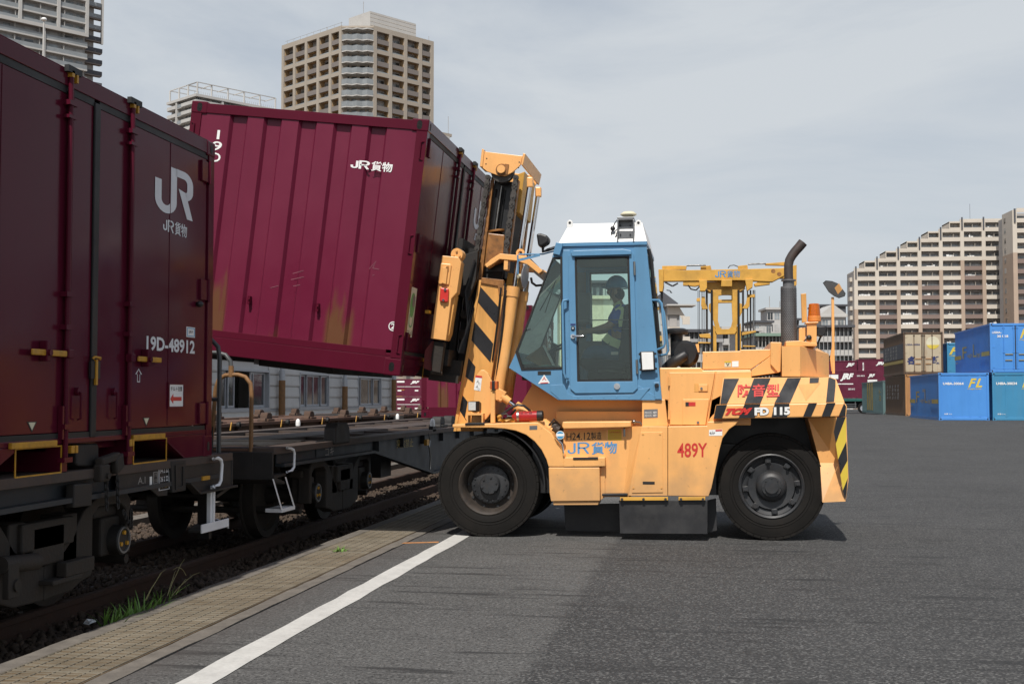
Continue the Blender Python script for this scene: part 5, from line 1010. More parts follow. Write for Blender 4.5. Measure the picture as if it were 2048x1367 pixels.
for Y0, Y1, nm in ((YC-.018, YC+.022, 'cab_door'), (YD-.022, YD+.018, 'cab_door')):
    mb = MB(); mb.ring(C(dO), C(dI), 'y', Y0, Y1); dd = part(nm, mb, 'blue', cab, bev=.004); ORG[dd.name] = ORG[fk.name]
    gi = [(1153.5, 519), (1153.6, 518.8), (1254, 516.5), (1254.2, 516.7), (1261, 757), (1260.8, 757.4), (1159, 758.6), (1158.8, 758.2)]
    mb = MB(); mb.ring(C([(a, b) for a, b in dI]), C(gi), 'y', Y0+.004, Y1-.004); part('window_seal', mb, 'gasket', dd)
    mb = MB(); ym = (Y0+Y1)/2; mb.prism(C([gi[0], gi[2], gi[4], gi[6]]), 'y', ym, ym+.005); part('window_pane', mb, 'cabglass', dd)
    if Y0 < 13:
        door = dd; mb = MB()
        for py in (640.5, 658.5): mb.tube([V(1159, py, YC+.02), V(1258, py-1.5, YC+.02)], .0055 if py < 650 else .003, 6)
        part('guard_bar', mb, 'steel', dd)
        mb = MB(); p = V(1146, 672.5, Y0); mb.cyl(p, p-Vector((0, .02, 0)), .024, n=18); mb.tube([p-Vector((0, .03, 0)), p+Vector((.03, -.045, 0)), p+Vector((.11, -.045, 0))], [.012, .011, .008], 10); part('door_handle', mb, 'chrome', dd)
        mb = MB(); p = V(1146, 656, Y0); mb.cyl(p, p-Vector((0, .012, 0)), .021, n=18); part('door_lock', mb, 'black', dd); mb = MB(); p = p-Vector((0, .012, 0)); mb.cyl(p, p-Vector((0, .004, 0)), .011, n=14); part('lock_face', mb, 'chrome', dd)
        mb = MB(); mb.box(V(1141, 650, Y0).x, V(1151, 650, Y0).x, Y0-.003, Y0, V(1141, 650.5, Y0).z, V(1141, 647, Y0).z); part('lock_plate', mb, 'inknavy', dd)
        mb = MB(); p = V(1234, 772, Y0); mb.cyl(p, p-Vector((0, .010, 0)), .032, n=24); mb.cyl(p-Vector((0, .01, 0)), p-Vector((0, .03, 0)), .018, n=18); part('door_stay', mb, 'chrome', dd)
        for ya, yb in ((523, 550), (719, 747)):
            mb = MB(); xh = 1268.5 if ya < 600 else 1273.5; mb.cyl(V(xh, ya, Y0-.008), V(xh+.8, yb, Y0-.008), .012, n=10); part('hinge', mb, 'steel', dd)
        mb = MB(); mb.prism(C([(1143, 505), (1148, 502), (1247, 499), (1263, 502), (1263, 509.5), (1145, 513)]), 'y', Y0-.03, Y0+.0); part('rain_visor', mb, 'blue', dd, bev=.004)
# front quarter window, windscreen, rear window
qw = [(1105, 517), (1121.5, 517), (1124, 736), (1045, 737), (1034, 702)]
for Y0 in (YC+.01, YD-.02):
    mb = MB(); mb.prism(C(qw), 'y', Y0, Y0+.006); part('quarter_window', mb, 'cabglass', cab)
    mb = MB(); a = C([(1105, 515), (1124.5, 513), (1127, 737.5), (1043, 740), (1031, 704)]); b = C([(1106, 518.5), (1120.5, 518.5), (1123, 734), (1047, 735), (1036, 702)]); mb.ring(a, b, 'y', Y0-.018 if Y0 < 13 else Y0-.006, Y0+.012 if Y0 < 13 else Y0+.024); part('window_seal', mb, 'gasket', cab)
b0, b1 = B(1031.5, 704.5, YC), B(1105, 515.5, YC)
mb = MB(); mb.loft([(b0[0], YC+.04, b0[1]), (b1[0], YC+.04, b1[1]), (b1[0], YD-.04, b1[1]), (b0[0], YD-.04, b0[1])], [(b0[0]+.008, YC+.04, b0[1]), (b1[0]+.008, YC+.04, b1[1]), (b1[0]+.008, YD-.04, b1[1]), (b0[0]+.008, YD-.04, b0[1])]); part('windscreen', mb, 'cabglass', cab)
mb = MB(); x0, z0 = B(1018, 735, YC); mb.loft([(x0, YC+.05, z0), (b0[0], YC+.05, b0[1]), (b0[0]+.03, YC+.05, b0[1]), (x0+.05, YC+.05, z0-.02)], [(x0, YD-.05, z0), (b0[0], YD-.05, b0[1]), (b0[0]+.03, YD-.05, b0[1]), (x0+.05, YD-.05, z0-.02)]); part('front_panel', mb, 'blue', cab)
mb = MB(); x1, z1 = B(1117, 799.5, YC); x2, z2 = B(1324, 800, YC); mb.loft([(x0, YC+.05, z0), (x1, YC+.05, z1), (x2, YC+.05, z2), (x2, YC+.05, z2+.04), (x1, YC+.05, z1+.04), (x0+.03, YC+.05, z0+.01)], [(x0, YD-.05, z0), (x1, YD-.05, z1), (x2, YD-.05, z2), (x2, YD-.05, z2+.04), (x1, YD-.05, z1+.04), (x0+.03, YD-.05, z0+.01)]); part('cab_floor', mb, 'black', cab)
r0, r1 = B(1292.5, 487, YC), B(1324, 800, YC)
def rearpt(t, y, dx=0): return (r0[0]+(r1[0]-r0[0])*t+dx, y, r0[1]+(r1[1]-r0[1])*t)
mb = MB()
for ta, tb in ((0, .09), (.62, 1.0)): mb.loft([rearpt(ta, YC+.05, -.04), rearpt(ta, YD-.05, -.04), rearpt(tb, YD-.05, -.04), rearpt(tb, YC+.05, -.04)], [rearpt(ta, YC+.05), rearpt(ta, YD-.05), rearpt(tb, YD-.05), rearpt(tb, YC+.05)])
for ya, yb in ((YC+.05, YC+.16), (YD-.16, YD-.05)): mb.loft([rearpt(.09, ya, -.04), rearpt(.09, yb, -.04), rearpt(.62, yb, -.04), rearpt(.62, ya, -.04)], [rearpt(.09, ya), rearpt(.09, yb), rearpt(.62, yb), rearpt(.62, ya)])
part('rear_wall', mb, 'blue', cab, bev=.003)
mb = MB(); mb.loft([rearpt(.07, YC+.12, .002), rearpt(.07, YD-.12, .002), rearpt(.64, YD-.12, .002), rearpt(.64, YC+.12, .002)], [rearpt(.07, YC+.12, .012), rearpt(.07, YD-.12, .012), rearpt(.64, YD-.12, .012), rearpt(.64, YC+.12, .012)]); part('rear_window', mb, 'cabglass', cab)
mb = MB(); mb.tube([rearpt(.03, YC+.08, .015), rearpt(.10, YC+.08, .03), rearpt(.55, YC+.08, .025), rearpt(.66, YC+.10, .015), rearpt(.69, YC+.25, .02)], .02, 8); part('window_rubber', mb, 'gasket', cab)
# roof: white raised top with lugs over a blue rim
rb = C([(1117, 480.5), (1292.7, 484.5)]); rt = Q([(1137.6, 448), (1284.5, 444)], YC+.12)
e_ = [(B(1117, 487, YC)[0], YC), (B(1294, 487, YC)[0], YC)]
zl, zr = B(1117, 484, YC)[1], B(1293, 484.5, YC)[1]; zl = zr = (zl+zr)/2
lo = [(e_[0][0], YC-.01, zl), (e_[1][0], YC-.01, zl), (e_[1][0], YD+.01, zl), (e_[0][0], YD+.01, zl)]
mb = MB(); mb.loft([(a, b, c-.035) for a, b, c in lo], lo); part('roof_rim', mb, 'blue', cab, bev=.006)
ztop = (rt[0][1]+rt[1][1])/2
up = [(rt[0][0], YC+.13, ztop), (rt[1][0], YC+.13, ztop), (rt[1][0], YD-.13, ztop), (rt[0][0], YD-.13, ztop)]
mb = MB(); mb.loft(lo, up); part('roof', mb, 'white', cab, bev=.008)
for px in (1140, 1277):
    mb = MB(); p = V(px, 446, YC+.12); k = [(p.x+a, p.z+b) for a, b in [(-.03, -.065), (.03, -.065), (.03, .0)]+[(.03*math.cos(R(t)), .03*math.sin(R(t))) for t in range(15, 180, 15)]+[(-.03, .0)]]
    mb.prism(k, 'y', YC+.10, YC+.115); lg_ = part('lifting_lug', mb, 'white', cab, bev=.003); mb = MB(); mb.cyl((p.x, YC+.0985, p.z), (p.x, YC+.0995, p.z), .014, n=14); part('lug_hole', mb, 'gasket', lg_)
mb = MB(); mb.prism(Q([(1234, 435), (1268, 434.5), (1268, 440), (1236, 441)], YC+.05), 'y', YC+.02, YC+.3); mb.prism(Q([(1236, 440), (1267, 439.5), (1267, 461), (1236, 461)], YC+.10), 'y', YC+.10, YC+.115); mb.prism(Q([(1234, 461), (1268, 461), (1267, 481), (1235, 481)], YC+.02), 'y', YC+.01, YC+.02); mb.prism(Q([(1235, 440), (1237.5, 440), (1237, 484), (1234.5, 484)], YC+.02), 'y', YC-.02, YC+.1); mb.prism(Q([(1266, 440), (1268.5, 440), (1269, 484), (1266.5, 484)], YC+.02), 'y', YC-.02, YC+.1); an = part('antenna_bracket', mb, 'nosign', cab, bev=.003)
mb = MB()
for px, py in ((1241, 451), (1260.5, 451), (1241, 469), (1260.5, 469)): p = V(px, py, YC+.095 if py < 460 else YC+.005); mb.cyl(p, p-Vector((0, .008, 0)), .008, n=8)
part('bracket_bolts', mb, 'black', an)
mb = MB(); p = V(1257, 432, YC+.14); mb.lathe([(0, .048), (.055, .043), (.083, .022), (.085, .012), (.06, -.004), (.02, -.015), (0, -.015)], p, (0, 0, 1), 28); part('antenna', mb, 'cream', an)
mb = MB(); mb.sphere(V(1225.5, 457, YC+.03), .026); mb.tube([V(1225.5, 457, YC+.03), V(1229, 447, YC+.02), V(1234, 440, YC+.03), V(1246, 436, YC+.1)], .006, 6); mb.tube([V(1225.5, 457, YC+.03), V(1222.5, 468, YC+.04), V(1225, 477, YC+.04), V(1231, 474, YC+.02), V(1235, 462, YC+.02)], .005, 6); part('antenna_cable', mb, 'black', an)
# handrails, work lamp, wing mirrors
mb = MB(); mb.tube([V(1135.5, 600.5, YC), V(1133, 600, YC-.06), V(1126.5, 601, YC-.07), V(1125, 607, YC-.07), V(1127.5, 745, YC-.07), V(1131, 755, YC-.07), V(1136, 756.5, YC-.02)], .013, 10); part('grab_rail', mb, 'blue', cab)
mb = MB(); mb.tube([V(1304, 600, YC+.05), V(1318, 600, YC+.0), V(1323, 606, YC+.0), V(1330, 686, YC+.0), V(1327, 694, YC+.0), V(1315, 699, YC+.04)], .0125, 10); part('rear_rail', mb, 'blue', cab); mb = MB(); mb.tube([V(1306, 600, YD-.9), V(1320, 604, YD-1.0), V(1328, 625, YD-1.0), V(1337, 700, YD-1.0), V(1333, 708, YD-1.0), V(1320, 711, YD-.95)], .0125, 10); part('rear_rail', mb, 'blue', cab)
mb = MB(); mb.prism(C([(1280, 703), (1309, 702), (1311, 741), (1282, 742.5)]), 'y', YC-.06, YC); wl_ = part('rear_lamp', mb, 'plastic', cab, bev=.012); mb = MB(); mb.prism(C([(1283.5, 705.5), (1306.5, 704.7), (1308, 738.5), (1285.5, 739.5)]), 'y', YC-.066, YC-.06); part('lamp_lens', mb, 'white', wl_, bev=.004)
for px, py in ((1279.5, 708), (1281, 739), (1311, 707), (1312, 737)): mb = MB(); p = V(px, py, YC-.03); mb.cyl(p, p-Vector((0, .02, 0)), .012, n=8); part('lamp_screw', mb, 'plastic', wl_)
mb = MB(); p = V(1313.5, 770.5, YC-.005); mb.cyl(p, p-Vector((0, .04, 0)), .026, .018, n=14); part('rubber_stop', mb, 'black', cab)
mb = MB(); mb.prism(C([(1307, 764), (1319, 764), (1323, 798), (1310, 798)]), 'y', YC-.014, YC-.0015); part('rear_gusset', mb, 'blue', cab, bev=.004)
mb = MB(); mb.prism(C([(1107, 508), (1113, 485), (1126, 487), (1126, 492), (1120, 511)]), 'y', YC-.04, YC+.03); part('lamp_bracket', mb, 'blue', cab, bev=.004)
mb = MB(); mb.prism(Q([(1073.5, 468), (1082, 467), (1094, 471), (1099, 477), (1097, 486), (1084, 494), (1077, 493)], YC-.1), 'y', YC-.14, YC+.02); wlm = part('work_lamp', mb, 'plastic', cab, bev=.02)
mb = MB(); mb.tube([V(1086, 492, YC-.06), V(1086, 503, YC-.06), V(1095, 500, YC-.04), V(1110, 495, YC)], .017, 8); part('lamp_arm', mb, 'plastic', wlm)
mb = MB(); mb.tube([V(1108, 502, YC), V(1086, 508, YC-.05), V(1040, 508.5, YC-.1), V(1035.5, 510, YC-.1), V(1036, 548, YC-.1)], .008, 8); mb.prism(Q([(1036, 518), (1080, 507), (1080, 512), (1036, 523)], YC-.09), 'y', YC-.09, YC-.085); part('mirror_arm', mb, 'blue', cab)
mb = MB(); c = V(1047, 552, YC-.06); d_ = Vector((.95, -.18, -.12)).normalized(); mb.lathe([(0, .0), (.03, .004), (.07, .016), (.10, .032), (.105, .04), (.10, .042), (0, .03)], c+d_*-.02, d_, 28)
rm = part('round_mirror', mb, 'alu', cab)
rm.data.transform(Matrix.Translation(c-ORG[cab.name]) @ Matrix.Diagonal((1, 1, 1.25, 1)) @ Matrix.Translation(-(c-ORG[cab.name])))
mb = MB(); mb.cyl(V(1036, 552, YC-.1), V(1044, 552, YC-.07), .022, n=12); part('mirror_joint', mb, 'cream', cab)
# far side mirror seen through the glass, black hoses
mb = MB(); mb.loft([V(1092, 562, YD), V(1106, 566, YD), V(1103, 608, YD), V(1097, 613, YD), V(1083, 610, YD)], [V(1094, 562, YD+.06), V(1108, 566, YD+.06), V(1105, 608, YD+.06), V(1099, 613, YD+.06), V(1085, 610, YD+.06)]); part('wing_mirror', mb, 'plastic', cab, bev=.01)
mb = MB(); mb.tube([V(1062, 555, 13.4), V(1064, 565, 13.4), V(1072, 571, 13.4), V(1084, 570, 13.4)], .014, 8); mb.tube([V(1060, 520, 13.2), V(1075, 535, 13.2), V(1082, 545, 13.2), V(1092, 548, 13.2)], .018, 8); part('hose', mb, 'black', fk)
# stickers on the cab sill
decal('name_plate', [(1075.5, 742), (1102, 741.5), (1102, 749), (1075.5, 749.5)], YC, 'blackink', cab, .003)
decal('warning_triangle', [(1076, 767), (1100, 765.5), (1088.5, 748.5)], YC, 'decalwhite', cab, .003); ftext('人', (1084, 760), (1093, 760), (1084, 752.5), 'redink', cab, YC, .03, lift=.005); decal('warning_triangle', [(1081, 765), (1096, 764), (1096, 766), (1081, 766.6)], YC, 'redink', cab, .005)
mb = MB()
for i in range(5): p = V(1157+i*25.3, 794-i*.3, YC); mb.cyl(p, p-Vector((0, .008, 0)), .016, .012, n=10)
part('sill_bolts', mb, 'blue', cab)
fpart('sill_reinforcement', [(1101, 770), (1127, 768), (1136, 786), (1146, 791), (1268, 788), (1278, 778), (1300, 775), (1280, 799), (1120, 799), (1101, 782)], YC-.006, YC+.0012, 'blue', .002, cab, ref=YC)
# inside: seat, steering column, console, guard bars, far cabinet
mb = MB(); xs0, xs1 = B(1196, 700, 13.3)[0], B(1262, 700, 13.3)[0]; zs = B(1200, 727, 13.3)[1]
mb.prism([(xs0-.18, zs-.02), (xs0-.17, zs+.06), (xs1-.1, zs+.03), (xs1-.03, zs+.04), (xs1-.03, zs-.06), (xs0-.1, zs-.08)], 'y', 13.05, 13.6); mb.prism([(xs1-.12, zs), (xs1-.06, zs+.62), (xs1+.02, zs+.64), (xs1+.02, zs-.02)], 'y', 13.05, 13.6); mb.box(xs0-.1, xs1-.05, 13.1, 13.55, zs-.40, zs-.07); st = part('seat', mb, 'seatfabric', cab, bev=.03)
mb = MB(); mb.tube([V(1196, 742, 12.9), V(1215, 741, 12.9), V(1250, 744, 12.9)], .012, 6); part('seat_rail', mb, 'steel', st)
mb = MB(); cs = V(1128, 690, 13.3); cw_ = Vector((-.42, 0, .90)).normalized(); ring_ = [cs+Vector((0, .19*math.cos(a), 0))+cw_.cross(Vector((0, 1, 0)))*.19*math.sin(a) for a in [2*math.pi*i/24 for i in range(25)]]
mb.tube(ring_, .014, 8, False); mb.tube([ring_[0], cs, ring_[12]], .012, 6); mb.tube([cs, cs-cw_*.42+Vector((-.05, 0, -.15))], .035, 10); part('steering_wheel', mb, 'black', cab)
mb = MB(); mb.box(cs.x-.42, cs.x-.12, 13.0, 13.95, 1.62, 1.80); mb.prism([(cs.x-.22, 1.6), (cs.x-.13, 1.6), (cs.x-.10, 2.02), (cs.x-.16, 2.05)], 'y', 13.45, 13.72); mb.tube([(cs.x-.14, 13.6, 2.0), (cs.x-.2, 13.6, 2.12)], .012, 6); part('console', mb, 'black', cab, bev=.02)
mb = MB(); zc_ = V(1170, 640, YD-.1).z; mb.box(V(1155, 640, YD-.1).x, V(1184, 640, YD-.1).x, YD-.30, YD-.06, zc_-.05, zc_+.30); part('meter_box', mb, 'interior', cab, bev=.01)
mb = MB(); mb.box(V(1150, 600, YD-.06).x, V(1172, 600, YD-.06).x, YD-.06, YD-.052, V(1150, 760, YD-.06).z, V(1150, 545, YD-.06).z); part('far_pillar', mb, 'interior', cab)
mb = MB(); mb.box(V(1150, 600, YD-.06).x, V(1275, 600, YD-.06).x, YD-.065, YD-.052, V(1150, 765, YD-.06).z, V(1150, 682, YD-.06).z); part('far_panel', mb, 'interior', cab)
mb = MB(); mb.box(cab_x0 := B(1130, 500, YC)[0], B(1285, 500, YC)[0], YC+.06, YD-.06, zl-.10, zl-.06); part('headliner', mb, 'interior', cab)
mb = MB(); mb.tube([V(1094, 640, 13.9), V(1108, 590, 13.9)], .008, 6); mb.tube([V(1090, 625, 13.2), V(1112, 560, 13.3)], .006, 6); part('wiper', mb, 'black', cab)

# ------------------------------------------------------------------ mast, carriage, forks
YM, YN = 12.85, 13.95                                             # near and far rails of the mast
def mpart(name, pts, y0, y1, m='masty', bev=.005, mirror=False, ref=None, parent=None):
    mb = MB(); P = Q(pts, YM if ref is None else ref); mb.prism(P, 'y', y0, y1)
    if mirror: m2 = MB(); m2.prism(P, 'y', YM+YN-y1, YM+YN-y0); part(name, m2, m, parent or fk, bev=bev)
    return part(name, mb, m, parent or fk, bev=bev)
orail = [(961.6, 560), (1007, 571), (985, 720), (964, 862), (910, 862), (926, 760)]
mpart('mast_rail', orail, YM, YM+.06, mirror=True)
mpart('mast_rail_flange', [(958, 560), (963.5, 560), (929, 760), (913, 862), (907, 862), (923, 760)], YM-.012, YM+.20, 'masty', .003, mirror=True)
mpart('mast_rail_flange', [(1004, 571), (1010, 572), (988, 720), (967, 862), (961, 862), (982, 720)], YM-.012, YM+.20, 'masty', .003, mirror=True)
for s in ([(959.3, 571), (999, 616), (996, 653), (954, 602)], [(948.5, 641), (987.5, 688), (983, 727), (942, 679)], [(937, 715), (951, 733), (946.5, 765), (931, 753)], [(925.5, 790), (935.5, 803), (930, 834), (936, 846), (919, 820)]): decal('hazard_stripe', s, YM, 'blacktape', fk, .003)
mpart('inner_rail', [(981, 352), (986, 352), (964, 540), (950, 640), (943, 640)], YM+.05, YM+.12, 'greasy', .003, mirror=True)
mpart('inner_rail_web', [(985, 356), (1031, 360), (1009, 540), (960, 540)], YM+.14, YM+.16, 'black', 0, mirror=True)
mpart('inner_rail', [(1031, 358), (1036, 358), (1014, 535), (1008, 535)], YM+.06, YM+.15, 'greasy', .003, mirror=True)
mb = MB(); mb.cyl(V(1003, 372, YM+.08), V(990, 465, YM+.08), .013, n=14); part('lift_rod', mb, 'steel', fk)
mb = MB(); mb.cyl(V(998, 380, YM+.13), V(985, 470, YM+.13), .035, n=14); mb.cyl(V(1010, 380, YM+.13), V(998, 470, YM+.13), .012, n=8); part('lift_hose', mb, 'black', fk)
mpart('slide_block', [(976.5, 466), (1010.5, 470), (1006, 522), (990, 529), (969, 534)], YM-.03, YM+.10, 'greasy', .012)
mb = MB(); mb.lathe([(0, 0), (.09, 0), (.09, .02), (0, .02)], V(993, 464, YM+.05), (-.12, 0, 1), 24); part('slide_cap', mb, 'greasy', fk)
# head of the mast
mpart('mast_head', [(963, 335), (969, 305), (1047, 314), (1042, 333), (1026, 347), (1012, 354), (998, 353), (976, 345)], YM-.06, YM-.03, 'orange', .004, mirror=True)
mpart('head_flange', [(966.5, 300), (971, 302), (967.5, 336), (962, 335.5)], YM-.075, YM+.25, 'orange', .003)
mpart('head_flange', [(1048.5, 309), (1053, 310), (1047.5, 333), (1044, 332)], YM-.075, YN+.07, 'orange', .003)
mpart('head_beam', [(1020, 345), (1044, 336), (1040, 365), (1034, 420), (1020, 420)], YM+.20, YN-.1, 'oldyellow', .006)
mb = MB(); p = V(1003.5, 339.5, YM-.06); mb.cyl(p+Vector((0, .2, 0)), p-Vector((0, .05, 0)), .043, n=28); pin = part('head_pin', mb, 'orange', fk, bev=.006)
mb = MB(); mb.lathe([(.045, -.012), (.062, -.012), (.066, 0)], p, (0, 1, 0), 28); mb.prism(Q([(1010, 328), (1018, 329), (1015, 349), (1009, 350)], YM-.06), 'y', YM-.075, YM-.06); part('pin_keeper', mb, 'greasy', pin)
mb = MB(); mb.lathe([(0, 0), (.125, 0), (.128, .03), (.11, .04), (.128, .05), (.125, .08), (0, .08)], p+Vector((0, .03, -.005)), (0, 1, 0), 32); part('chain_sheave', mb, 'chain', fk)
mb = MB()
for px, py in ((973.5, 317), (972, 328), (1038.5, 324.5), (1037, 335.5)): q_ = V(px, py, YM-.06); mb.cyl(q_-Vector((0, .0015, 0)), q_+Vector((0, .001, 0)), .0075, n=10)
part('bolt_hole', mb, 'gasket', fk)
def chain_run(a, b, n, yc):
    ch = part('lift_chain', MB().cyl(V(*a, yc), V(*b, yc), .012, n=8), 'chain', fk); ORG[ch.name] = ORG[fk.name]
    A_, B_ = V(*a, yc), V(*b, yc); d = (B_-A_); L = d.length/n; d.normalize(); sd = Vector((-d.z, 0, d.x)); l0 = None
    for i in range(n):
        if l0 is None:
            mb = MB(); prof = [(-.58, .16), (-.5, .27), (-.28, .28), (0, .17), (.28, .28), (.5, .27), (.58, .16), (.58, -.16), (.5, -.27), (.28, -.28), (0, -.17), (-.28, -.28), (-.5, -.27), (-.58, -.16)]
            c = A_+d*L*.5
            for y0, y1 in ((-.030, -.016), (-.007, .007), (.016, .030)): A2 = [c+d*(p[0]*L)+sd*(p[1]*L*.95)+Vector((0, y0, 0)) for p in prof]; B2 = [q2+Vector((0, y1-y0, 0)) for q2 in A2]; mb.loft(A2, B2)
            for s in (-.32, .32): mb.cyl(c+d*L*s-Vector((0, .038, 0)), c+d*L*s+Vector((0, .038, 0)), .012, n=8)
            l0 = part('chain_link', mb, 'chain', ch)
        else: o = inst(l0, parent=ch); o.location = d*L*i+Vector((0, .008 if i % 2 else 0, 0))
chain_run((976.5, 352), (954, 500), 8, YM-.0); chain_run((1032, 352), (1010.5, 508), 8, YM-.0)
# cylinders
for yy, k in ((YM+.02, 0), (13.50, 1)):
    ref = YM+.02; w = lambda px, py: Vector((V(px, py, ref).x, yy, V(px, py, ref).z))
    mb = MB(); mb.cyl(w(1059, 373), w(1028, 575), .026, n=20); part('lift_piston', mb, 'chrome', fk)
    mb = MB(); mb.cyl(w(1025, 592), w(994, 800), .064, n=28); mb.cyl(w(1027, 573), w(1024.5, 593), .072, n=28); part('lift_cylinder', mb, 'orange', fk)
    mb = MB(); c_ = w(1060, 366); mb.box(c_.x-.032, c_.x+.035, yy-.035, yy+.035, c_.z-.05, c_.z+.06); part('piston_head', mb, 'orange', fk, bev=.012)
mpart('shoulder_bracket', [(973, 531), (987, 519), (1003, 509), (1038, 512), (1062, 520), (1088, 543), (1080, 549), (1058, 531), (1036, 523), (1002, 520), (991, 528), (977, 537)], YM-.10, YM+.06, 'orange', .004, mirror=True)
mpart('shoulder_web', [(1011, 520), (1019, 521), (1018, 541), (1010, 541)], YM-.09, YM+.05, 'orange', .003)
mb = MB(); c_ = V(1041, 506, YM-.06); mb.lathe([(.022, -.02), (.045, -.02), (.045, .02), (.022, .02), (.022, -.02)], c_, (0, 1, 0), 24); mb.box(c_.x-.07, c_.x+.07, YM-.08, YM-.04, c_.z-.06, c_.z-.03); part('bracket_ring', mb, 'orange', fk)
mpart('oil_cover', [(1060, 525), (1088, 541), (1084, 560), (1060, 540)], YM+.3, YN, 'rimbrown', .004)
mpart('rail_clamp', [(964, 555), (1008, 560), (1006, 590), (998, 592), (996, 572), (962, 566)], YM-.02, YM+.05, 'greasy', .003)
mpart('cross_member', [(960, 770), (985, 774), (975, 830), (948, 826)], YM+.05, YN-.05, 'oldyellow', .004)
mpart('cross_member', [(1008, 540), (1030, 544), (1027, 570), (1004, 566)], YM+.25, YN-.05, 'oldyellow', .004)
# pivot plate, tilt cylinder
fpart('pivot_plate', [(940, 856), (947, 800), (950, 762), (954, 748), (961, 739.5), (968, 739), (976, 746), (984, 764), (986, 790), (984, 822), (975, 834), (962, 850), (958, 856)], 12.60, 12.66, 'orange', .008, ref=12.60)
decal('warning_sticker', [(951.5, 750), (964.5, 751.5), (961, 781.5), (948, 779)], 12.60, 'decalwhite', fk, .003); decal('warning_sticker', [(951.5, 750), (964.5, 751.5), (964, 755.5), (951, 754)], 12.60, 'redink', fk, .005)
for k in range(2): ftext('人', (953-k*1.5, 765+k*10), (958-k*1.5, 765.5+k*10), (953.8-k*1.5, 759+k*10), 'blackink', Y=12.60, bold=.03, lift=.006); mb = MB(); c_ = V(958.5-k*1.3, 767+k*11, 12.594); mb.lathe([(.008, 0), (.010, 0)], c_, (0, 1, 0), 14); part('sticker_mark', mb, 'blackink', fk)
YT = 12.74; mb = MB(); mb.cyl(V(1016, 801, YT), V(1032, 813, YT), .024, n=18); part('tilt_rod', mb, 'chrome', fk)
mb = MB(); mb.cyl(V(1004, 792, YT), V(1019, 803, YT), .046, .04, n=18); mb.obox(V(998, 789, YT), (.055, 0, -.03), (0, .04, 0), (.03, 0, .055)); part('tilt_clevis', mb, 'orange', fk, bev=.008)
mb = MB(); mb.cyl(V(1031, 811, YT), V(1104, 860, YT), .055, n=24); mb.cyl(V(1085, 846, YT), V(1100, 857, YT), .062, n=24); part('tilt_cylinder', mb, 'orange', fk)
mb = MB(); mb.cyl(V(1104, 852, YT), V(1118, 860, YT), .05, n=14); mb.sphere(V(1110, 852, YT), .05); mb.tube([V(1098, 850, YT-.05), V(1108, 838, YT-.06), V(1120, 850, YT)], .012, 6); part('cylinder_pivot', mb, 'rimbrown', fk)
mb = MB(); mb.tube([V(997, 833, YT-.1), V(1010, 824, YT-.1), V(1022, 815, YT-.1), V(1035, 809, YT-.1), V(1048, 811, YT-.1), V(1058, 819, YT-.08), V(1064, 826, YT)], .013, 8); mb.tube([V(1020, 832, YT-.05), V(1030, 820, YT-.05), V(1036, 815, YT-.02)], .011, 8); part('hydraulic_hose', mb, 'black', fk)
mb = MB(); mb.cyl(V(994.5, 834, YT-.1), V(1003, 830, YT-.1), .016, n=8); mb.tube([V(998, 838, YT-.1), V(1010, 842, YT), V(1030, 840, YT)], .02, 6); part('hose_fitting', mb, 'oldyellow', fk)
# lamp, turn signal
mb = MB(); lc = V(950, 812, YB+.12); ln = Vector((-.42, -.90, .0)).normalized(); lx = Vector((ln.y, -ln.x, 0)); zz = Vector((0, 0, 1))
s4 = lambda hw, hz, o: [lc+lx*a*hw+zz*b*hz+ln*o for a, b in ((-1, -1), (1, -1), (1, 1), (-1, 1))]
mb.loft(s4(.052, .050, .05), s4(.056, .054, .0), caps=True); mb.loft(s4(.056, .054, .0), s4(.030, .03, -.085)); hl = part('headlamp', mb, 'plastic', fk, bev=.006)
mb = MB(); mb.add(s4(.045, .043, .0515), [(0, 1, 2, 3)]); part('lamp_reflector', mb, 'chrome', hl, fix=False); mb = MB(); mb.loft(s4(.046, .044, .0525), s4(.042, .04, .058)); part('lamp_lens', mb, 'lampwhite', hl, bev=.006)
fpart('lamp_bracket', [(933, 826), (966, 826), (966, 845), (963, 845), (963, 830), (936, 830), (936, 845), (933, 845)], YB+.05, YB+.2, 'orange', .002); fpart('lamp_mount', [(941, 823), (958, 823), (957, 831), (942, 831)], YB+.08, YB+.16, 'masty', .003)
fpart('signal_post', [(981, 780), (989.5, 780), (989.5, 845), (981, 845)], YB+.06, YB+.11, 'orange', .003); fpart('signal_lamp', [(980, 762), (995, 761.5), (995, 778), (980, 778)], YB+.04, YB+.12, mat('signalamber', (.50, .10, .02), .25), .006); fpart('signal_band', [(983.5, 761.5), (989.5, 761), (989.5, 780), (983.5, 780)], YB+.035, YB+.125, 'plastic', .004)
mb = MB()
for i in range(7): mb.tube([V(968+i*1.5, 843, YB+.15+.02*i), V(972+i*2, 833-i, YB+.2), V(978+i, 828-i, YB+.25)], .012, 6)
part('cable_loom', mb, 'black', fk)
mb = MB()
for a, b in (((1010, 566), (1003, 690)), ((1002, 575), (985, 720)), ((1012, 580), (992, 760))): mb.tube([V(*a, YM-.02), V((a[0]+b[0])/2+1, (a[1]+b[1])/2, YM-.05), V(*b, YM-.02)], .011, 6)
part('mast_hose', mb, 'black', fk)
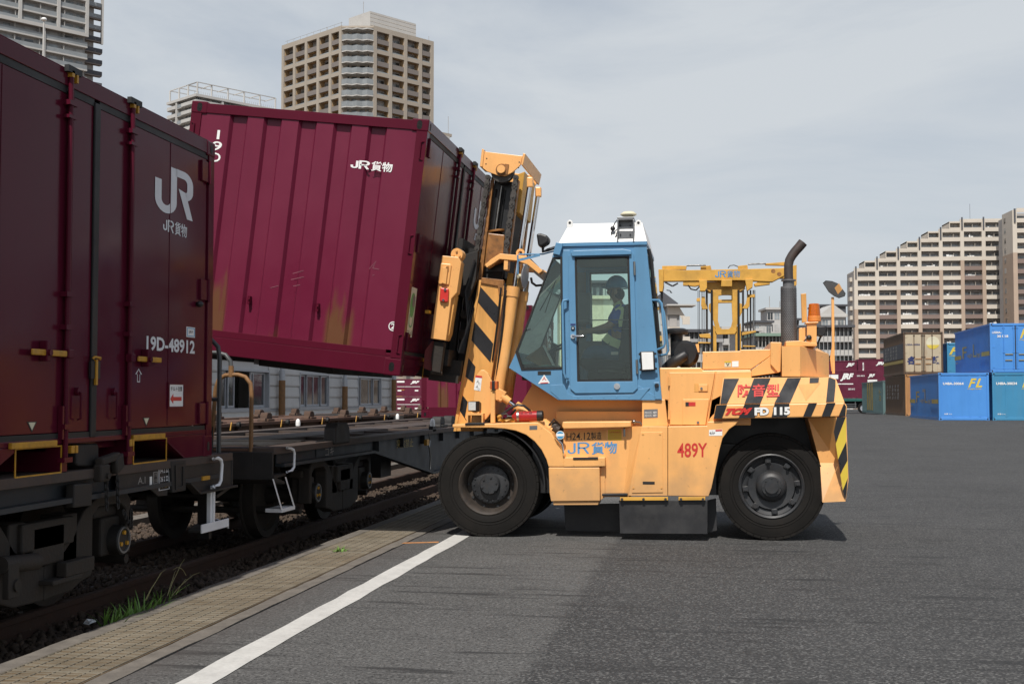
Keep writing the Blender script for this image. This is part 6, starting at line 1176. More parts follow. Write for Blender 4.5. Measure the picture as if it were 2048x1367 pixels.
# fire extinguisher lying on the fender
ext = thing('fire_extinguisher', 'small red fire extinguisher strapped lying on the front fender', 'extinguisher', tuple(V(1055, 842, YB+.14)))
YE = YB+.14; mb = MB(); a, b = V(1024, 832.5, YE), V(1085, 831, YE); ax = (b-a).normalized(); L_ = (b-a).length; mb.lathe([(.014, 0), (.020, .01), (.030, .02), (.046, .035), (.052, .055), (.052, L_)], a, ax, 28); part('cylinder', mb, mat('extred', (.38, .02, .022), .35), ext)
mb = MB(); mb.lathe([(.0535, L_-.055), (.0545, L_-.05), (.0545, L_), (.045, L_+.008), (0, L_+.008)], a, ax, 28); part('base_cap', mb, 'plastic', ext); mb = MB(); mb.lathe([(.054, .055), (.055, .055), (.055, .078), (.054, .078)], a, ax, 28); part('strap', mb, 'steel', ext)
mb = MB(); mb.cyl(a-ax*.05, a+ax*.005, .014, n=10); mb.tube([a-ax*.03, a-ax*.06+Vector((0, 0, .03)), a-ax*.11+Vector((0, 0, .02))], .008, 6); mb.tube([a-ax*.02, a-ax*.07-Vector((0, 0, .02))], .008, 6); part('valve', mb, 'black', ext)
tx = V(1039, 826, YE-.052); 
for i_, ch_ in enumerate('消火器'): text(ch_, V(1040+i_*9, 826.5, YE-.051), V(1046+i_*9, 826.5, YE-.051), V(1040+i_*9, 822.5, YE-.048), 'rimbrown', ext, 0)
# clamp arm with red reflector
YK = 12.30
fpart('clamp_arm', [(884, 510.7), (916.8, 514), (922.3, 525), (913.5, 585), (902.6, 597), (891.6, 680.8), (861, 676.4)], YK, YK+.16, 'orange', .006, ref=YK)
mb = MB(); c_ = V(913.5, 508, YK+.03); mb.cyl(c_, c_+Vector((0, .16, 0)), .062, n=28); [mb.cyl(c_+Vector((.035*math.cos(R(a)), 0, .035*math.sin(R(a)))), c_+Vector((.035*math.cos(R(a)), -.02, .035*math.sin(R(a)))), .012, n=8) for a in (90, 200, 330)]; part('arm_boss', mb, 'orange', fk, bev=.004)
fpart('arm_plate', [(882, 526), (902, 528), (903.5, 531), (898.5, 568), (896, 570), (877, 568), (876.5, 564)], YK-.018, YK, 'orange', .008, ref=YK)
fpart('arm_guide', [(887, 535), (897.5, 534), (893.5, 569), (883.5, 567)], YK-.045, YK-.018, 'orange', .006, ref=YK)
mb = MB()
for px, py in ((894, 531.5), (883.5, 564.5)): c_ = V(px, py, YK-.045); mb.cyl(c_+Vector((0, .02, 0)), c_-Vector((0, .012, 0)), .012, n=8)
part('guide_bolt', mb, 'orange', fk)
rf = fpart('reflector', [(882, 575), (898.5, 577.5), (897.5, 602), (895.5, 605), (881, 603), (880, 600)], YK-.035, YK, 'red', .010, ref=YK)
for px, py in ((890.5, 579), (887, 600)): mb = MB(); c_ = V(px, py, YK-.035); mb.cyl(c_, c_-Vector((0, .014, 0)), .014, n=6); part('reflector_bolt', mb, 'chrome', rf)
fpart('arm_back', [(902.5, 597), (909, 590), (897, 666), (892, 680)], YK+.05, YK+.2, 'masty', .003, ref=YK)
fpart('arm_lower', [(866, 681), (886, 684), (878, 745), (862, 742), (860, 715)], YK+.05, YK+.15, 'bogie', .004, ref=YK); fpart('arm_guard', [(860, 680), (866, 682), (860, 742), (842, 735), (845, 700)], YK+.10, YK+.14, mat('dullred', (.15, .022, .022), .6), .003, ref=YK)
mb = MB(); mb.cyl(V(862, 744, YK+.1), V(884, 746, YK+.1), .022, n=10); part('arm_pin', mb, 'rimbrown', fk)
# carriage: bars, shanks and forks follow the tilt of the load
LM = Matrix.Translation(lift.location) @ Matrix.Rotation(LT, 4, 'Y')
LP = lambda x, y, z: LM @ Vector((x, y, z))
def lbox(mb, x0, x1, y0, y1, z0, z1): mb.loft([LP(x0, y0, z0), LP(x1, y0, z0), LP(x1, y1, z0), LP(x0, y1, z0)], [LP(x0, y0, z1), LP(x1, y0, z1), LP(x1, y1, z1), LP(x0, y1, z1)])
for yc_ in (-.625, .8075):
    mb = MB(); mb.loft([LP(1.42, yc_-.09, .02), LP(1.42, yc_+.09, .02), LP(1.42, yc_+.09, .12), LP(1.42, yc_-.09, .12)], [LP(-1.1, yc_-.07, .035), LP(-1.1, yc_+.07, .035), LP(-1.1, yc_+.07, .06), LP(-1.1, yc_-.07, .06)]); lbox(mb, 1.33, 1.42, yc_-.09, yc_+.09, .12, 1.25); part('fork', mb, 'wagon', fk, bev=.006)
mb = MB(); lbox(mb, 1.425, 1.52, -1.0, 1.0, .15, .32); lbox(mb, 1.425, 1.52, -1.0, 1.0, 1.0, 1.16); lbox(mb, 1.425, 1.50, -.62, -.5, .32, 1.0); lbox(mb, 1.425, 1.50, .5, .62, .32, 1.0); lbox(mb, 1.50, 1.9, -.50, -.44, .1, 1.45); lbox(mb, 1.50, 1.9, .35, .41, .1, 1.45); lbox(mb, 1.425, 1.48, -.75, .75, 1.4, 1.52); lbox(mb, 1.425, 1.48, -.62, -.5, 1.0, 1.5); part('carriage', mb, 'wagon', fk, bev=.006)
mb = MB(); lbox(mb, 1.36, 1.62, -.78, -.70, .0, .22); lbox(mb, 1.30, 1.62, -.86, -.78, -.02, .06); part('fork_stop', mb, 'bogie', fk)
mb = MB()
for i in range(5): mb.tube([LP(1.6, -.9+.06*i, .3), LP(1.66, -.88+.05*i, .6+.05*i), LP(1.58, -.85+.05*i, .95), LP(1.64, -.8+.05*i, 1.3)], .012, 6)
part('carriage_hose', mb, 'black', fk)
mb = MB(); mb.cyl(LP(1.55, -.55, .5), LP(1.55, .6, .5), .06, n=14); mb.cyl(LP(1.55, -.6, .72), LP(1.55, .2, .72), .045, n=14); part('shift_cylinder', mb, 'rimbrown', fk)
mb = MB(); mb.prism(Q([(920, 510), (955, 500), (950, 560), (935, 600), (918, 590)], YM-.15), 'y', YM-.12, YM-.02); part('carriage_arm', mb, 'wagon', fk, bev=.006)
mb = MB(); mb.box(V(850, 640, 12.2).x, V(858, 640, 12.2).x, 12.2, 12.3, V(850, 626, 12.2).z, V(850, 620, 12.2).z); part('yellow_stop', mb, 'lockyellow', fk)

# ------------------------------------------------------------------ the driver and things in the cab
YP = 13.30
def skin_mesh(verts, edges, root=0, lv=2):
    me = bpy.data.meshes.new('body'); me.from_pydata([v[:3] for v in verts], edges, []); ob = bpy.data.objects.new('body', me); COL.objects.link(ob)
    m = ob.modifiers.new('s', 'SKIN'); m.use_smooth_shade = True
    for i, v in enumerate(verts): sv = me.skin_vertices[0].data[i]; sv.radius = (v[3], v[4] if len(v) > 4 else v[3]); sv.use_root = (i == root)
    s2 = ob.modifiers.new('u', 'SUBSURF'); s2.levels = s2.render_levels = lv
    bpy.context.view_layer.update(); dg = bpy.context.evaluated_depsgraph_get(); r = bpy.data.meshes.new_from_object(ob.evaluated_get(dg)); bpy.data.objects.remove(ob)
    mb = MB(); mb.v = [tuple(v.co) for v in r.vertices]; mb.f = [tuple(p.vertices) for p in r.polygons]; mb.sm = [True]*len(mb.f); bpy.data.meshes.remove(r); return mb
def pv(px, py, dy, r, r2=None): p = V(px, py, YP); return (p.x, YP+dy, p.z, r) if r2 is None else (p.x, YP+dy, p.z, r, r2)

vs = [pv(1240, 700, 0, .12, .14), pv(1243, 660, 0, .11, .15), pv(1242, 625, 0, .11, .16), pv(1238, 608, 0, .05), pv(1233, 597, 0, .05), pv(1231, 580, 0, .082, .075), pv(1232, 563, 0, .085, .075), pv(1219, 594, 0, .030), pv(1213, 585, 0, .014), pv(1217, 572, 0, .03)]
ed = [(0, 1), (1, 2), (2, 3), (3, 4), (4, 5), (5, 6), (5, 7), (5, 8), (6, 9)]
for s in (-1, 1):
    b_ = len(vs); sh = 0 if s < 0 else 6
    vs += [pv(1243, 622, s*.17, .06), pv(1222, 654, s*.21, .045), pv(1196, 661, s*.19, .037), pv(1172, 665-sh, s*.15, .026), pv(1165, 667-sh, s*.15, .026, .032)]
    ed += [(2, b_), (b_, b_+1), (b_+1, b_+2), (b_+2, b_+3), (b_+3, b_+4)]
    for k in range(4): j = len(vs); vs += [pv(1159, 664-sh+k*2.6, s*.14-.01, .0085), pv(1155.5, 666-sh+k*2.6, s*.12, .0075)]; ed += [(b_+4, j), (j, j+1)]
    j = len(vs); vs += [pv(1166, 662-sh, s*.11, .010), pv(1160, 660-sh, s*.09, .009)]; ed += [(b_+4, j), (j, j+1)]
    l_ = len(vs); vs += [pv(1236, 706, s*.10, .085), pv(1178, 703, s*.15, .062), pv(1172, 745, s*.15, .045), pv(1168, 775, s*.15, .038), pv(1150, 780, s*.15, .034)]; ed += [(0, l_), (l_, l_+1), (l_+1, l_+2), (l_+2, l_+3), (l_+3, l_+4)]
person = part('person', skin_mesh(vs, ed), 'skin', None, fix=False); person['label'] = 'seated driver in blue helmet, blue shirt and yellow reflective harness inside the blue cab'; person['category'] = 'person'
sv = [pv(1240, 704, 0, .135, .155), pv(1243, 660, 0, .128, .168), pv(1243, 627, 0, .125, .175), pv(1240, 611, 0, .062)]; se = [(0, 1), (1, 2), (2, 3)]
for s in (-1, 1): b_ = len(sv); sv += [pv(1243, 622, s*.175, .078), pv(1224, 650, s*.212, .064)]; se += [(2, b_), (b_, b_+1)]
part('shirt', skin_mesh(sv, se), 'shirt', person, fix=False)
tv = [pv(1240, 706, 0, .14, .16)]; te = []
for s in (-1, 1): b_ = len(tv); tv += [pv(1232, 707, s*.10, .10), pv(1178, 703, s*.15, .078), pv(1172, 745, s*.15, .062), pv(1169, 770, s*.15, .06)]; te += [(0, b_), (b_, b_+1), (b_+1, b_+2), (b_+2, b_+3)]
part('trousers', skin_mesh(tv, te), 'trousers', person, fix=False)
for s in (-1, 1):
    mb = MB(); c_ = Vector(pv(1160, 780, s*.15, 0)[:3]); mb.sphere(c_, .06, (2.0, .8, .75)); part('shoe', mb, 'black', person)
mb = MB(); c_ = Vector(pv(1233, 573, 0, 0)[:3]); n, m_ = 24, 7; vsph = []
for i in range(m_+1):
    th = math.pi/2*i/m_
    for k in range(n): vsph.append(c_+Vector((.122*math.sin(th)*math.cos(2*math.pi*k/n), .105*math.sin(th)*math.sin(2*math.pi*k/n), .135*math.cos(th)-.01)))
mb.add(vsph, [(i*n+k, (i+1)*n+k, (i+1)*n+(k+1) % n, i*n+(k+1) % n) for i in range(m_) for k in range(n)], True)
mb.lathe([(.118, -.012), (.128, -.016), (.126, -.022), (.112, -.02)], c_, (0, 0, 1), 24); mb.prism([(c_.x-.16, c_.y-.05), (c_.x-.16, c_.y+.05), (c_.x-.10, c_.y+.085), (c_.x-.10, c_.y-.085)], 'z', c_.z-.014, c_.z-.004); hm = part('helmet', mb, 'helmet', person)
mb = MB(); p = V(1238, 588, YP); mb.sphere(p, .085, (.75, .9, .8)); part('hair', mb, 'hair', person)
mb = MB(); [mb.sphere(Vector(pv(1232, 584, s*.08, 0)[:3]), .03, (.7, .4, 1.1), 10, 6) for s in (-1, 1)]; part('ears', mb, 'skin', person)
mb = MB(); [mb.sphere(Vector(pv(1216.5, 579, s*.035, 0)[:3]), .011, n=8, m=5) for s in (-1, 1)]; part('eyes', mb, 'hair', person)
mb = MB(); mb.tube([pv(1224, 580, -.078, 0)[:3], pv(1222, 592, -.07, 0)[:3], pv(1222, 600, -.02, 0)[:3]], .006, 5); part('chin_strap', mb, 'black', person)
def strap(path, w, m, nm):
    mb = MB(); P = [Vector(pv(a, b, c, 0)[:3]) for a, b, c in path]
    for i in range(len(P)-1):
        d = (P[i+1]-P[i]).normalized(); sd = d.cross(Vector((0, 1, 0))).normalized()*w; mb.loft([P[i]-sd, P[i]+sd, P[i]+sd+Vector((0, -.008, 0)), P[i]-sd+Vector((0, -.008, 0))], [P[i+1]-sd, P[i+1]+sd, P[i+1]+sd+Vector((0, -.008, 0)), P[i+1]-sd+Vector((0, -.008, 0))])
    part(nm, mb, m, person)
strap([(1234, 607, -.14), (1241, 618, -.225), (1247, 634, -.228), (1249, 655, -.215)], .045, 'reflective', 'harness_strap')
strap([(1212, 674, -.175), (1224, 683, -.20), (1243, 691, -.20)], .045, 'reflective', 'waist_belt')
mb = MB(); mb.box(V(1222, 704, YP-.2).x, V(1236, 704, YP-.2).x, YP-.2, YP-.17, V(1222, 709, YP-.2).z, V(1222, 703, YP-.2).z); part('buckle', mb, 'steel', person)
# loose things on the dash
mb = MB(); A_ = [V(1050, 716, 12.85), V(1084, 692, 13.2), V(1105, 730, 13.0), V(1082, 733, 12.75)]; mb.loft(A_, [p+Vector((.004, 0, .008)) for p in A_]); solo('cardboard_sheet', mb, 'cardboard', 'brown cardboard sheet leaning behind the front window of the cab', 'cardboard')
mb = MB(); A_ = [V(1085, 691, 13.1), V(1088, 690, 13.1), V(1108, 730, 12.95), V(1105, 731, 12.95)]; mb.loft(A_, [p+Vector((0, .1, 0)) for p in A_]); solo('clip_folder', mb, 'white', 'white folder edge standing beside the cardboard in the cab', 'folder')
mb = MB(); P = []
zb = V(1050, 736, YC+.1).z; xa, xb_ = V(1044, 736, YC+.1).x, V(1122, 736, YC+.1).x
for i in range(15):
    for j in range(6):
        u = i/14; P.append((xa+(xb_-xa)*u, YC+.07+.07*j, zb+.015+.06*(1-u)*math.sin(math.pi*min(1, (j+1)/5))*(.6+.4*math.sin(u*9+j))))
mb.add(P, [(i*6+j, (i+1)*6+j, (i+1)*6+j+1, i*6+j+1) for i in range(14) for j in range(5)], True); solo('cloth', mb, 'cloth', 'crumpled mint green cloth on the ledge behind the front window', 'cloth')

# ================================================================== SHED BESIDE THE SECOND TRACK
SX = -15.6
sh = thing('shed', 'grey panelled shed with sliding windows behind the tracks', 'shed', (SX-4, 45, -.2))
ye0, ye1 = 24.0, at(782, 800, X=SX).y
wins = [(437, 535), (598, 655), (715, 760)]
wz1, wz0 = at(445, 738, X=SX).z, at(445, 819, X=SX).z
wy = [(at(a, 780, X=SX).y, at(b, 780, X=SX).y) for a, b in wins]
zt = 6.0; zl_ = wz0-.06
mb = MB(); ys = sorted([ye0, ye1]+[y for p in wy for y in p])
for i in range(len(ys)-1):
    a, b = ys[i], ys[i+1]; isw = any(abs(a-p[0]) < .01 for p in wy)
    if isw: mb.box(SX-.2, SX-.02, a, b, -.2, wz0); mb.box(SX-.2, SX-.02, a, b, wz1, zt)
    else: mb.box(SX-.2, SX-.02, a, b, -.2, zt)
mb.box(SX-8, SX-.2, ye1-.2, ye1, -.2, zt); mb.box(SX-8, SX-7.8, ye0, ye1, -.2, zt); mb.box(SX-8.2, SX+.4, ye0-.2, ye1+.3, zt, zt+.2); part('wall', mb, 'shed', sh)
mb = MB(); mb.box(SX-.02, SX+.03, ye0, ye1, -.2, zl_-.03); part('plinth', mb, 'shedlow', sh)
mb = MB(); mb.box(SX-.02, SX+.07, ye0, ye1, zl_-.03, zl_+.03); part('sill_band', mb, 'alu', sh)
# wall panels, course by course, broken at the windows
ph = .41; pan = {}
def panel(y0, y1, z0, z1):
    L = round(y1-y0, 2); key = (L, round(z1-z0, 2))
    if key not in pan:
        mb = MB(); h = key[1]; mb.loft([(SX-.02, 0, 0), (SX+.035, 0, .0), (SX+.05, 0, .05), (SX+.02, 0, h), (SX-.02, 0, h)], [(SX-.02, L, 0), (SX+.035, L, .0), (SX+.05, L, .05), (SX+.02, L, h), (SX-.02, L, h)]); p = part('wall_panel', mb, 'shed', sh); o_ = p; pan[key] = p; p.location = (0, y0, z0); ORG[p.name] = ORG[sh.name]
        return
    inst(pan[key], parent=sh).location = (0, y0, z0)
z = zl_+.03; k = 0
while z < 5.2:
    y = ye0
    cuts = sorted([ye0, ye1]+([v for p in wy for v in (p[0]-.05, p[1]+.05)] if z < wz1-.05 else []))
    for i in range(0, len(cuts)-1):
        a, b = cuts[i], cuts[i+1]; m_ = (a+b)/2
        if z < wz1-.05 and any(p[0] < m_ < p[1] for p in wy): continue
        nseg = max(1, round((b-a)/2.9))
        for s in range(nseg): panel(a+(b-a)*s/nseg+.01, a+(b-a)*(s+1)/nseg-.01, z+.015, z+ph-.005)
    z += ph
for (a, b), lay in zip(wy, ((0, .17, .31, .62, .70, .97), (0, .25, .5, .75, 1), (0, .12, .5, .68, 1))):
    mb = MB(); mb.ring([(a-.05, wz0-.03), (b+.05, wz0-.03), (b+.05, wz1+.04), (a-.05, wz1+.04)], [(a+.02, wz0+.04), (b-.02, wz0+.04), (b-.02, wz1-.03), (a+.02, wz1-.03)], 'x', SX-.15, SX+.07); wf = part('window_frame', mb, 'alu', sh)
    L = b-a
    for i in range(4 if len(lay) < 6 else 5):
        u0, u1 = a+L*lay[i]+.03, a+L*lay[i+1]-.03; xo = SX-.02 if i % 2 else SX-.07
        if len(lay) == 6 and i == 2: continue
        if len(lay) == 5 and lay[1] < .2 and i == 0: continue
        mb = MB(); mb.ring([(u0, wz0+.05), (u1, wz0+.05), (u1, wz1-.04), (u0, wz1-.04)], [(u0+.06, wz0+.13), (u1-.06, wz0+.13), (u1-.06, wz1-.10), (u0+.06, wz1-.10)], 'x', xo-.03, xo+.02); sa = part('sash', mb, 'alu', wf)
        mb = MB(); mb.box(xo-.01, xo, u0+.05, u1-.05, wz0+.12, wz1-.09); part('pane', mb, 'darkpane', wf)
for px, zz in ((563, 2.05), (689, 1.9), (787, 2.3)):
    y = at(px, 780, X=SX+.2).y; mb = MB(); mb.cyl((SX+.22, y, -.2), (SX+.22, y, zz), .12, n=14); mb.lathe([(.13, 0), (.13, .08)], (SX+.22, y, .95), (0, 0, 1), 14); part('pipe_guard', mb, 'piperust', sh); mb = MB(); mb.cyl((SX+.22, y, zz), (SX+.22, y, zz+.35), .11, n=12); mb.cyl((SX+.22, y, zz+.35), (SX+.22, y, 5.9), .075, n=12); part('drain_pipe', mb, 'alu', sh)
for (y0_, kind) in ((20.0, 0),):
    pass
# dark grass verge and kerb between the tracks, seen under the wagon
mb = MB(); mb.box(-7.25, -7.0, 8, 40, -.3, -.06); struct('track_kerb', mb, 'concrete')

# ================================================================== FAR CONTAINERS
def big_container(label, x0, y0, z0, w, l, h, m_end, m_side, group, doors=False, castm=None, cat='container'):
    """x0,y0 = near left bottom corner; the end faces the camera, the long side runs away along the tracks"""
    t = thing('freight_container', label, cat, (x0+w/2, y0+l/2, z0), group); castm = castm or m_end
    mb = MB(); n = int(l/.28); prof = []
    for i in range(n): a = y0+.12+i*(l-.24)/n; s = (l-.24)/n; prof += [(x0+.012, a), (x0+.012, a+s*.4), (x0+.045, a+s*.5), (x0+.045, a+s*.9)]
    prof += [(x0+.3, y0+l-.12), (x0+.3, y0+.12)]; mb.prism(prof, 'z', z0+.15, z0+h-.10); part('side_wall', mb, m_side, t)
    mb = MB(); mb.box(x0, x0+.08, y0+.1, y0+l-.1, z0+.0, z0+.15); mb.box(x0, x0+.08, y0+.1, y0+l-.1, z0+h-.10, z0+h-.01)
    for yy in (y0+l*.42, y0+l*.58): mb.box(x0-.004, x0+.06, yy-.18, yy+.18, z0+.02, z0+.12)
    part('side_rail', mb, m_side, t)
    mb = MB(); mb.box(x0+w-.3, x0+w, y0+.1, y0+l-.1, z0, z0+h-.01); mb.box(x0+.08, x0+w-.3, y0+.1, y0+l-.1, z0+.05, z0+.15); mb.box(x0+.08, x0+w-.3, y0+.1, y0+l-.1, z0+h-.06, z0+h-.02); mb.box(x0+.1, x0+w-.1, y0+l-.1, y0+l, z0+.05, z0+h-.02); part('body', mb, m_end, t)
    mb = MB()
    for xa in (x0, x0+w-.11): mb.box(xa, xa+.11, y0, y0+.11, z0+.14, z0+h-.14)
    mb.box(x0+.11, x0+w-.11, y0+.004, y0+.1, z0+h-.13, z0+h-.015); mb.box(x0+.11, x0+w-.11, y0+.004, y0+.1, z0+.01, z0+.15); part('end_frame', mb, castm, t, bev=.01)
    for xa in (x0-.004, x0+w-.176):
        for za in (z0-.002, z0+h-.125):
            mb = MB(); mb.box(xa, xa+.18, y0-.006, y0+.17, za, za+.125); c_ = part('corner_casting', mb, castm, t, bev=.01); mb = MB(); mb.prism([(xa+.09+p[0], za+.062+p[1]) for p in arc(0, 0, .04, 0, 330, 10)], 'y', y0-.0085, y0-.007); part('casting_hole', mb, 'gasket', c_)
    if not doors:
        prof = [(x0+.11, y0+.03), (x0+w-.11, y0+.03)]; mb = MB(); mb.box(x0+.11, x0+w-.11, y0+.035, y0+.09, z0+.15, z0+h-.13)
        for u in (.26, .60, .80): mb.box(x0+w*u, x0+w*u+.09, y0+.024, y0+.035, z0+.17, z0+h-.15)
        part('end_panel', mb, m_end, t)
    else:
        for s in (0, 1):
            xa = x0+.11+s*(w/2-.10); mb = MB(); mb.box(xa, xa+w/2-.12, y0+.03, y0+.09, z0+.16, z0+h-.14); d = part('door', mb, m_end, t, bev=.006)
            mb = MB()
            for u in ((.50, .93) if s == 0 else (.07, .50)): xr = xa+(w/2-.12)*u; mb.cyl((xr, y0+.012, z0+.10), (xr, y0+.012, z0+h-.08), .022, n=8); [mb.box(xr-.05, xr+.05, y0-.005, y0+.03, z0+zz, z0+zz+.05) for zz in (.18, h*.4, h-.25)]
            part('lock_rod', mb, castm, d)
            mb = MB(); xr = xa+(w/2-.12)*(.55 if s == 0 else .12); mb.box(xr, xr+.38, y0-.012, y0+.012, z0+h*.36, z0+h*.36+.045); mb.box(xr, xr+.34, y0-.012, y0+.012, z0+h*.24, z0+h*.24+.045); part('lever', mb, 'corange' if m_end == 'cgrey' else 'straw', d)
            mb = MB()
            for zz in (.25, h*.5, h-.35): xh = xa if s == 0 else xa+w/2-.24; mb.box(xh, xh+.12, y0+.018, y0+.03, z0+zz, z0+zz+.09)
            part('hinge', mb, m_end, d)
        mb = MB(); mb.box(x0+w/2-.025, x0+w/2+.025, y0+.022, y0+.05, z0+.16, z0+h-.14); part('centre_seal', mb, 'gasket', t)
    return t
def etext(t, s, u0, u1, v0, v1, x0, y0, z0, w, h, m, bold=.02, shear=0, dy=.03): return text(s, (x0+w*u0, y0+dy, z0+h*v0), (x0+w*u1, y0+dy, z0+h*v0), (x0+w*u0, y0+dy, z0+h*v1), m, t, bold, shear, lift=.008)
def stextc(t, s, ya, yb, za, zb, x0, m, bold=.02, shear=0): return text(s, (x0, yb, za), (x0, ya, za), (x0, yb, zb), m, t, bold, shear, lift=.006)
def cband(t, x0, ya, yb, za, zb, m): mb = MB(); mb.box(x0-.006, x0-.002, ya, yb, za, zb); return part('colour_band', mb, m, t)
def fl_end(t, x0, y0, z0, w, h, num, door=False):
    etext(t, 'F', .59, .76, .69, .88, x0, y0, z0, w, h, 'cyellow', .03, .38); etext(t, 'L', .735, .87, .69, .88, x0, y0, z0, w, h, 'cyellow', .03, .38); etext(t, 'Freight Liner', .58, .86, .64, .675, x0, y0, z0, w, h, 'cyellow', .01, .25)
def fl_side(t, x0, y0, z0, l, h):
    cband(t, x0, y0+l*.02, y0+l*.22, z0+h*.35, z0+h*.44, 'cyelloworn'); cband(t, x0, y0+l*.78, y0+l*.98, z0+h*.35, z0+h*.44, 'cyelloworn')
    stextc(t, 'F', y0+l*.62, y0+l*.74, z0+h*.36, z0+h*.62, x0, 'cyelloworn', 0); stextc(t, 'reight', y0+l*.46, y0+l*.61, z0+h*.34, z0+h*.46, x0, 'cyelloworn', 0); stextc(t, 'L', y0+l*.36, y0+l*.44, z0+h*.36, z0+h*.64, x0, 'cyelloworn', 0); stextc(t, 'iner', y0+l*.24, y0+l*.35, z0+h*.34, z0+h*.46, x0, 'cyelloworn', 0)
    stextc(t, '通風', y0+l*.88, y0+l*.95, z0+h*.26, z0+h*.30, x0, 'inkfaded', .01)
GB = 'freight containers stacked on the far side of the yard'
yF = 65.0; xL = at(1877.5, 800, Y=yF).x; xR = at(1978.5, 800, Y=yF).x; wB = xR-xL; zF = gz(yF); hB = at(1890, 745, Y=yF).z-zF
zc = {}
c1 = big_container('bright blue container on the ground numbered U48A-30064, with yellow letters', xL, yF, zF, wB, 9.4, hB, 'cblue', 'cblueshade', GB); fl_end(c1, xL, yF, zF, wB, hB, ''); etext(c1, 'U48A-30064', .09, .50, .745, .80, xL, yF, zF, wB, hB, 'decalwhite', .03); etext(c1, '自重 3.1t', .11, .26, .12, .15, xL, yF, zF, wB, hB, 'decalwhite', .01); fl_side(c1, xL, yF, zF, 9.4, hB)
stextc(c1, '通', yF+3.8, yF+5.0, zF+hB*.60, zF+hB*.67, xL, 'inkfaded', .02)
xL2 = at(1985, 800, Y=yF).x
c2 = big_container('faded teal blue container on the ground numbered U48A-30034, cut by the right edge', xL2, yF, zF, wB, 9.4, hB, 'cteal', 'cblueshade', GB); fl_end(c2, xL2, yF, zF, wB, hB, ''); etext(c2, 'U48A-30034', .08, .49, .745, .80, xL2, yF, zF, wB, hB, 'decalwhite', .03); etext(c2, '自重 3.1t', .10, .25, .12, .15, xL2, yF, zF, wB, hB, 'decalwhite', .01)
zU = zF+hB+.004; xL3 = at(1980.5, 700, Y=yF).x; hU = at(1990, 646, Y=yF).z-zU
c3 = big_container('blue container with doors stacked on the teal one, numbered U50A-30018', xL3, yF, zU, wB, 9.4, hU, 'cblue', 'cblueshade', GB, True); fl_end(c3, xL3, yF, zU, wB, hU, ''); etext(c3, 'U50A-', .04, .23, .79, .835, xL3, yF, zU, wB, hU, 'decalwhite', .03, 0, .02); etext(c3, '30 018', .14, .36, .71, .76, xL3, yF, zU, wB, hU, 'decalwhite', .03, 0, .02); fl_side(c3, xL3, yF, zU, 9.4, hU)
yG = 80.0; zG = gz(yG)
xG = at(1811, 800, Y=yG).x; wG = at(1888.5, 800, Y=yG).x-xG; hG = 2.6; xG2 = at(1807, 700, Y=yG).x; zG2 = zG+hG+.004; hG2 = at(1850, 663.5, Y=yG).z-zG2
c4 = big_container('brown sided container with orange end on the ground under the grey one', xG, yG, zG, wG, 9.4, hG, 'corange', 'cbrown', GB)
def worn_rows(t, x0, y0, l, za, zb, m):
    for k, s in enumerate(('名鉄運輸', '急便便利', '全国輸送', '貨物便利', '名鉄急配')):
        for j, ch_ in enumerate(s): ya = y0+l*(.80-.13*k); stextc(t, ch_, ya, ya+l*.085, zb-(j+1)*(zb-za)/4+.04, zb-j*(zb-za)/4, x0, m, .01, .2)
worn_rows(c4, xG, yG, 9.4, zG+1.0, zG+2.0, 'inkfaded')
c5 = big_container('rusty grey container with blue lettering on top of the brown one, numbered U50A-30006', xG2, yG, zG2, wG+.05, 9.4, hG2, 'cgrey', 'cbrown', GB, True, 'cbrown')
etext(c5, 'U50A-30006', .06, .43, .685, .725, xG2, yG, zG2, wG, hG2, 'inknavy', .02, 0, .02); etext(c5, '名', .09, .30, .235, .43, xG2, yG, zG2, wG, hG2, 'inknavy', .05, .2, .02); etext(c5, '鉄', .73, .96, .25, .43, xG2, yG, zG2, wG, hG2, 'inknavy', .05, 0, .02)
mb = MB(); pc = (xG2+wG*.765, zG2+hG2*.745); mb.cyl((pc[0], yG+.03, pc[1]), (pc[0], yG+.024, pc[1]), .40, n=36); part('emblem_disc', mb, 'cream', c5); mb = MB(); mb.prism([(pc[0]+p[0], pc[1]+p[1]) for p in arc(0, 0, .40, 200, 340, 16)], 'y', yG+.018, yG+.023); part('emblem_disc', mb, 'cyellow', c5)
cband(c5, xG2, yG+.15, yG+9.2, zG2+.72, zG2+.92, 'cyelloworn'); cband(c5, xG2, yG+.15, yG+9.2, zG2+1.0, zG2+1.95, 'roofdark'); worn_rows(c5, xG2-.006, yG, 9.4, zG2+1.0, zG2+1.9, 'inkfaded')
yH = 82.0; xH = at(1889.5, 700, Y=yH).x+.02
for zz, lab in ((gz(yH), None), (gz(yH)+2.6, 1)):
    hh = 2.59 if lab is None else at(1900, 685, Y=yH).z-zz
    c6 = big_container('pale blue container peeping out behind the grey container, half hidden' if lab else 'pale blue container under another behind the bright blue one', xH+.12, yH, zz, 2.45, 9.4, hh, 'cteal', 'cblueshade', GB, bool(lab))
    if lab: etext(c6, 'F', .1, .36, .63, .86, xH, yH, zz, 2.45, hh, 'cyellow', .03, .38, .02); etext(c6, 'L', .33, .55, .63, .86, xH, yH, zz, 2.45, hh, 'cyellow', .05, .38, .02); etext(c6, 'Freight Liner', .08, .5, .575, .61, xH, yH, zz, 2.45, hh, 'cyellow', .01, .2, .02)
yT_ = 96.0; xT_ = at(1766.0, 800, Y=yT_).x; hT = at(1766, 759, Y=yT_).z-gz(yT_)
c7 = big_container('grey green container with worn yellow stripes on the ground beside the truck', xT_, yT_, gz(yT_), 2.45, 13.5, 2.55, 'cgreen', 'cgreen', GB)
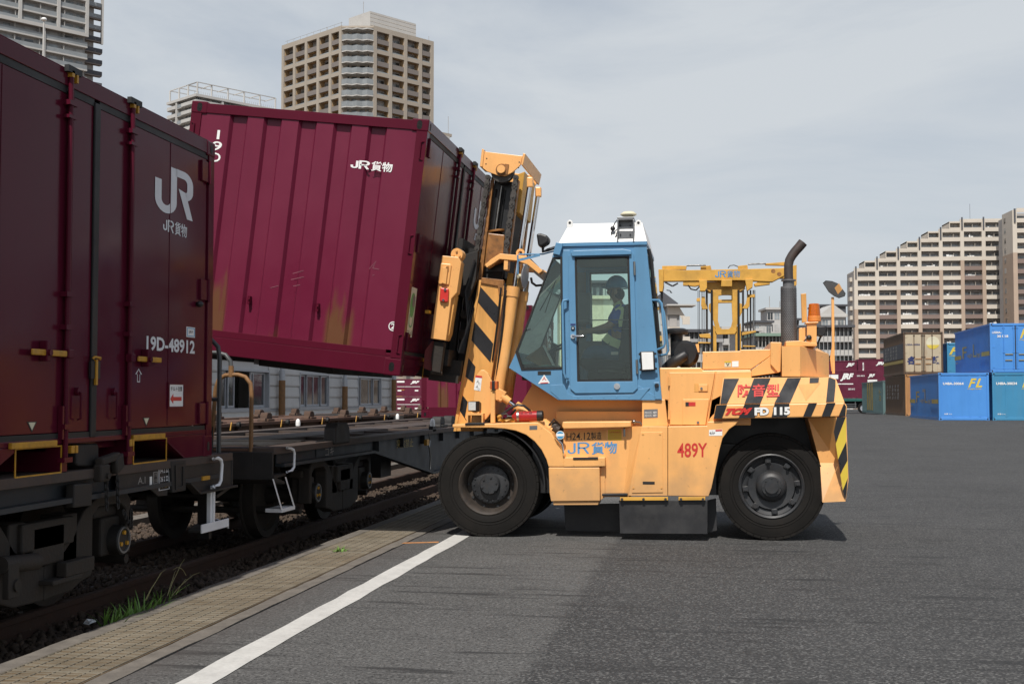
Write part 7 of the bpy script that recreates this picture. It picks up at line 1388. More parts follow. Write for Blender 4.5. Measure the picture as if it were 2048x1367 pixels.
for k in range(3): cband(c7, xT_, yT_+6.0+k*1.4, yT_+6.8+k*1.4, gz(yT_)+.25, gz(yT_)+2.45, 'cyelloworn')
stextc(c7, 'ト', yT_+1.2, yT_+2.2, gz(yT_)+1.5, gz(yT_)+1.9, xT_, 'cyelloworn'); stextc(c7, 'ヨ', yT_+1.2, yT_+2.2, gz(yT_)+1.0, gz(yT_)+1.4, xT_, 'cyelloworn')

# wine red containers further back: door side towards the camera
def box12(label, px0, px1, py0, py1, Y, group, kind=0, m='winedull', d=2.4):
    a, b = at(px0, py1, Y=Y), at(px1, py0, Y=Y); t = thing('freight_container', label, 'container', ((a.x+b.x)/2, Y+d/2, a.z), group)
    w, h = b.x-a.x, b.z-a.z; x0, z0 = a.x, a.z
    mb = MB(); mb.box(x0, x0+w, Y+.03, Y+d, z0, z0+h); part('body', mb, m, t)
    mb = MB(); mb.ring([(x0, z0), (x0+w, z0), (x0+w, z0+h), (x0, z0+h)], [(x0+.09, z0+.16), (x0+w-.09, z0+.16), (x0+w-.09, z0+h-.1), (x0+.09, z0+h-.1)], 'y', Y, Y+.05); part('frame', mb, m, t, bev=.01)
    if kind == 0:
        for s in (0, 1): mb = MB(); mb.box(x0+.1+s*(w/2-.08), x0+w/2-.02+s*(w/2-.08), Y+.012, Y+.03, z0+.17, z0+h-.12); mb.cyl((x0+w*(.36+.28*s), Y+.0, z0+.05), (x0+w*(.36+.28*s), Y+.0, z0+h), .02, n=6); part('door', mb, m, t)
        mb = MB(); mb.box(x0+w*.2, x0+w*.36, Y-.012, Y+.01, z0+h*.37, z0+h*.40); mb.box(x0+w*.02, x0+w*.28, Y-.004, Y+.01, z0+.02, z0+.06); part('lever', mb, 'lockyellow', t)
    else:
        mb = MB()
        for i in range(5): mb.box(x0+w*(.15+.16*i), x0+w*(.15+.16*i)+.15, Y+.015, Y+.03, z0+.2, z0+h-.15)
        part('end_rib', mb, m, t)
    return t, x0, z0, w, h, Y
def bt(c, s, u0, u1, v0, v1, m='decalwhite', bold=.06, shear=.4):
    t, x0, z0, w, h, Y = c; return text(s, (x0+w*u0, Y-.01, z0+h*v0), (x0+w*u1, Y-.01, z0+h*v0), (x0+w*u0, Y-.01, z0+h*v1), m, t, bold, shear, lift=.01)
def bb(c, u0, u1, v0, v1, m='decalwhite'): t, x0, z0, w, h, Y = c; mb = MB(); mb.box(x0+w*u0, x0+w*u1, Y-.014, Y-.006, z0+h*v0, z0+h*v1); part('colour_band', mb, m, t)
GW = 'wine red containers on and behind the far truck'
YTk = 113.0
ca = box12('wine red container at the left on the green truck bed with white band and letters', 1634, 1711.5, 740.5, 796, YTk, GW); bt(ca, 'JRF', .60, .95, .62, .90); bb(ca, .0, .55, .70, .85); bb(ca, .45, .93, .50, .535); bt(ca, '20D-3415', .80, .97, .30, .36, bold=.02, shear=0)
cb_ = box12('plain wine red container on the truck bed right of the lettered one', 1712, 1733.5, 740.5, 795, YTk, GW, 1, 'winedull'); bt(cb_, '20D-5815', .1, .8, .78, .83, bold=.02, shear=0); bb(cb_, .7, .85, .30, .36); bb(cb_, .7, .85, .42, .46)
cc_ = box12('short wine red container with a white panel behind the grey green one', 1735, 1754.5, 740, 792, YTk+1.5, GW, 1); bt(cc_, 'JRF', .06, .78, .70, .86); bb(cc_, .02, .98, .42, .64)
cd = box12('wine red container upper left behind the truck load, with white letters', 1640, 1714.5, 721, 741.5, 128.0, GW, 1); bt(cd, 'JRF', .70, .93, .35, .78)
ce = box12('tall wine red container behind the truck, half hidden by the brown stack', 1716.5, 1790, 717.5, 762, 127.0, GW, 1); bt(ce, 'JRF', .48, .76, .70, .88); bt(ce, '20D', .12, .16, .48, .86, bold=.03, shear=0)
for lab, (a, b, y0p, y1p) in (('lower back wine red container standing behind the truck bed', (1640, 1714.5, 742, 788)), ('lower back wine red container standing behind the grey green one', (1716.5, 1790, 763, 806))): box12(lab, a, b, y0p, y1p, 128.0 if a < 1700 else 127.0, GW, 1)
# flatbed truck under them
tk = thing('flatbed_truck', 'green flatbed truck trailer with silver wheel hubs under wine red containers', 'truck', (at(1690, 800, Y=YTk).x, YTk+1.2, 0))
xa, xb_ = at(1630, 800, Y=YTk).x, at(1735, 800, Y=YTk).x; zd1, zd0 = at(1700, 796.3, Y=YTk).z, at(1700, 802, Y=YTk).z
mb = MB(); mb.box(xa, xb_, YTk-.05, YTk+2.4, zd0, zd1); part('bed', mb, 'truckgreen', tk, bev=.02)
for k, px in enumerate((1727, 1660)):
    c = at(px, 814.5, Y=YTk)
    for j in range(2 if k else 1):
        cx = c.x-j*1.3; r = c.z if c.z > .4 else .5
        mb = MB(); mb.lathe([(.28, 0), (.45, 0), (.49, .05), (.49, .28), (.45, .3), (0, .3)], (cx, YTk, .49), (0, 1, 0), 28); wq = part('wheel', mb, 'rubber', tk); mb = MB(); mb.lathe([(0, .03), (.12, .02), (.2, .08), (.26, .03), (.29, .0)], (cx, YTk-.01, .49), (0, 1, 0), 24); part('hub', mb, 'alu', wq)
mb = MB()
for zz in (.45, .62, .79): mb.box(xa, at(1713, 810, Y=YTk).x, YTk-.02, YTk+.02, zz, zz+.06)
[mb.box(x, x+.06, YTk, YTk+.05, .4, zd0) for x in (xa+.4, xa+2.0, at(1710, 810, Y=YTk).x)]; part('side_guard', mb, 'nosign', tk)
mb = MB(); mb.box(xa, xb_-.3, YTk+.9, YTk+1.5, .5, zd0); part('chassis', mb, 'black', tk)
# lettered containers far down the tracks, seen between shed and forklift
Yj = 172.0; zj = at(800, 793, Y=Yj).z; GJ = 'wine red containers far down the tracks by the shed'
for lab, y0p, y1p in (('upper wine red container with white letters at the end of the shed', 757.5, 792.5), ('lower wine red container with white letters at the end of the shed', 793, 828)):
    c = box12(lab, 790, 843, y0p, y1p, Yj, GJ); bb(c, .07, .36, .80, .90); bt(c, 'JRF', .58, .93, .70, .90); bb(c, .08, .95, .55, .575); bb(c, .1, .24, .30, .38); bb(c, .75, .88, .30, .38)

# ================================================================== SECOND FORKLIFT (top lifter) BEHIND
YH_ = 52.0; HQ = lambda pts, dy=0: Q(pts, YH_+dy)
hl_ = thing('container_handler', 'yellow container handler with wide lifting beam standing behind the forklift', 'container handler', (at(1455, 800, Y=YH_).x, YH_+2, gz(YH_)))
def hp(name, pts, d0, d1, m='oldyellow', bev=.01): mb = MB(); mb.prism(Q(pts, YH_), 'y', YH_+d0, YH_+d1); return part(name, mb, m, hl_, bev=bev)
hp('lifting_beam', [(1326, 538), (1368, 540), (1480, 538), (1568, 536), (1568, 551), (1545, 563), (1480, 560), (1326, 562)], 0, .5)
hp('beam_end', [(1317, 539), (1327, 538.5), (1327, 572), (1325, 583), (1318.5, 583)], -.1, .7); hp('beam_end', [(1583, 532), (1593, 530), (1593, 570), (1585, 574)], -.1, .7); hp('beam_arm', [(1560, 536), (1586, 532), (1588, 556), (1560, 556)], .05, .45)
hp('end_leg', [(1320.5, 583), (1326, 583), (1325.5, 614), (1322.5, 612)], .1, .3, 'black'); hp('end_leg', [(1586, 574), (1591, 572), (1590, 600), (1587, 600)], .1, .3, 'black')
hp('beam_cover', [(1324, 531), (1350, 530.5), (1373, 531), (1372, 538), (1324, 538)], .1, .4); hp('beam_cover', [(1401, 532), (1421, 530), (1423, 538), (1401, 538)], .1, .4); hp('beam_cover', [(1476, 531), (1495, 529), (1496, 537), (1476, 538)], .1, .4); hp('beam_cover', [(1531, 526), (1570, 523), (1570, 530), (1531, 529)], .1, .4)
mb = MB()
for a, b in (((1373, 531), (1412, 530)), ((1496, 528), (1532, 527)), ((1330, 564), (1345, 572)), ((1345, 572), (1356, 566))): mb.tube([V(*a, YH_), V(*b, YH_)], .035, 8)
mb.tube([V(1456, 536, YH_), V(1460, 531, YH_), V(1468, 530, YH_), V(1476, 533, YH_)], .02, 6); mb.tube([V(1376, 570, YH_), V(1382, 578, YH_), V(1392, 580, YH_), V(1400, 572, YH_)], .03, 6); mb.tube([V(1333, 580, YH_), V(1340, 581, YH_), V(1344, 586, YH_), V(1340, 584, YH_)], .02, 6); part('hose', mb, 'black', hl_)
for px in (1546.5, 1558.5): mb = MB(); c = V(px, 542 if px < 1550 else 548, YH_); mb.cyl(c+Vector((0, .02, 0)), c-Vector((0, .004, 0)), .09, n=20); part('beam_hole', mb, 'greasy', hl_)
hp('beam_bracket', [(1398, 561), (1414, 560), (1414, 575), (1410, 582), (1400, 582)], -.1, .4); hp('beam_bracket', [(1490, 559), (1506, 558), (1505, 574), (1494, 582)], -.1, .4); hp('beam_plate', [(1443, 560), (1464, 560), (1464, 573), (1442, 573)], -.15, .1); hp('beam_under', [(1366, 562), (1412, 561), (1412, 567), (1390, 572), (1366, 570)], .05, .4); hp('beam_under', [(1508, 567), (1540, 552), (1540, 568), (1510, 572)], .05, .4)
hp('mast_head', [(1410, 562), (1494, 560), (1490, 575), (1484, 582), (1416, 584)], .3, .7)
L_ = [(1411, 580), (1422, 582), (1437, 588), (1436, 640), (1438, 652), (1444, 657), (1432, 663), (1428, 640), (1424, 630), (1416, 612), (1419, 604), (1422, 596), (1420, 590)]
hp('mast_frame', [(1411, 577), (1432, 582), (1437, 590), (1436, 640), (1440, 654), (1444, 657), (1440, 664), (1431, 658), (1427, 640), (1417, 614), (1418, 607), (1422.5, 604), (1422.5, 584)], .25, .55)
hp('mast_frame', [(1492, 575), (1470, 582), (1463, 590), (1465, 640), (1462, 654), (1458, 657), (1462, 664), (1473, 658), (1476, 640), (1489, 614), (1486, 607), (1477, 604), (1476.5, 584)], .25, .55)
hp('mast_tie', [(1425, 578), (1476, 577), (1472, 590), (1458, 588.5), (1445, 588.5), (1430, 591)], .26, .5); hp('mast_tie', [(1436, 598), (1465, 597.5), (1465, 604), (1436, 604.5)], .27, .5); hp('mast_tie', [(1436, 652), (1444, 657), (1458, 657), (1464, 651), (1474, 660), (1470, 667), (1434, 668), (1430, 660)], .24, .5)
hp('mast_post', [(1422, 645), (1433, 655), (1433, 712), (1422, 712)], .3, .6); hp('mast_post', [(1471, 655), (1482, 645), (1483, 712), (1471, 712)], .3, .6)
hp('side_hook', [(1403, 592), (1410, 593), (1411, 606), (1416, 617), (1405, 618), (1402, 610)], .1, .3); hp('side_hook', [(1495, 590), (1500, 590), (1499, 612), (1494, 617), (1484, 616), (1492, 606)], .1, .3); hp('side_block', [(1393, 596), (1400, 595), (1400, 602), (1393, 602)], .1, .3); hp('side_block', [(1496, 588), (1510, 588), (1510, 594), (1496, 594)], .1, .3)
for px, r, m_ in ((1413.5, .045, 'chain'), (1486, .045, 'chain'), (1396, .012, 'black'), (1399, .012, 'black'), (1404, .018, 'steel'), (1408, .012, 'black'), (1495, .025, 'chain'), (1501, .035, 'black'), (1507, .035, 'steel'), (1510, .012, 'black'), (1423.5, .05, 'black'), (1477, .05, 'black')):
    mb = MB(); mb.tube([V(px, 580, YH_+.2), V(px+.3, 705, YH_+.2)], r, 8); part('lift_chain' if r > .03 else 'hose', mb, m_, hl_)
for a in ([(1398, 668), (1420, 666), (1422, 676), (1400, 674)], [(1484, 664), (1512, 660), (1512, 664), (1484, 670)], [(1486, 690), (1511, 691), (1511, 693), (1486, 693)], [(1396, 683), (1421, 684), (1421, 686), (1396, 686)]): hp('mast_bracket', a, .1, .5, 'oldyellow')
v, f = join2([stroke2([(0.02, .35), (.02, .28)]+arc(.17, .22, .15, 180, 360, 8)[1:]+[(.32, .92)], .13), stroke2([(.52, .0), (.52, .92), (.80, .92)]+arc(.80, .71, .21, 90, -90, 8)[1:]+[(.52, .50)], .13), stroke2([(.78, .50), (1.0, .0)], .13)])
flat(v, f, V(1430, 555, YH_), V(1452, 554.5, YH_), V(1430, 541.5, YH_), 'blueink', hl_, 'lettering', .01); text('貨物', V(1454, 555, YH_), V(1480, 554, YH_), V(1454, 541, YH_), 'blueink', hl_, .005, lift=.01)
xm = at(1455, 800, Y=YH_).x; gh = gz(YH_)
mb = MB(); mb.box(xm-.75, xm-.5, YH_+.3, YH_+.6, gh+.5, at(1400, 708, Y=YH_).z); mb.box(xm+.3, xm+.55, YH_+.3, YH_+.6, gh+.5, at(1400, 708, Y=YH_).z); mb.box(xm-1.1, xm+1.1, YH_+.9, YH_+5.2, gh+.6, gh+2.0); mb.box(xm-.8, xm+.8, YH_+1.6, YH_+3.2, gh+2.0, gh+2.9); part('body', mb, 'oldyellow', hl_, bev=.04)
for s in (-1, 1):
    for y in (YH_+1.3, YH_+4.4): mb = MB(); mb.lathe([(0, .1), (.4, .1), (.45, 0), (.65, 0), (.7, .06), (.7, .34), (.65, .4), (0, .4)], (xm+s*1.5, y, gh+.7), (-s, 0, 0), 28); part('wheel', mb, 'rubber', hl_)

# ================================================================== BUILDINGS
GZ = -1.25
FW = Vector((cF.x, cF.y, 0)).normalized()
def atd(px, d, py=HY):
    """a point at horizontal distance d straight ahead, under column px"""
    r = cF+cR*((px-CX)/FOC)-cU*((py-CY)/FOC); t = d/(r.x*FW.x+r.y*FW.y); return Vector((r.x*t, r.y*t, EYE+r.z*t))
def rot2(v, a): c, s = math.cos(a), math.sin(a); return Vector((v.x*c-v.y*s, v.x*s+v.y*c, 0))
class Face:
    """a facade: o = its left foot, u along it to the right, n outwards"""
    def __init__(s, root, o, u): s.root, s.o, s.u = root, Vector(o), Vector(u).normalized(); s.n = s.u.cross(Vector((0, 0, 1))).normalized(); s.src = {}
    def M(s, a, z): o = s.o+s.u*a-ORG[s.root.name]; return Matrix(((s.u.x, s.n.x, 0, o.x), (s.u.y, s.n.y, 0, o.y), (0, 0, 1, z-ORG[s.root.name].z), (0, 0, 0, 1)))
    def put(s, name, dims, a, z, m, parent=None, lab=None):
        """box of width, y-range (outwards positive), height; at a along the face and z up"""
        key = (name, dims, m)
        if key not in s.src:
            mb = MB(); w, y0, y1, h = dims; mb.box(0, w, y0, y1, 0, h); me = make_mesh(name, mb, m); fix_normals(me); s.src[key] = me
        o = bpy.data.objects.new(name, s.src[key]); COL.objects.link(o); o.parent = s.root; o.matrix_local = s.M(a, z); ORG[o.name] = ORG[s.root.name]; return o
    def wmesh(s, name, key, build, a, z, m):
        if m == 'winpane': m = rnd.choice(('winpane', 'winpane', 'winpane', 'curtain', 'darkpane'))
        k2 = (name, key, m)
        if k2 not in s.src: mb = MB(); build(mb); me = make_mesh(name, mb, m); fix_normals(me); s.src[k2] = me
        o = bpy.data.objects.new(name, s.src[k2]); COL.objects.link(o); o.parent = s.root; o.matrix_local = s.M(a, z); ORG[o.name] = ORG[s.root.name]; return o
def panes(w, h, y, n):
    def b(mb):
        p = w/n
        for i in range(n): mb.box(i*p+.08, (i+1)*p-.08, y-.05, y+(.02 if i % 2 else -.0), .05, h-.05)
    return b
def laundry(face, a, z, w):
    mb = MB(); k = rnd.randint(1, 4); x = rnd.uniform(0, w*.5)
    for i in range(k): ww = rnd.uniform(.3, 1.0); mb.box(x, x+ww, -.28, -.22, 0, rnd.uniform(.4, .9)); x += ww+.1
    o = part('laundry', mb, 'white', None); o.parent = face.root; o.matrix_local = face.M(a, z)

# ---- stepped apartment block on the right
d0 = 395.0; oA = atd(1709, d0, 640); oA.z = GZ
uA = rot2(cR, R(-5)).normalized()                    # faces the yard, its right end a little nearer
bw = 6.72; FH = 2.955
aptA = thing('apartment_building', 'wide beige and brown apartment block with stepped roof at right', 'building', tuple(oA+uA*24), 'tall apartment buildings around the yard')
fA = Face(aptA, oA, uA)
nf = [14, 15, 16, 17, 18, 19, 19]
ztopA = lambda n: at(1720, 541.4, Y=1).z*0+GZ+(atd(1720, d0, 541.4).z-GZ)*n/14
FH = (atd(1720, d0, 541.4).z-GZ)/14
colw = 1.15
for i, n in enumerate(nf):
    zt_ = GZ+n*FH; x0 = i*bw
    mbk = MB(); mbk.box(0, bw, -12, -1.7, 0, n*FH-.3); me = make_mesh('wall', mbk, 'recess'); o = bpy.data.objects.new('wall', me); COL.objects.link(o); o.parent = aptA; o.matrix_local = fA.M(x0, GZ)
    fA.put('roof_slab', (bw, -12, .05, .35), x0, zt_-.30, 'beige')
    fA.put('roof_parapet', (bw, -.25, .08, .8), x0, zt_+.05, 'beige')
    extra = i < 5
    if extra:
        fA.put('penthouse_wall', (round(bw/2-.06, 2), -9.1, -1.7, FH-.13), x0+bw/2+.05, zt_+.05, 'recess'); fA.put('roof_slab', (bw/2, -9, .05, .5), x0+bw/2, zt_+FH-.4, 'beige'); fA.put('parapet', (bw/2, -.2, .1, 1.25), x0+bw/2, zt_, 'beige'); fA.put('end_wall', (.25, -9, .0, FH), x0+bw/2, zt_, 'beige')
        fA.wmesh('window', ('x', i % 2), panes(bw/2-.6, 1.75, -1.6, 2), x0+bw/2+.4, zt_+.7, 'winpane')
    tan_from = n-4
    fl0 = 2
    for f_ in range(fl0, n):
        z = GZ+f_*FH; brown = (i % 2 == 1) and f_ <= tan_from-(1 if i else 0)
        fA.put('parapet', (bw-colw, -.2, .10, 1.30), x0+colw, z-.10, 'brownband' if brown else 'beige')
        fA.put('balcony_slab', (bw-colw, -1.75, -.2, .22), x0+colw, z-.12, 'wallgrey')
        k = rnd.choice((0, 1, 2)); fA.wmesh('window', k, (lambda q: (lambda mb: [mb.box(a_, b_, -1.72, -1.62, 0, 2.0) for a_, b_ in (((.3, 2.3), (3.0, 5.0)), ((.2, 1.8), (2.4, 3.4), (3.6, 5.2)), ((.5, 2.6), (3.2, 4.9)))[q]]))(k), x0+colw, z+.12, 'winpane')
        fA.put('partition', (.08, -1.7, -.25, 2.2), x0+colw+rnd.choice((1.9, 2.8, 3.5)), z+.1, 'beige')
        if rnd.random() < .45: laundry(fA, x0+colw, z+1.0, bw-colw-2)
        fA.put('balcony_rail', (bw-colw, -.08, -.02, .06), x0+colw, z+1.42, 'alu')
for i in range(8):
    n = nf[min(i, 6)] if i < 7 else nf[6]; n = max(n, nf[max(i-1, 0)]); zt_ = GZ+n*FH
    ns = nf[min(i, 6)]-4
    fA.put('column', (colw, -1.6, .22, (ns)*FH), i*bw, GZ, 'tanbrown'); fA.put('column', (colw, -1.6, .22, (n-ns)*FH), i*bw, GZ+ns*FH, 'beige')
    fA.put('vent_stack', (.45, .22, .5, 4.0), i*bw+.35, zt_-2.6, 'roofdark')
side = MB()
for f_ in range(2, 14): side.box(-.8, 0, -6, -3, f_*FH-.1, f_*FH+1.2)
o = part('side_balcony', side, 'beige', None); o.parent = aptA; o.matrix_local = fA.M(0, GZ)
mb = MB(); [mb.cyl((x, -3, 0), (x, -3, h), .05, n=5) for x, h in ((5.6*bw, 6.5),)]; o = part('mast_antenna', mb, 'roofdark', None); o.parent = aptA; o.matrix_local = fA.M(0, GZ+18.9*FH)
# ---- its taller neighbour cut by the right edge
oB = atd(2031, 372); oB.z = GZ; aptB = thing('apartment_building', 'taller beige apartment block cut off by the right edge', 'building', tuple(oB+uA*8), 'tall apartment buildings around the yard')
fB = Face(aptB, oB, uA); hB_ = atd(2040, 372, 424).z-GZ; nB = 19; FB = hB_/nB
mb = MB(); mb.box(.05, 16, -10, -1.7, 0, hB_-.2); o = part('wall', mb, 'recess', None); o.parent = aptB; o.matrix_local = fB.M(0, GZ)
for x in (0, 7.6, 15.2): fB.put('column', (1.3, -2, .2, 15*FB), x, GZ, 'tanbrown'); fB.put('column', (1.3, -2, .2, 4*FB+.6), x, GZ+15*FB, 'beige')
fB.put('end_wall', (.3, -10, -2, 15*FB), 0, GZ, 'tanbrown'); fB.put('end_wall', (.3, -10, -2, 4*FB+.6), 0, GZ+15*FB, 'beige'); [fB.wmesh('window', 'end', lambda mb: mb.box(-.04, .02, -8.2, -6.6, 0, 1.6), 0, GZ+f_*FB+.6, 'winpane') for f_ in range(2, nB)]; fB.put('vent_stack', (.5, .2, .55, 4.2), .4, GZ+hB_-3.2, 'roofdark')
for x in (1.3, 8.9):
    for f_ in range(2, nB+1):
        z = GZ+f_*FB; fB.put('parapet', (6.3, -.2, .1, 1.3), x, z-.1, 'beige' if f_ > 14 else 'brownband'); 
        if f_ < nB: fB.put('balcony_slab', (6.3, -1.75, -.2, .22), x, z-.12, 'wallgrey'); fB.wmesh('window', 1, (lambda mb: [mb.box(a_, b_, -1.72, -1.62, 0, 2.0) for a_, b_ in ((.3, 2.4), (3.0, 5.2))]), x, z+.12, 'winpane')
# stair tower between the two blocks
oS = atd(2015, 380); oS.z = GZ; stw = thing('stair_tower', 'slim grey stair tower between the two beige apartment blocks', 'building', tuple(oS)); fS = Face(stw, oS, uA); hS = atd(2015, 380, 436).z-GZ
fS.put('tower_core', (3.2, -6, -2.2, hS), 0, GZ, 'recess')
for f_ in range(1, 19): fS.put('landing', (2.0, -2.2, -.6, 1.25), 1.1, GZ+f_*hS/18.6, 'wallgrey' if f_ < 15 else 'beige'); fS.put('landing', (.9, -2.2, -.9, .3), .1, GZ+f_*hS/18.6-.8, 'wallgrey')

# ---- tan tower with double-storey grid, its zigzag corner facing us
dT = 318.0; uL = (-FW*math.sin(R(44))+Vector((0, 0, 0)))
dirL = (cR*-.72+FW*.694).normalized(); dirR = (cR*.71+FW*.704).normalized()
pL, pR = atd(683, dT, 150), atd(747, dT, 150); pL.z = pR.z = GZ
ztT = atd(700, dT, 52).z
tanT = thing('apartment_tower', 'tan apartment tower with deep grid balconies and zigzag corner', 'tower', tuple((pL+pR)/2+FW*15))
LL_, LR_ = 26.6, 20.8
bwl, bwr = LL_/5, LR_/4; CH = 5.9
fL = Face(tanT, pL+dirL*LL_, -dirL); fR = Face(tanT, pR, dirR)
HT = ztT-GZ
core = MB(); a = [pL+dirL*(LL_-.5)+dirR*1.8, pL+dirR*1.8+dirL*1.0, pR+dirL*1.8+dirR*1.0, pR+dirR*(LR_-.5)+dirL*1.8, pR+dirR*(LR_-.5)+dirL*25, pL+dirL*(LL_-.5)+dirR*20]
core.prism([(p.x, p.y) for p in a], 'z', GZ, ztT-.5); part('core', core, 'recess', tanT)
mb = MB(); a = [pL+dirL*LL_, pL, pL.lerp(pR, .5)-FW*.2, pR, pR+dirR*LR_, pR+dirR*LR_+dirL*(LL_-4), pL+dirL*LL_+dirR*(LR_-4)]; mb.prism([(p.x, p.y) for p in a], 'z', ztT-.5, ztT+.0); part('roof', mb, 'tanwall', tanT)
for fc_, n, bw_ in ((fL, 5, bwl), (fR, 4, bwr)):
    for i in range(n+1): fc_.put('column', (1.0, -2.0, .15, HT), min(i*bw_, n*bw_-1.0) if i else 0, GZ, 'tanwall')
    fc_.put('roof_beam', (n*bw_, -.6, .12, 1.3), 0, ztT-1.2, 'tanwall')
    for k in range(14):
        z = ztT-1.2-(k+1)*CH
        if z < GZ: break
        fc_.put('grid_beam', (n*bw_, -.6, .10, 1.0), 0, z, 'tanwall')
        if k >= 7:
            fc_.put('dark_parapet', (n*bw_, -.5, -.1, 1.25), 0, z+2.75, 'greyband'); fc_.put('balcony_slab', (n*bw_, -1.9, -.5, .25), 0, z+2.72, 'ochre'); fc_.put('balcony_slab', (n*bw_, -1.9, -.6, .25), 0, z, 'ochre')
        if k < 7:
            for i in range(n):
                x = i*bw_+1.0; w_ = bw_-1.0 if i < n-1 else bw_-1.5
                fc_.put('dark_parapet', (round(w_, 2), -.5, -.1, 1.25), x, z+2.75, 'greyband'); fc_.put('balcony_slab', (round(w_, 2), -1.9, -.5, .25), x, z+2.72, 'ochre'); fc_.put('balcony_slab', (round(w_, 2), -1.9, -.6, .25), x, z+.0, 'ochre'); fc_.put('glass_rail', (round(w_, 2), -.3, -.2, .35), x, z+1.0, 'balcglass')
                fc_.put('side_fin', (.1, -1.9, -.3, CH-1), x+.003, z+1.0, 'ochre'); fc_.put('side_fin', (.1, -1.9, -.3, CH-1), x+w_-.103, z+1.0, 'ochre')
                for zz in (z+.4, z+3.4): fc_.wmesh('window', round(w_, 1), (lambda q: (lambda mb: [mb.box(q*.08, q*.45, -1.85, -1.75, 0, 1.9), mb.box(q*.55, q*.92, -1.85, -1.75, 0, 1.9)]))(w_), x, zz, 'winpane')
ch = pR-pL; cw_ = ch.length; cd_ = ch.normalized(); fz = Face(tanT, pL, cd_)
zig = [(0, .0), (.18, 1.0), (.34, .35), (.5, 1.25), (.66, .35), (.82, 1.0), (1, .0)]
for k in range(34):
    z = ztT-.8-k*CH/2
    if z < 5: break
    def zg(mb, y0=0, h=.28, e=.0):
        P = [(u*cw_, v_+.1+e) for u, v_ in zig]; mb.prism(P+[(cw_, -1.8), (0, -1.8)], 'z', 0, h)
    fz.wmesh('zigzag_slab', 1, lambda mb: zg(mb), 0, z-.3, 'wallwhite')
    def zr(mb):
        P = [(u*cw_, v_) for u, v_ in zig]
        for i in range(6): (xa, ya), (xb2, yb2) = P[i], P[i+1]; mb.loft([(xa, ya, 0), (xb2, yb2, 0), (xb2, yb2-.08, 0), (xa, ya-.08, 0)], [(xa, ya, 1.3), (xb2, yb2, 1.3), (xb2, yb2-.08, 1.3), (xa, ya-.08, 1.3)])
    fz.wmesh('glass_rail', 2, zr, 0, z-CH/2+.05 if k else z-CH/2+.05, 'balcglass')
    fz.wmesh('window', 3, lambda mb: [mb.box(a_*cw_, (a_+.16)*cw_, -1.75, -1.6, 0, 1.9) for a_ in (.05, .29, .55, .79)], 0, z-CH/2+.5, 'winpane')
fz.put('corner_wall', (cw_, -3, -1.7, HT-1), 0, GZ, 'tanwall')
# plant room on the roof
pc_ = atd(742, dT+5); q0 = pc_-dirR*1+dirL*0; mb = MB(); a = [q0, q0+dirR*16, q0+dirR*16+dirL*9, q0+dirL*9]; zp = atd(742, dT+8, 31).z; mb.prism([(p.x, p.y) for p in a], 'z', ztT, zp); part('plant_room', mb, 'wallwhite', tanT)
fp_ = Face(tanT, q0, dirR)
for k in range(5): fp_.put('louvre', (16, -.01, .04, .08), 0, ztT+(zp-ztT)*(k+.5)/5, 'beige')
mb = MB()
for p, h in ((pL+dirL*1.5+dirR*1, 1.6), (pR+dirR*1.0+dirL, 1.8), (pc_+dirL*4, 3.0), (pR+dirR*20+dirL, 1.6), (pL+dirL*9+dirR*2, 2.0)): mb.cyl((p.x, p.y, ztT), (p.x, p.y, ztT+h+ (6 if p == pc_+dirL*4 else 0)), .08, n=5)
for s_ in range(9): p = pL+dirL*(1+s_*3)+dirR*.6; mb.cyl((p.x, p.y, ztT), (p.x, p.y, ztT+1.2), .05, n=4)
pa_, pb_ = pL+dirL*.5+dirR*.6, pL+dirL*26+dirR*.6; mb.tube([(pa_.x, pa_.y, ztT+1.2), (pb_.x, pb_.y, ztT+1.2)], .05, 4); part('roof_rail', mb, 'wallgrey', tanT)

# ---- low white block with a pergola on its roof, left of the tan tower
dP = 420.0; pc_ = atd(392, dP, 190); pc_.z = GZ; zP = atd(392, dP, 187).z
wb_ = thing('apartment_building', 'grey apartment building with white steel pergola on its flat roof', 'building', tuple(pc_+FW*12), 'tall apartment buildings around the yard')
fl_ = Face(wb_, pc_+dirL*19, -dirL); pn = pc_+dirR*7+dirL*2.2-dirR*0; fr_ = Face(wb_, pc_, dirR)
mb = MB(); a = [pc_+dirL*18.5+dirR*1.6, pc_+dirL*1.6+dirR*1.6, pc_+dirR*34+dirL*1.6, pc_+dirR*34+dirL*18, pc_+dirL*18.5+dirR*20]; mb.prism([(p.x, p.y) for p in a], 'z', GZ, zP-.5); part('core', mb, 'recess', wb_)
mb = MB(); a = [pc_+dirL*19.2-dirR*.2, pc_-dirL*.2-dirR*.2, pc_+dirR*34-dirL*.2, pc_+dirR*34+dirL*18, pc_+dirL*19.2+dirR*20]; mb.prism([(p.x, p.y) for p in a], 'z', zP-.9, zP); part('roof', mb, 'wallwhite', wb_)
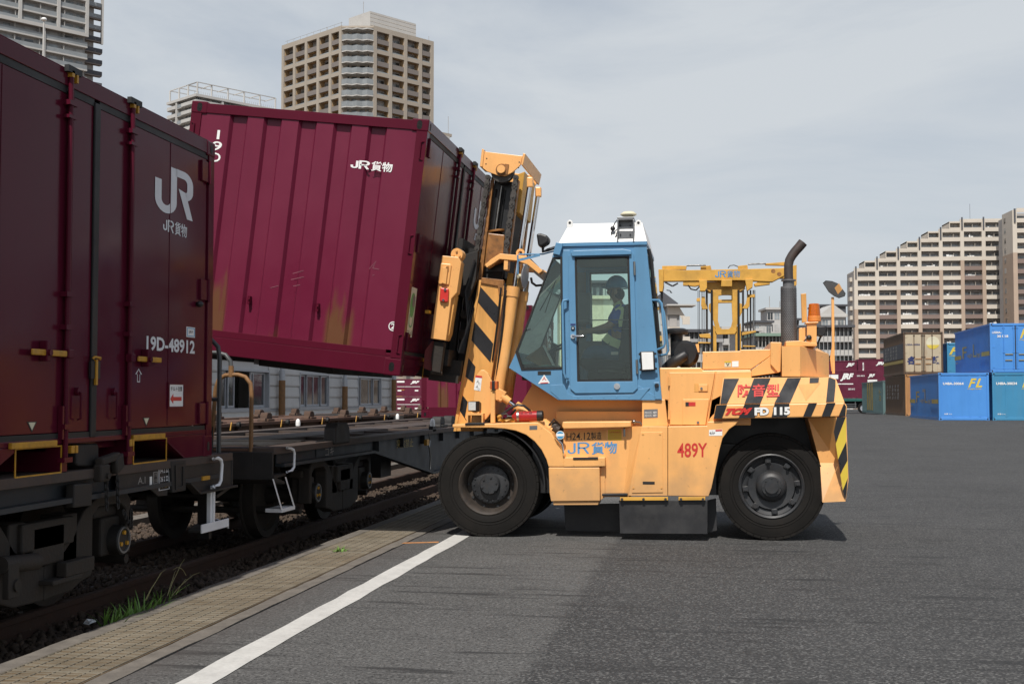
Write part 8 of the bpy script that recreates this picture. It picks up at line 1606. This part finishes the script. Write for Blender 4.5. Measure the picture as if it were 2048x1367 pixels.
for fc_, L in ((fl_, 19.0), (fr_, 34.0)):
    for k in range(9, 34):
        z = zP-2.9*(k+1)
        if z > 2: fc_.put('floor_slab', (L, -1.6, -.1, .3), 0, z-.5, 'wallwhite'); fc_.put('balcony_panel', (L, -.2, .1, 1.2), 0, z-.3, 'wallwhite'); fc_.wmesh('window', 'band', (lambda q: (lambda mb: [mb.box(q*u_, q*(u_+.1), -1.6, -1.5, 0, 1.9) for u_ in (.04, .2, .34, .55, .7, .85)]))(L), 0, z+.3, 'winpane')
    for k in range(9):
        z = zP-2.9*(k+1)
        for s0, s1 in ((0, .3), (.3, .5), (.5, .8), (.8, 1.0)):
            glassy = (s0 == .3); fc_.put('balcony_panel', (round(L*(s1-s0)-.1, 2), -.2, .1 if not glassy else -.1, 1.2), L*s0, z-.3, 'balcglass' if glassy else 'wallwhite'); fc_.wmesh('window', round(s1-s0, 2), (lambda q: (lambda mb: [mb.box(q*u_, q*(u_+.2), -1.6, -1.5, 0, 1.9) for u_ in (.08, .4, .72)]))(L*(s1-s0)), L*s0, z+.3-.0, 'winpane')
        fc_.put('floor_slab', (L, -1.6, -.1, .3), 0, z-.5, 'wallwhite')
    fc_.put('column', (.8, -1.6, .05, 30), L*.3, zP-31, 'wallwhite')
mb = MB(); H_ = 4.2; posts = []
for u_ in (0, .33, .66, 1.0):
    p = pc_+dirL*(.5+18*u_)+dirR*.8; posts.append(p)
for u_ in (.2, .4, .6, .8, 1.0):
    p = pc_+dirR*(33*u_)+dirL*.8; posts.append(p)
for p in posts: mb.box(p.x-.22, p.x+.22, p.y-.22, p.y+.22, zP, zP+H_)
def beam(p, q_): mb.tube([(p.x, p.y, zP+H_), (q_.x, q_.y, zP+H_)], .2, 4)
A0 = pc_+dirL*.5+dirR*.8; beam(A0, pc_+dirL*18.5+dirR*.8); beam(A0, pc_+dirR*33+dirL*.8)
for p in posts: beam(p, p+((dirR*7) if (p-pc_).dot(dirL) > 2 else (dirL*7)))
beam(pc_+dirL*7+dirR*1, pc_+dirL*7+dirR*33); mb.box(0, .01, 0, .01, zP, zP+.01)
part('pergola', mb, 'wallwhite', wb_)
mb = MB()
for i in range(40): p = pc_+dirR*(i*.85)+dirL*1.0; mb.cyl((p.x, p.y, zP), (p.x, p.y, zP+1.2), .06, n=4)
part('roof_rail', mb, 'wallgrey', wb_)

# ---- tower at the upper left
dG = 309.0; pe = atd(176, dG, 80); pe.z = GZ; zG_ = 112.0
tw = thing('apartment_tower', 'tall grey tower with glass balconies at the upper left', 'tower', tuple(pe-dirR*20+FW*10))
LG = 62.0; fg = Face(tw, pe-dirR*LG, dirR); FHG = 2.98
mb = MB(); a = [pe-dirR*LG+dirL*1.7, pe+dirL*1.7, pe+dirL*18, pe-dirR*LG+dirL*18]; mb.prism([(p.x, p.y) for p in a], 'z', GZ, zG_); part('core', mb, 'wallgrey', tw)
zfr = atd(176, dG, 68).z
k0 = 0
for k in range(20):
    z = zfr-.3+(k-11)*FHG
    if z > zG_-2 or z < 50: continue
    off = .0 if k >= 11 else -.25
    fg.put('floor_slab', (LG, -1.7, .05+off, .38), 0, z-.35, 'wallwhite'); fg.put('glass_rail', (LG, -.15+off, -.05+off, 1.05), 0, z+.05, 'balcglass')
    nb = 10
    for i in range(nb):
        x = LG-(i+1)*LG/nb; 
        fg.wmesh('window', 0 if i % 3 else 1, (lambda q: (lambda mb: [mb.box(a_, b_, -1.78, -1.66, 0, 2.05) for a_, b_ in (((.4, 2.2), (3.0, 5.2)) if q else ((.2, 3.0), (3.8, 5.6)))]))(i % 3), x, z+.12, 'winpane')
        fg.put('partition', (.1, -1.7, -.2+off, 2.3), x+.05, z+.05, 'wallwhite')
for k in range(-22, 1):
    z = zfr-.3+(k-11)*FHG
    if 3 < z < 50: fg.put('floor_slab', (LG, -1.7, -.2, .38), 0, z-.35, 'wallwhite'); fg.put('glass_rail', (LG, -.4, -.3, 1.05), 0, z+.05, 'balcglass'); fg.wmesh('window', 'band', lambda mb: [mb.box(i*LG/10+.4, i*LG/10+3.2, -1.78, -1.66, 0, 2.05) for i in range(10)], 0, z+.12, 'winpane'); fw_low = z
for px in (30, 108, 175):
    q_ = atd(px, dG); 
    lo_, hi_ = 0, LG
    for _ in range(40):
        m_ = (lo_+hi_)/2; P_ = fg.o+fg.u*m_; r_ = P_; cx_ = CX+FOC*((r_.x*cR.x+r_.y*cR.y)/(r_.x*FW.x+r_.y*FW.y)); 
        if cx_ < px: lo_ = m_
        else: hi_ = m_
    fg.put('frame_column', (.75, -.3, .35, zG_-zfr+.8), lo_-.75, zfr-.8, 'wallwhite')
    if px < 100: fg.put('frame_column', (.6, -.3, .05, 30), lo_+5.5, zfr-30.8, 'wallwhite')
fg.put('frame_beam', (LG, -.4, .36, .9), 0, zfr-.9, 'wallwhite')
# set-back wing with dark balconies beyond
pw = pe+dirL*3.2; fw = Face(tw, pw, dirR); mb = MB(); a = [pw+dirL*1, pw+dirR*3.6+dirL*1, pw+dirR*3.6+dirL*16, pw+dirL*16]; mb.prism([(p.x, p.y) for p in a], 'z', GZ, zG_); part('core', mb, 'recess', tw)
for k in range(20):
    z = zfr-.3+(k-11)*FHG
    if z > zG_-2 or z < 50: continue
    fw.put('floor_slab', (5.4, -1.2, .15, .3), 0, z-.35, 'greyband'); fw.put('dark_rail', (5.5, -.1, .15, 1.0), 0, z, 'roofdark' if k < 12 else 'balcglass')
fw.put('wing_frame', (.5, -.3, .4, zG_-zfr+1), 5.1, zfr-1, 'wallwhite')
# white washing on one balcony
o = part('laundry', MB().box(0, 3.2, -.02, .0, 0, 1.0).box(3.5, 5.6, -.02, 0, 0, 1.0), 'white', None); o.parent = tw; o.matrix_local = fg.M(LG-20, zfr-4*FHG+.1+.5); o.location.z += .0

# ---- two street lamps before the tower
def lamp(px, pyt, d, label):
    p = atd(px, d, pyt); t = thing('street_lamp', label, 'street lamp', (p.x, p.y, GZ), 'street lamps before the grey tower'); mb = MB(); mb.cyl((p.x, p.y, GZ), (p.x, p.y, p.z), .16, .09, n=10); part('pole', mb, 'wallwhite', t); mb = MB(); mb.sphere((p.x, p.y, p.z+.1), .28, (1, 1, .7)); part('lamp_head', mb, 'white', t)
lamp(88, 41, 120, 'white street lamp pole rising before the grey tower')

# ---- corner of a building seen right of the tan tower
q_ = atd(880, 420); q_.z = GZ; bb_ = thing('office_building', 'pale building with flat roof edge just right of the tan tower', 'building', tuple(q_+FW*6)); zt_ = atd(880, 420, 258).z; mb = MB(); a = [q_-dirR*8, q_+dirR*4.2, q_+dirR*4.2+dirL*15, q_+dirL*15-dirR*8]; mb.prism([(p.x, p.y) for p in a], 'z', GZ, zt_-2); part('wall', mb, 'wallwhite', bb_); mb = MB(); a = [q_-dirR*9, q_+dirR*5.2, q_+dirR*5.2+dirL*15, q_+dirL*15-dirR*9]; mb.prism([(p.x, p.y) for p in a], 'z', zt_-2, zt_-1.0); part('roof', mb, 'tanwall', bb_); fq = Face(bb_, q_-dirR*8, dirR); fq.put('balcony_panel', (12.2, 0, .6, 1.2), 0, zt_-5.5, 'wallwhite'); fq.put('balcony_panel', (12.2, 0, .6, 1.2), 0, zt_-8.5, 'wallwhite'); mb = MB(); p = q_+dirR*3.5; mb.cyl((p.x, p.y, zt_-1), (p.x, p.y, zt_+5), .1, n=5); part('mast_antenna', mb, 'wallgrey', bb_)

# ---- blocks behind the yard, between cab and stepped block
def block(label, px0, px1, pyt, d, floors, bays, m='wallwhite', depth=14, turn=0, roof=None, par=True, grp='apartment blocks behind the yard', gable=0, name='apartment_building', rails='wallwhite', pyb=None):
    a, b = atd(px0, d), atd(px1, d); u = rot2((b-a).normalized(), R(turn)); L = (b-a).length; a.z = GZ; zt_ = atd((px0+px1)/2, d, pyt).z; H = zt_-GZ
    t = thing(name, label, 'building', tuple(a+u*L/2+FW*depth/2), grp); f_ = Face(t, a, u)
    f_.put('wall', (round(L, 2), -depth, -1.2 if par else 0, round(H, 2)), 0, GZ, m); f_.put('roof', (round(L+1.0, 2), -depth-.5, .6, .5), -.5, zt_, roof or m)
    if gable:
        mb = MB(); mb.prism([(-.8, 0), (L+.8, 0), (L/2, gable)], 'y', -depth, .3); o = part('gable_roof', mb, roof or m, None); o.parent = t; o.matrix_local = f_.M(0, zt_+.5)
    fh = 2.9; n = min(floors, int(H/fh)); w_ = L/bays
    for k in range(n):
        z = zt_-fh*(k+1)
        for i in range(bays):
            if par: f_.put('balcony_panel', (round(w_*.78, 2), -.15, .05, 1.15), i*w_+w_*.06, z-.1, rails); f_.put('partition', (round(w_*.12, 2), -1.25, .0, fh), i*w_+w_*.86, z, m)
            f_.wmesh('window', (bays, par), (lambda q, yy: (lambda mb: [mb.box(q*.08, q*.42, yy-.1, yy+.06, 0, 1.7), mb.box(q*.50, q*.80, yy-.1, yy+.06, 0, 1.7)]))(w_, -1.2 if par else 0), i*w_, z+.5, 'winpane')
        if par: f_.put('floor_slab', (round(L, 2), -1.2, .02, .2), 0, z-.2, m)
    return t, f_, L, zt_
tb, fb, Lb, zb_ = block('beige gabled apartment block with outside stairs just right of the cab', 1308, 1346, 614, 170, 6, 3, 'wallwhite', 10, 0, 'roofdark', False, gable=1.6)
oo = atd(1336, 168); oo.z = GZ; fst = Face(tb, oo, cR); 
for k in range(6):
    z = zb_-1.2-k*2.75; fst.put('stair_parapet', (1.7, -.1, .1, 1.1), 0, z, 'beige'); fst.put('stair_parapet', (1.0, 1.0, 1.2, 1.1), 1.9, z-1.4, 'beige')
    mb = MB(); mb.loft([(1.6, 0, 0), (1.6, .1, 0), (1.6, .1, 1.1), (1.6, 0, 1.1)], [(2.4, 0, -1.3), (2.4, .1, -1.3), (2.4, .1, -.2), (2.4, 0, -.2)]); o = part('stair_parapet', mb, 'beige', None); o.parent = tb; o.matrix_local = fst.M(0, z)
    fst.put('stair_opening', (1.0, -.3, -.15, 1.5), .3, z-1.6, 'recess')
fst.put('stair_roof', (4.0, -3, 1.0, .2), -.2, zb_+.0, 'wallwhite'); fst.put('stair_tower', (1.7, -3, -.3, zb_-GZ), 0, GZ, 'wallgrey')
block('low block with dark blue roof behind the air cleaner', 1352, 1418, 664, 210, 5, 7, 'wallgrey', 10, 0, 'roofdark')
block('low grey roofed house row left of the handler mast', 1385, 1440, 684, 190, 4, 6, 'wallwhite', 8, 0, 'wallgrey')
block('white apartment block with square windows seen through the handler mast', 1448, 1484, 658, 240, 7, 3, 'wallwhite', 10, 0)
block('white block with balconies right of the handler mast', 1480, 1520, 662, 225, 6, 4, 'wallwhite', 10, 0)
block('long low block with green roof behind the exhaust pipe', 1512, 1568, 672, 205, 5, 8, 'wallwhite', 10, 0, 'roofgreen')
block('white office with dark sloped roof left of the exhaust pipe', 1510, 1545, 645, 290, 6, 3, 'wallwhite', 12, 0, 'roofdark', False)
block('white stair and lift tower behind the exhaust pipe', 1536, 1563, 619, 300, 8, 2, 'wallwhite', 8, 0, None, False)
block('white balcony block behind the exhaust pipe', 1552, 1600, 640, 310, 9, 5, 'wallgrey', 10, 0, 'roofdark')
tG, fG, lG, zG3 = block('white apartment block with many balconies behind the orange beacon', 1600, 1704, 655, 260, 9, 13, 'wallgrey', 12, -6, 'roofdark', True)
block('white gabled building under a dark roof screen beyond the beacon', 1645, 1692, 634, 330, 4, 3, 'wallwhite', 12, 0, 'wallwhite', False, gable=3.0)
block('dark grey roof screen rising above the white gabled building', 1642, 1694, 612, 345, 0, 1, 'roofdark', 12, 0, 'roofdark', False, grp=None, name='office_building')
block('white office seen low at the far right between the columns', 1296, 1322, 640, 300, 8, 3, 'wallwhite', 10, 0)
block('grey slab block seen through the cab windows', 1168, 1225, 566, 240, 12, 9, 'roofdark', 12, 0, None, False)
block('cream low block seen through the cab windows', 1120, 1240, 598, 180, 0, 4, 'cream', 10, 0, None, False)
# thin antennas
for px, pyt, d, lab in ((1540, 590, 302, 'thin antenna mast on the white stair tower'), (1561, 600, 311, 'thin antenna pole left of the exhaust pipe')):
    p = atd(px, d, pyt); mb = MB(); zz = atd(px, d, 622).z; mb.cyl((p.x, p.y+3, zz-4), (p.x, p.y+3, p.z), .10, n=5); solo('antenna', mb, 'wallgrey', lab, 'antenna')
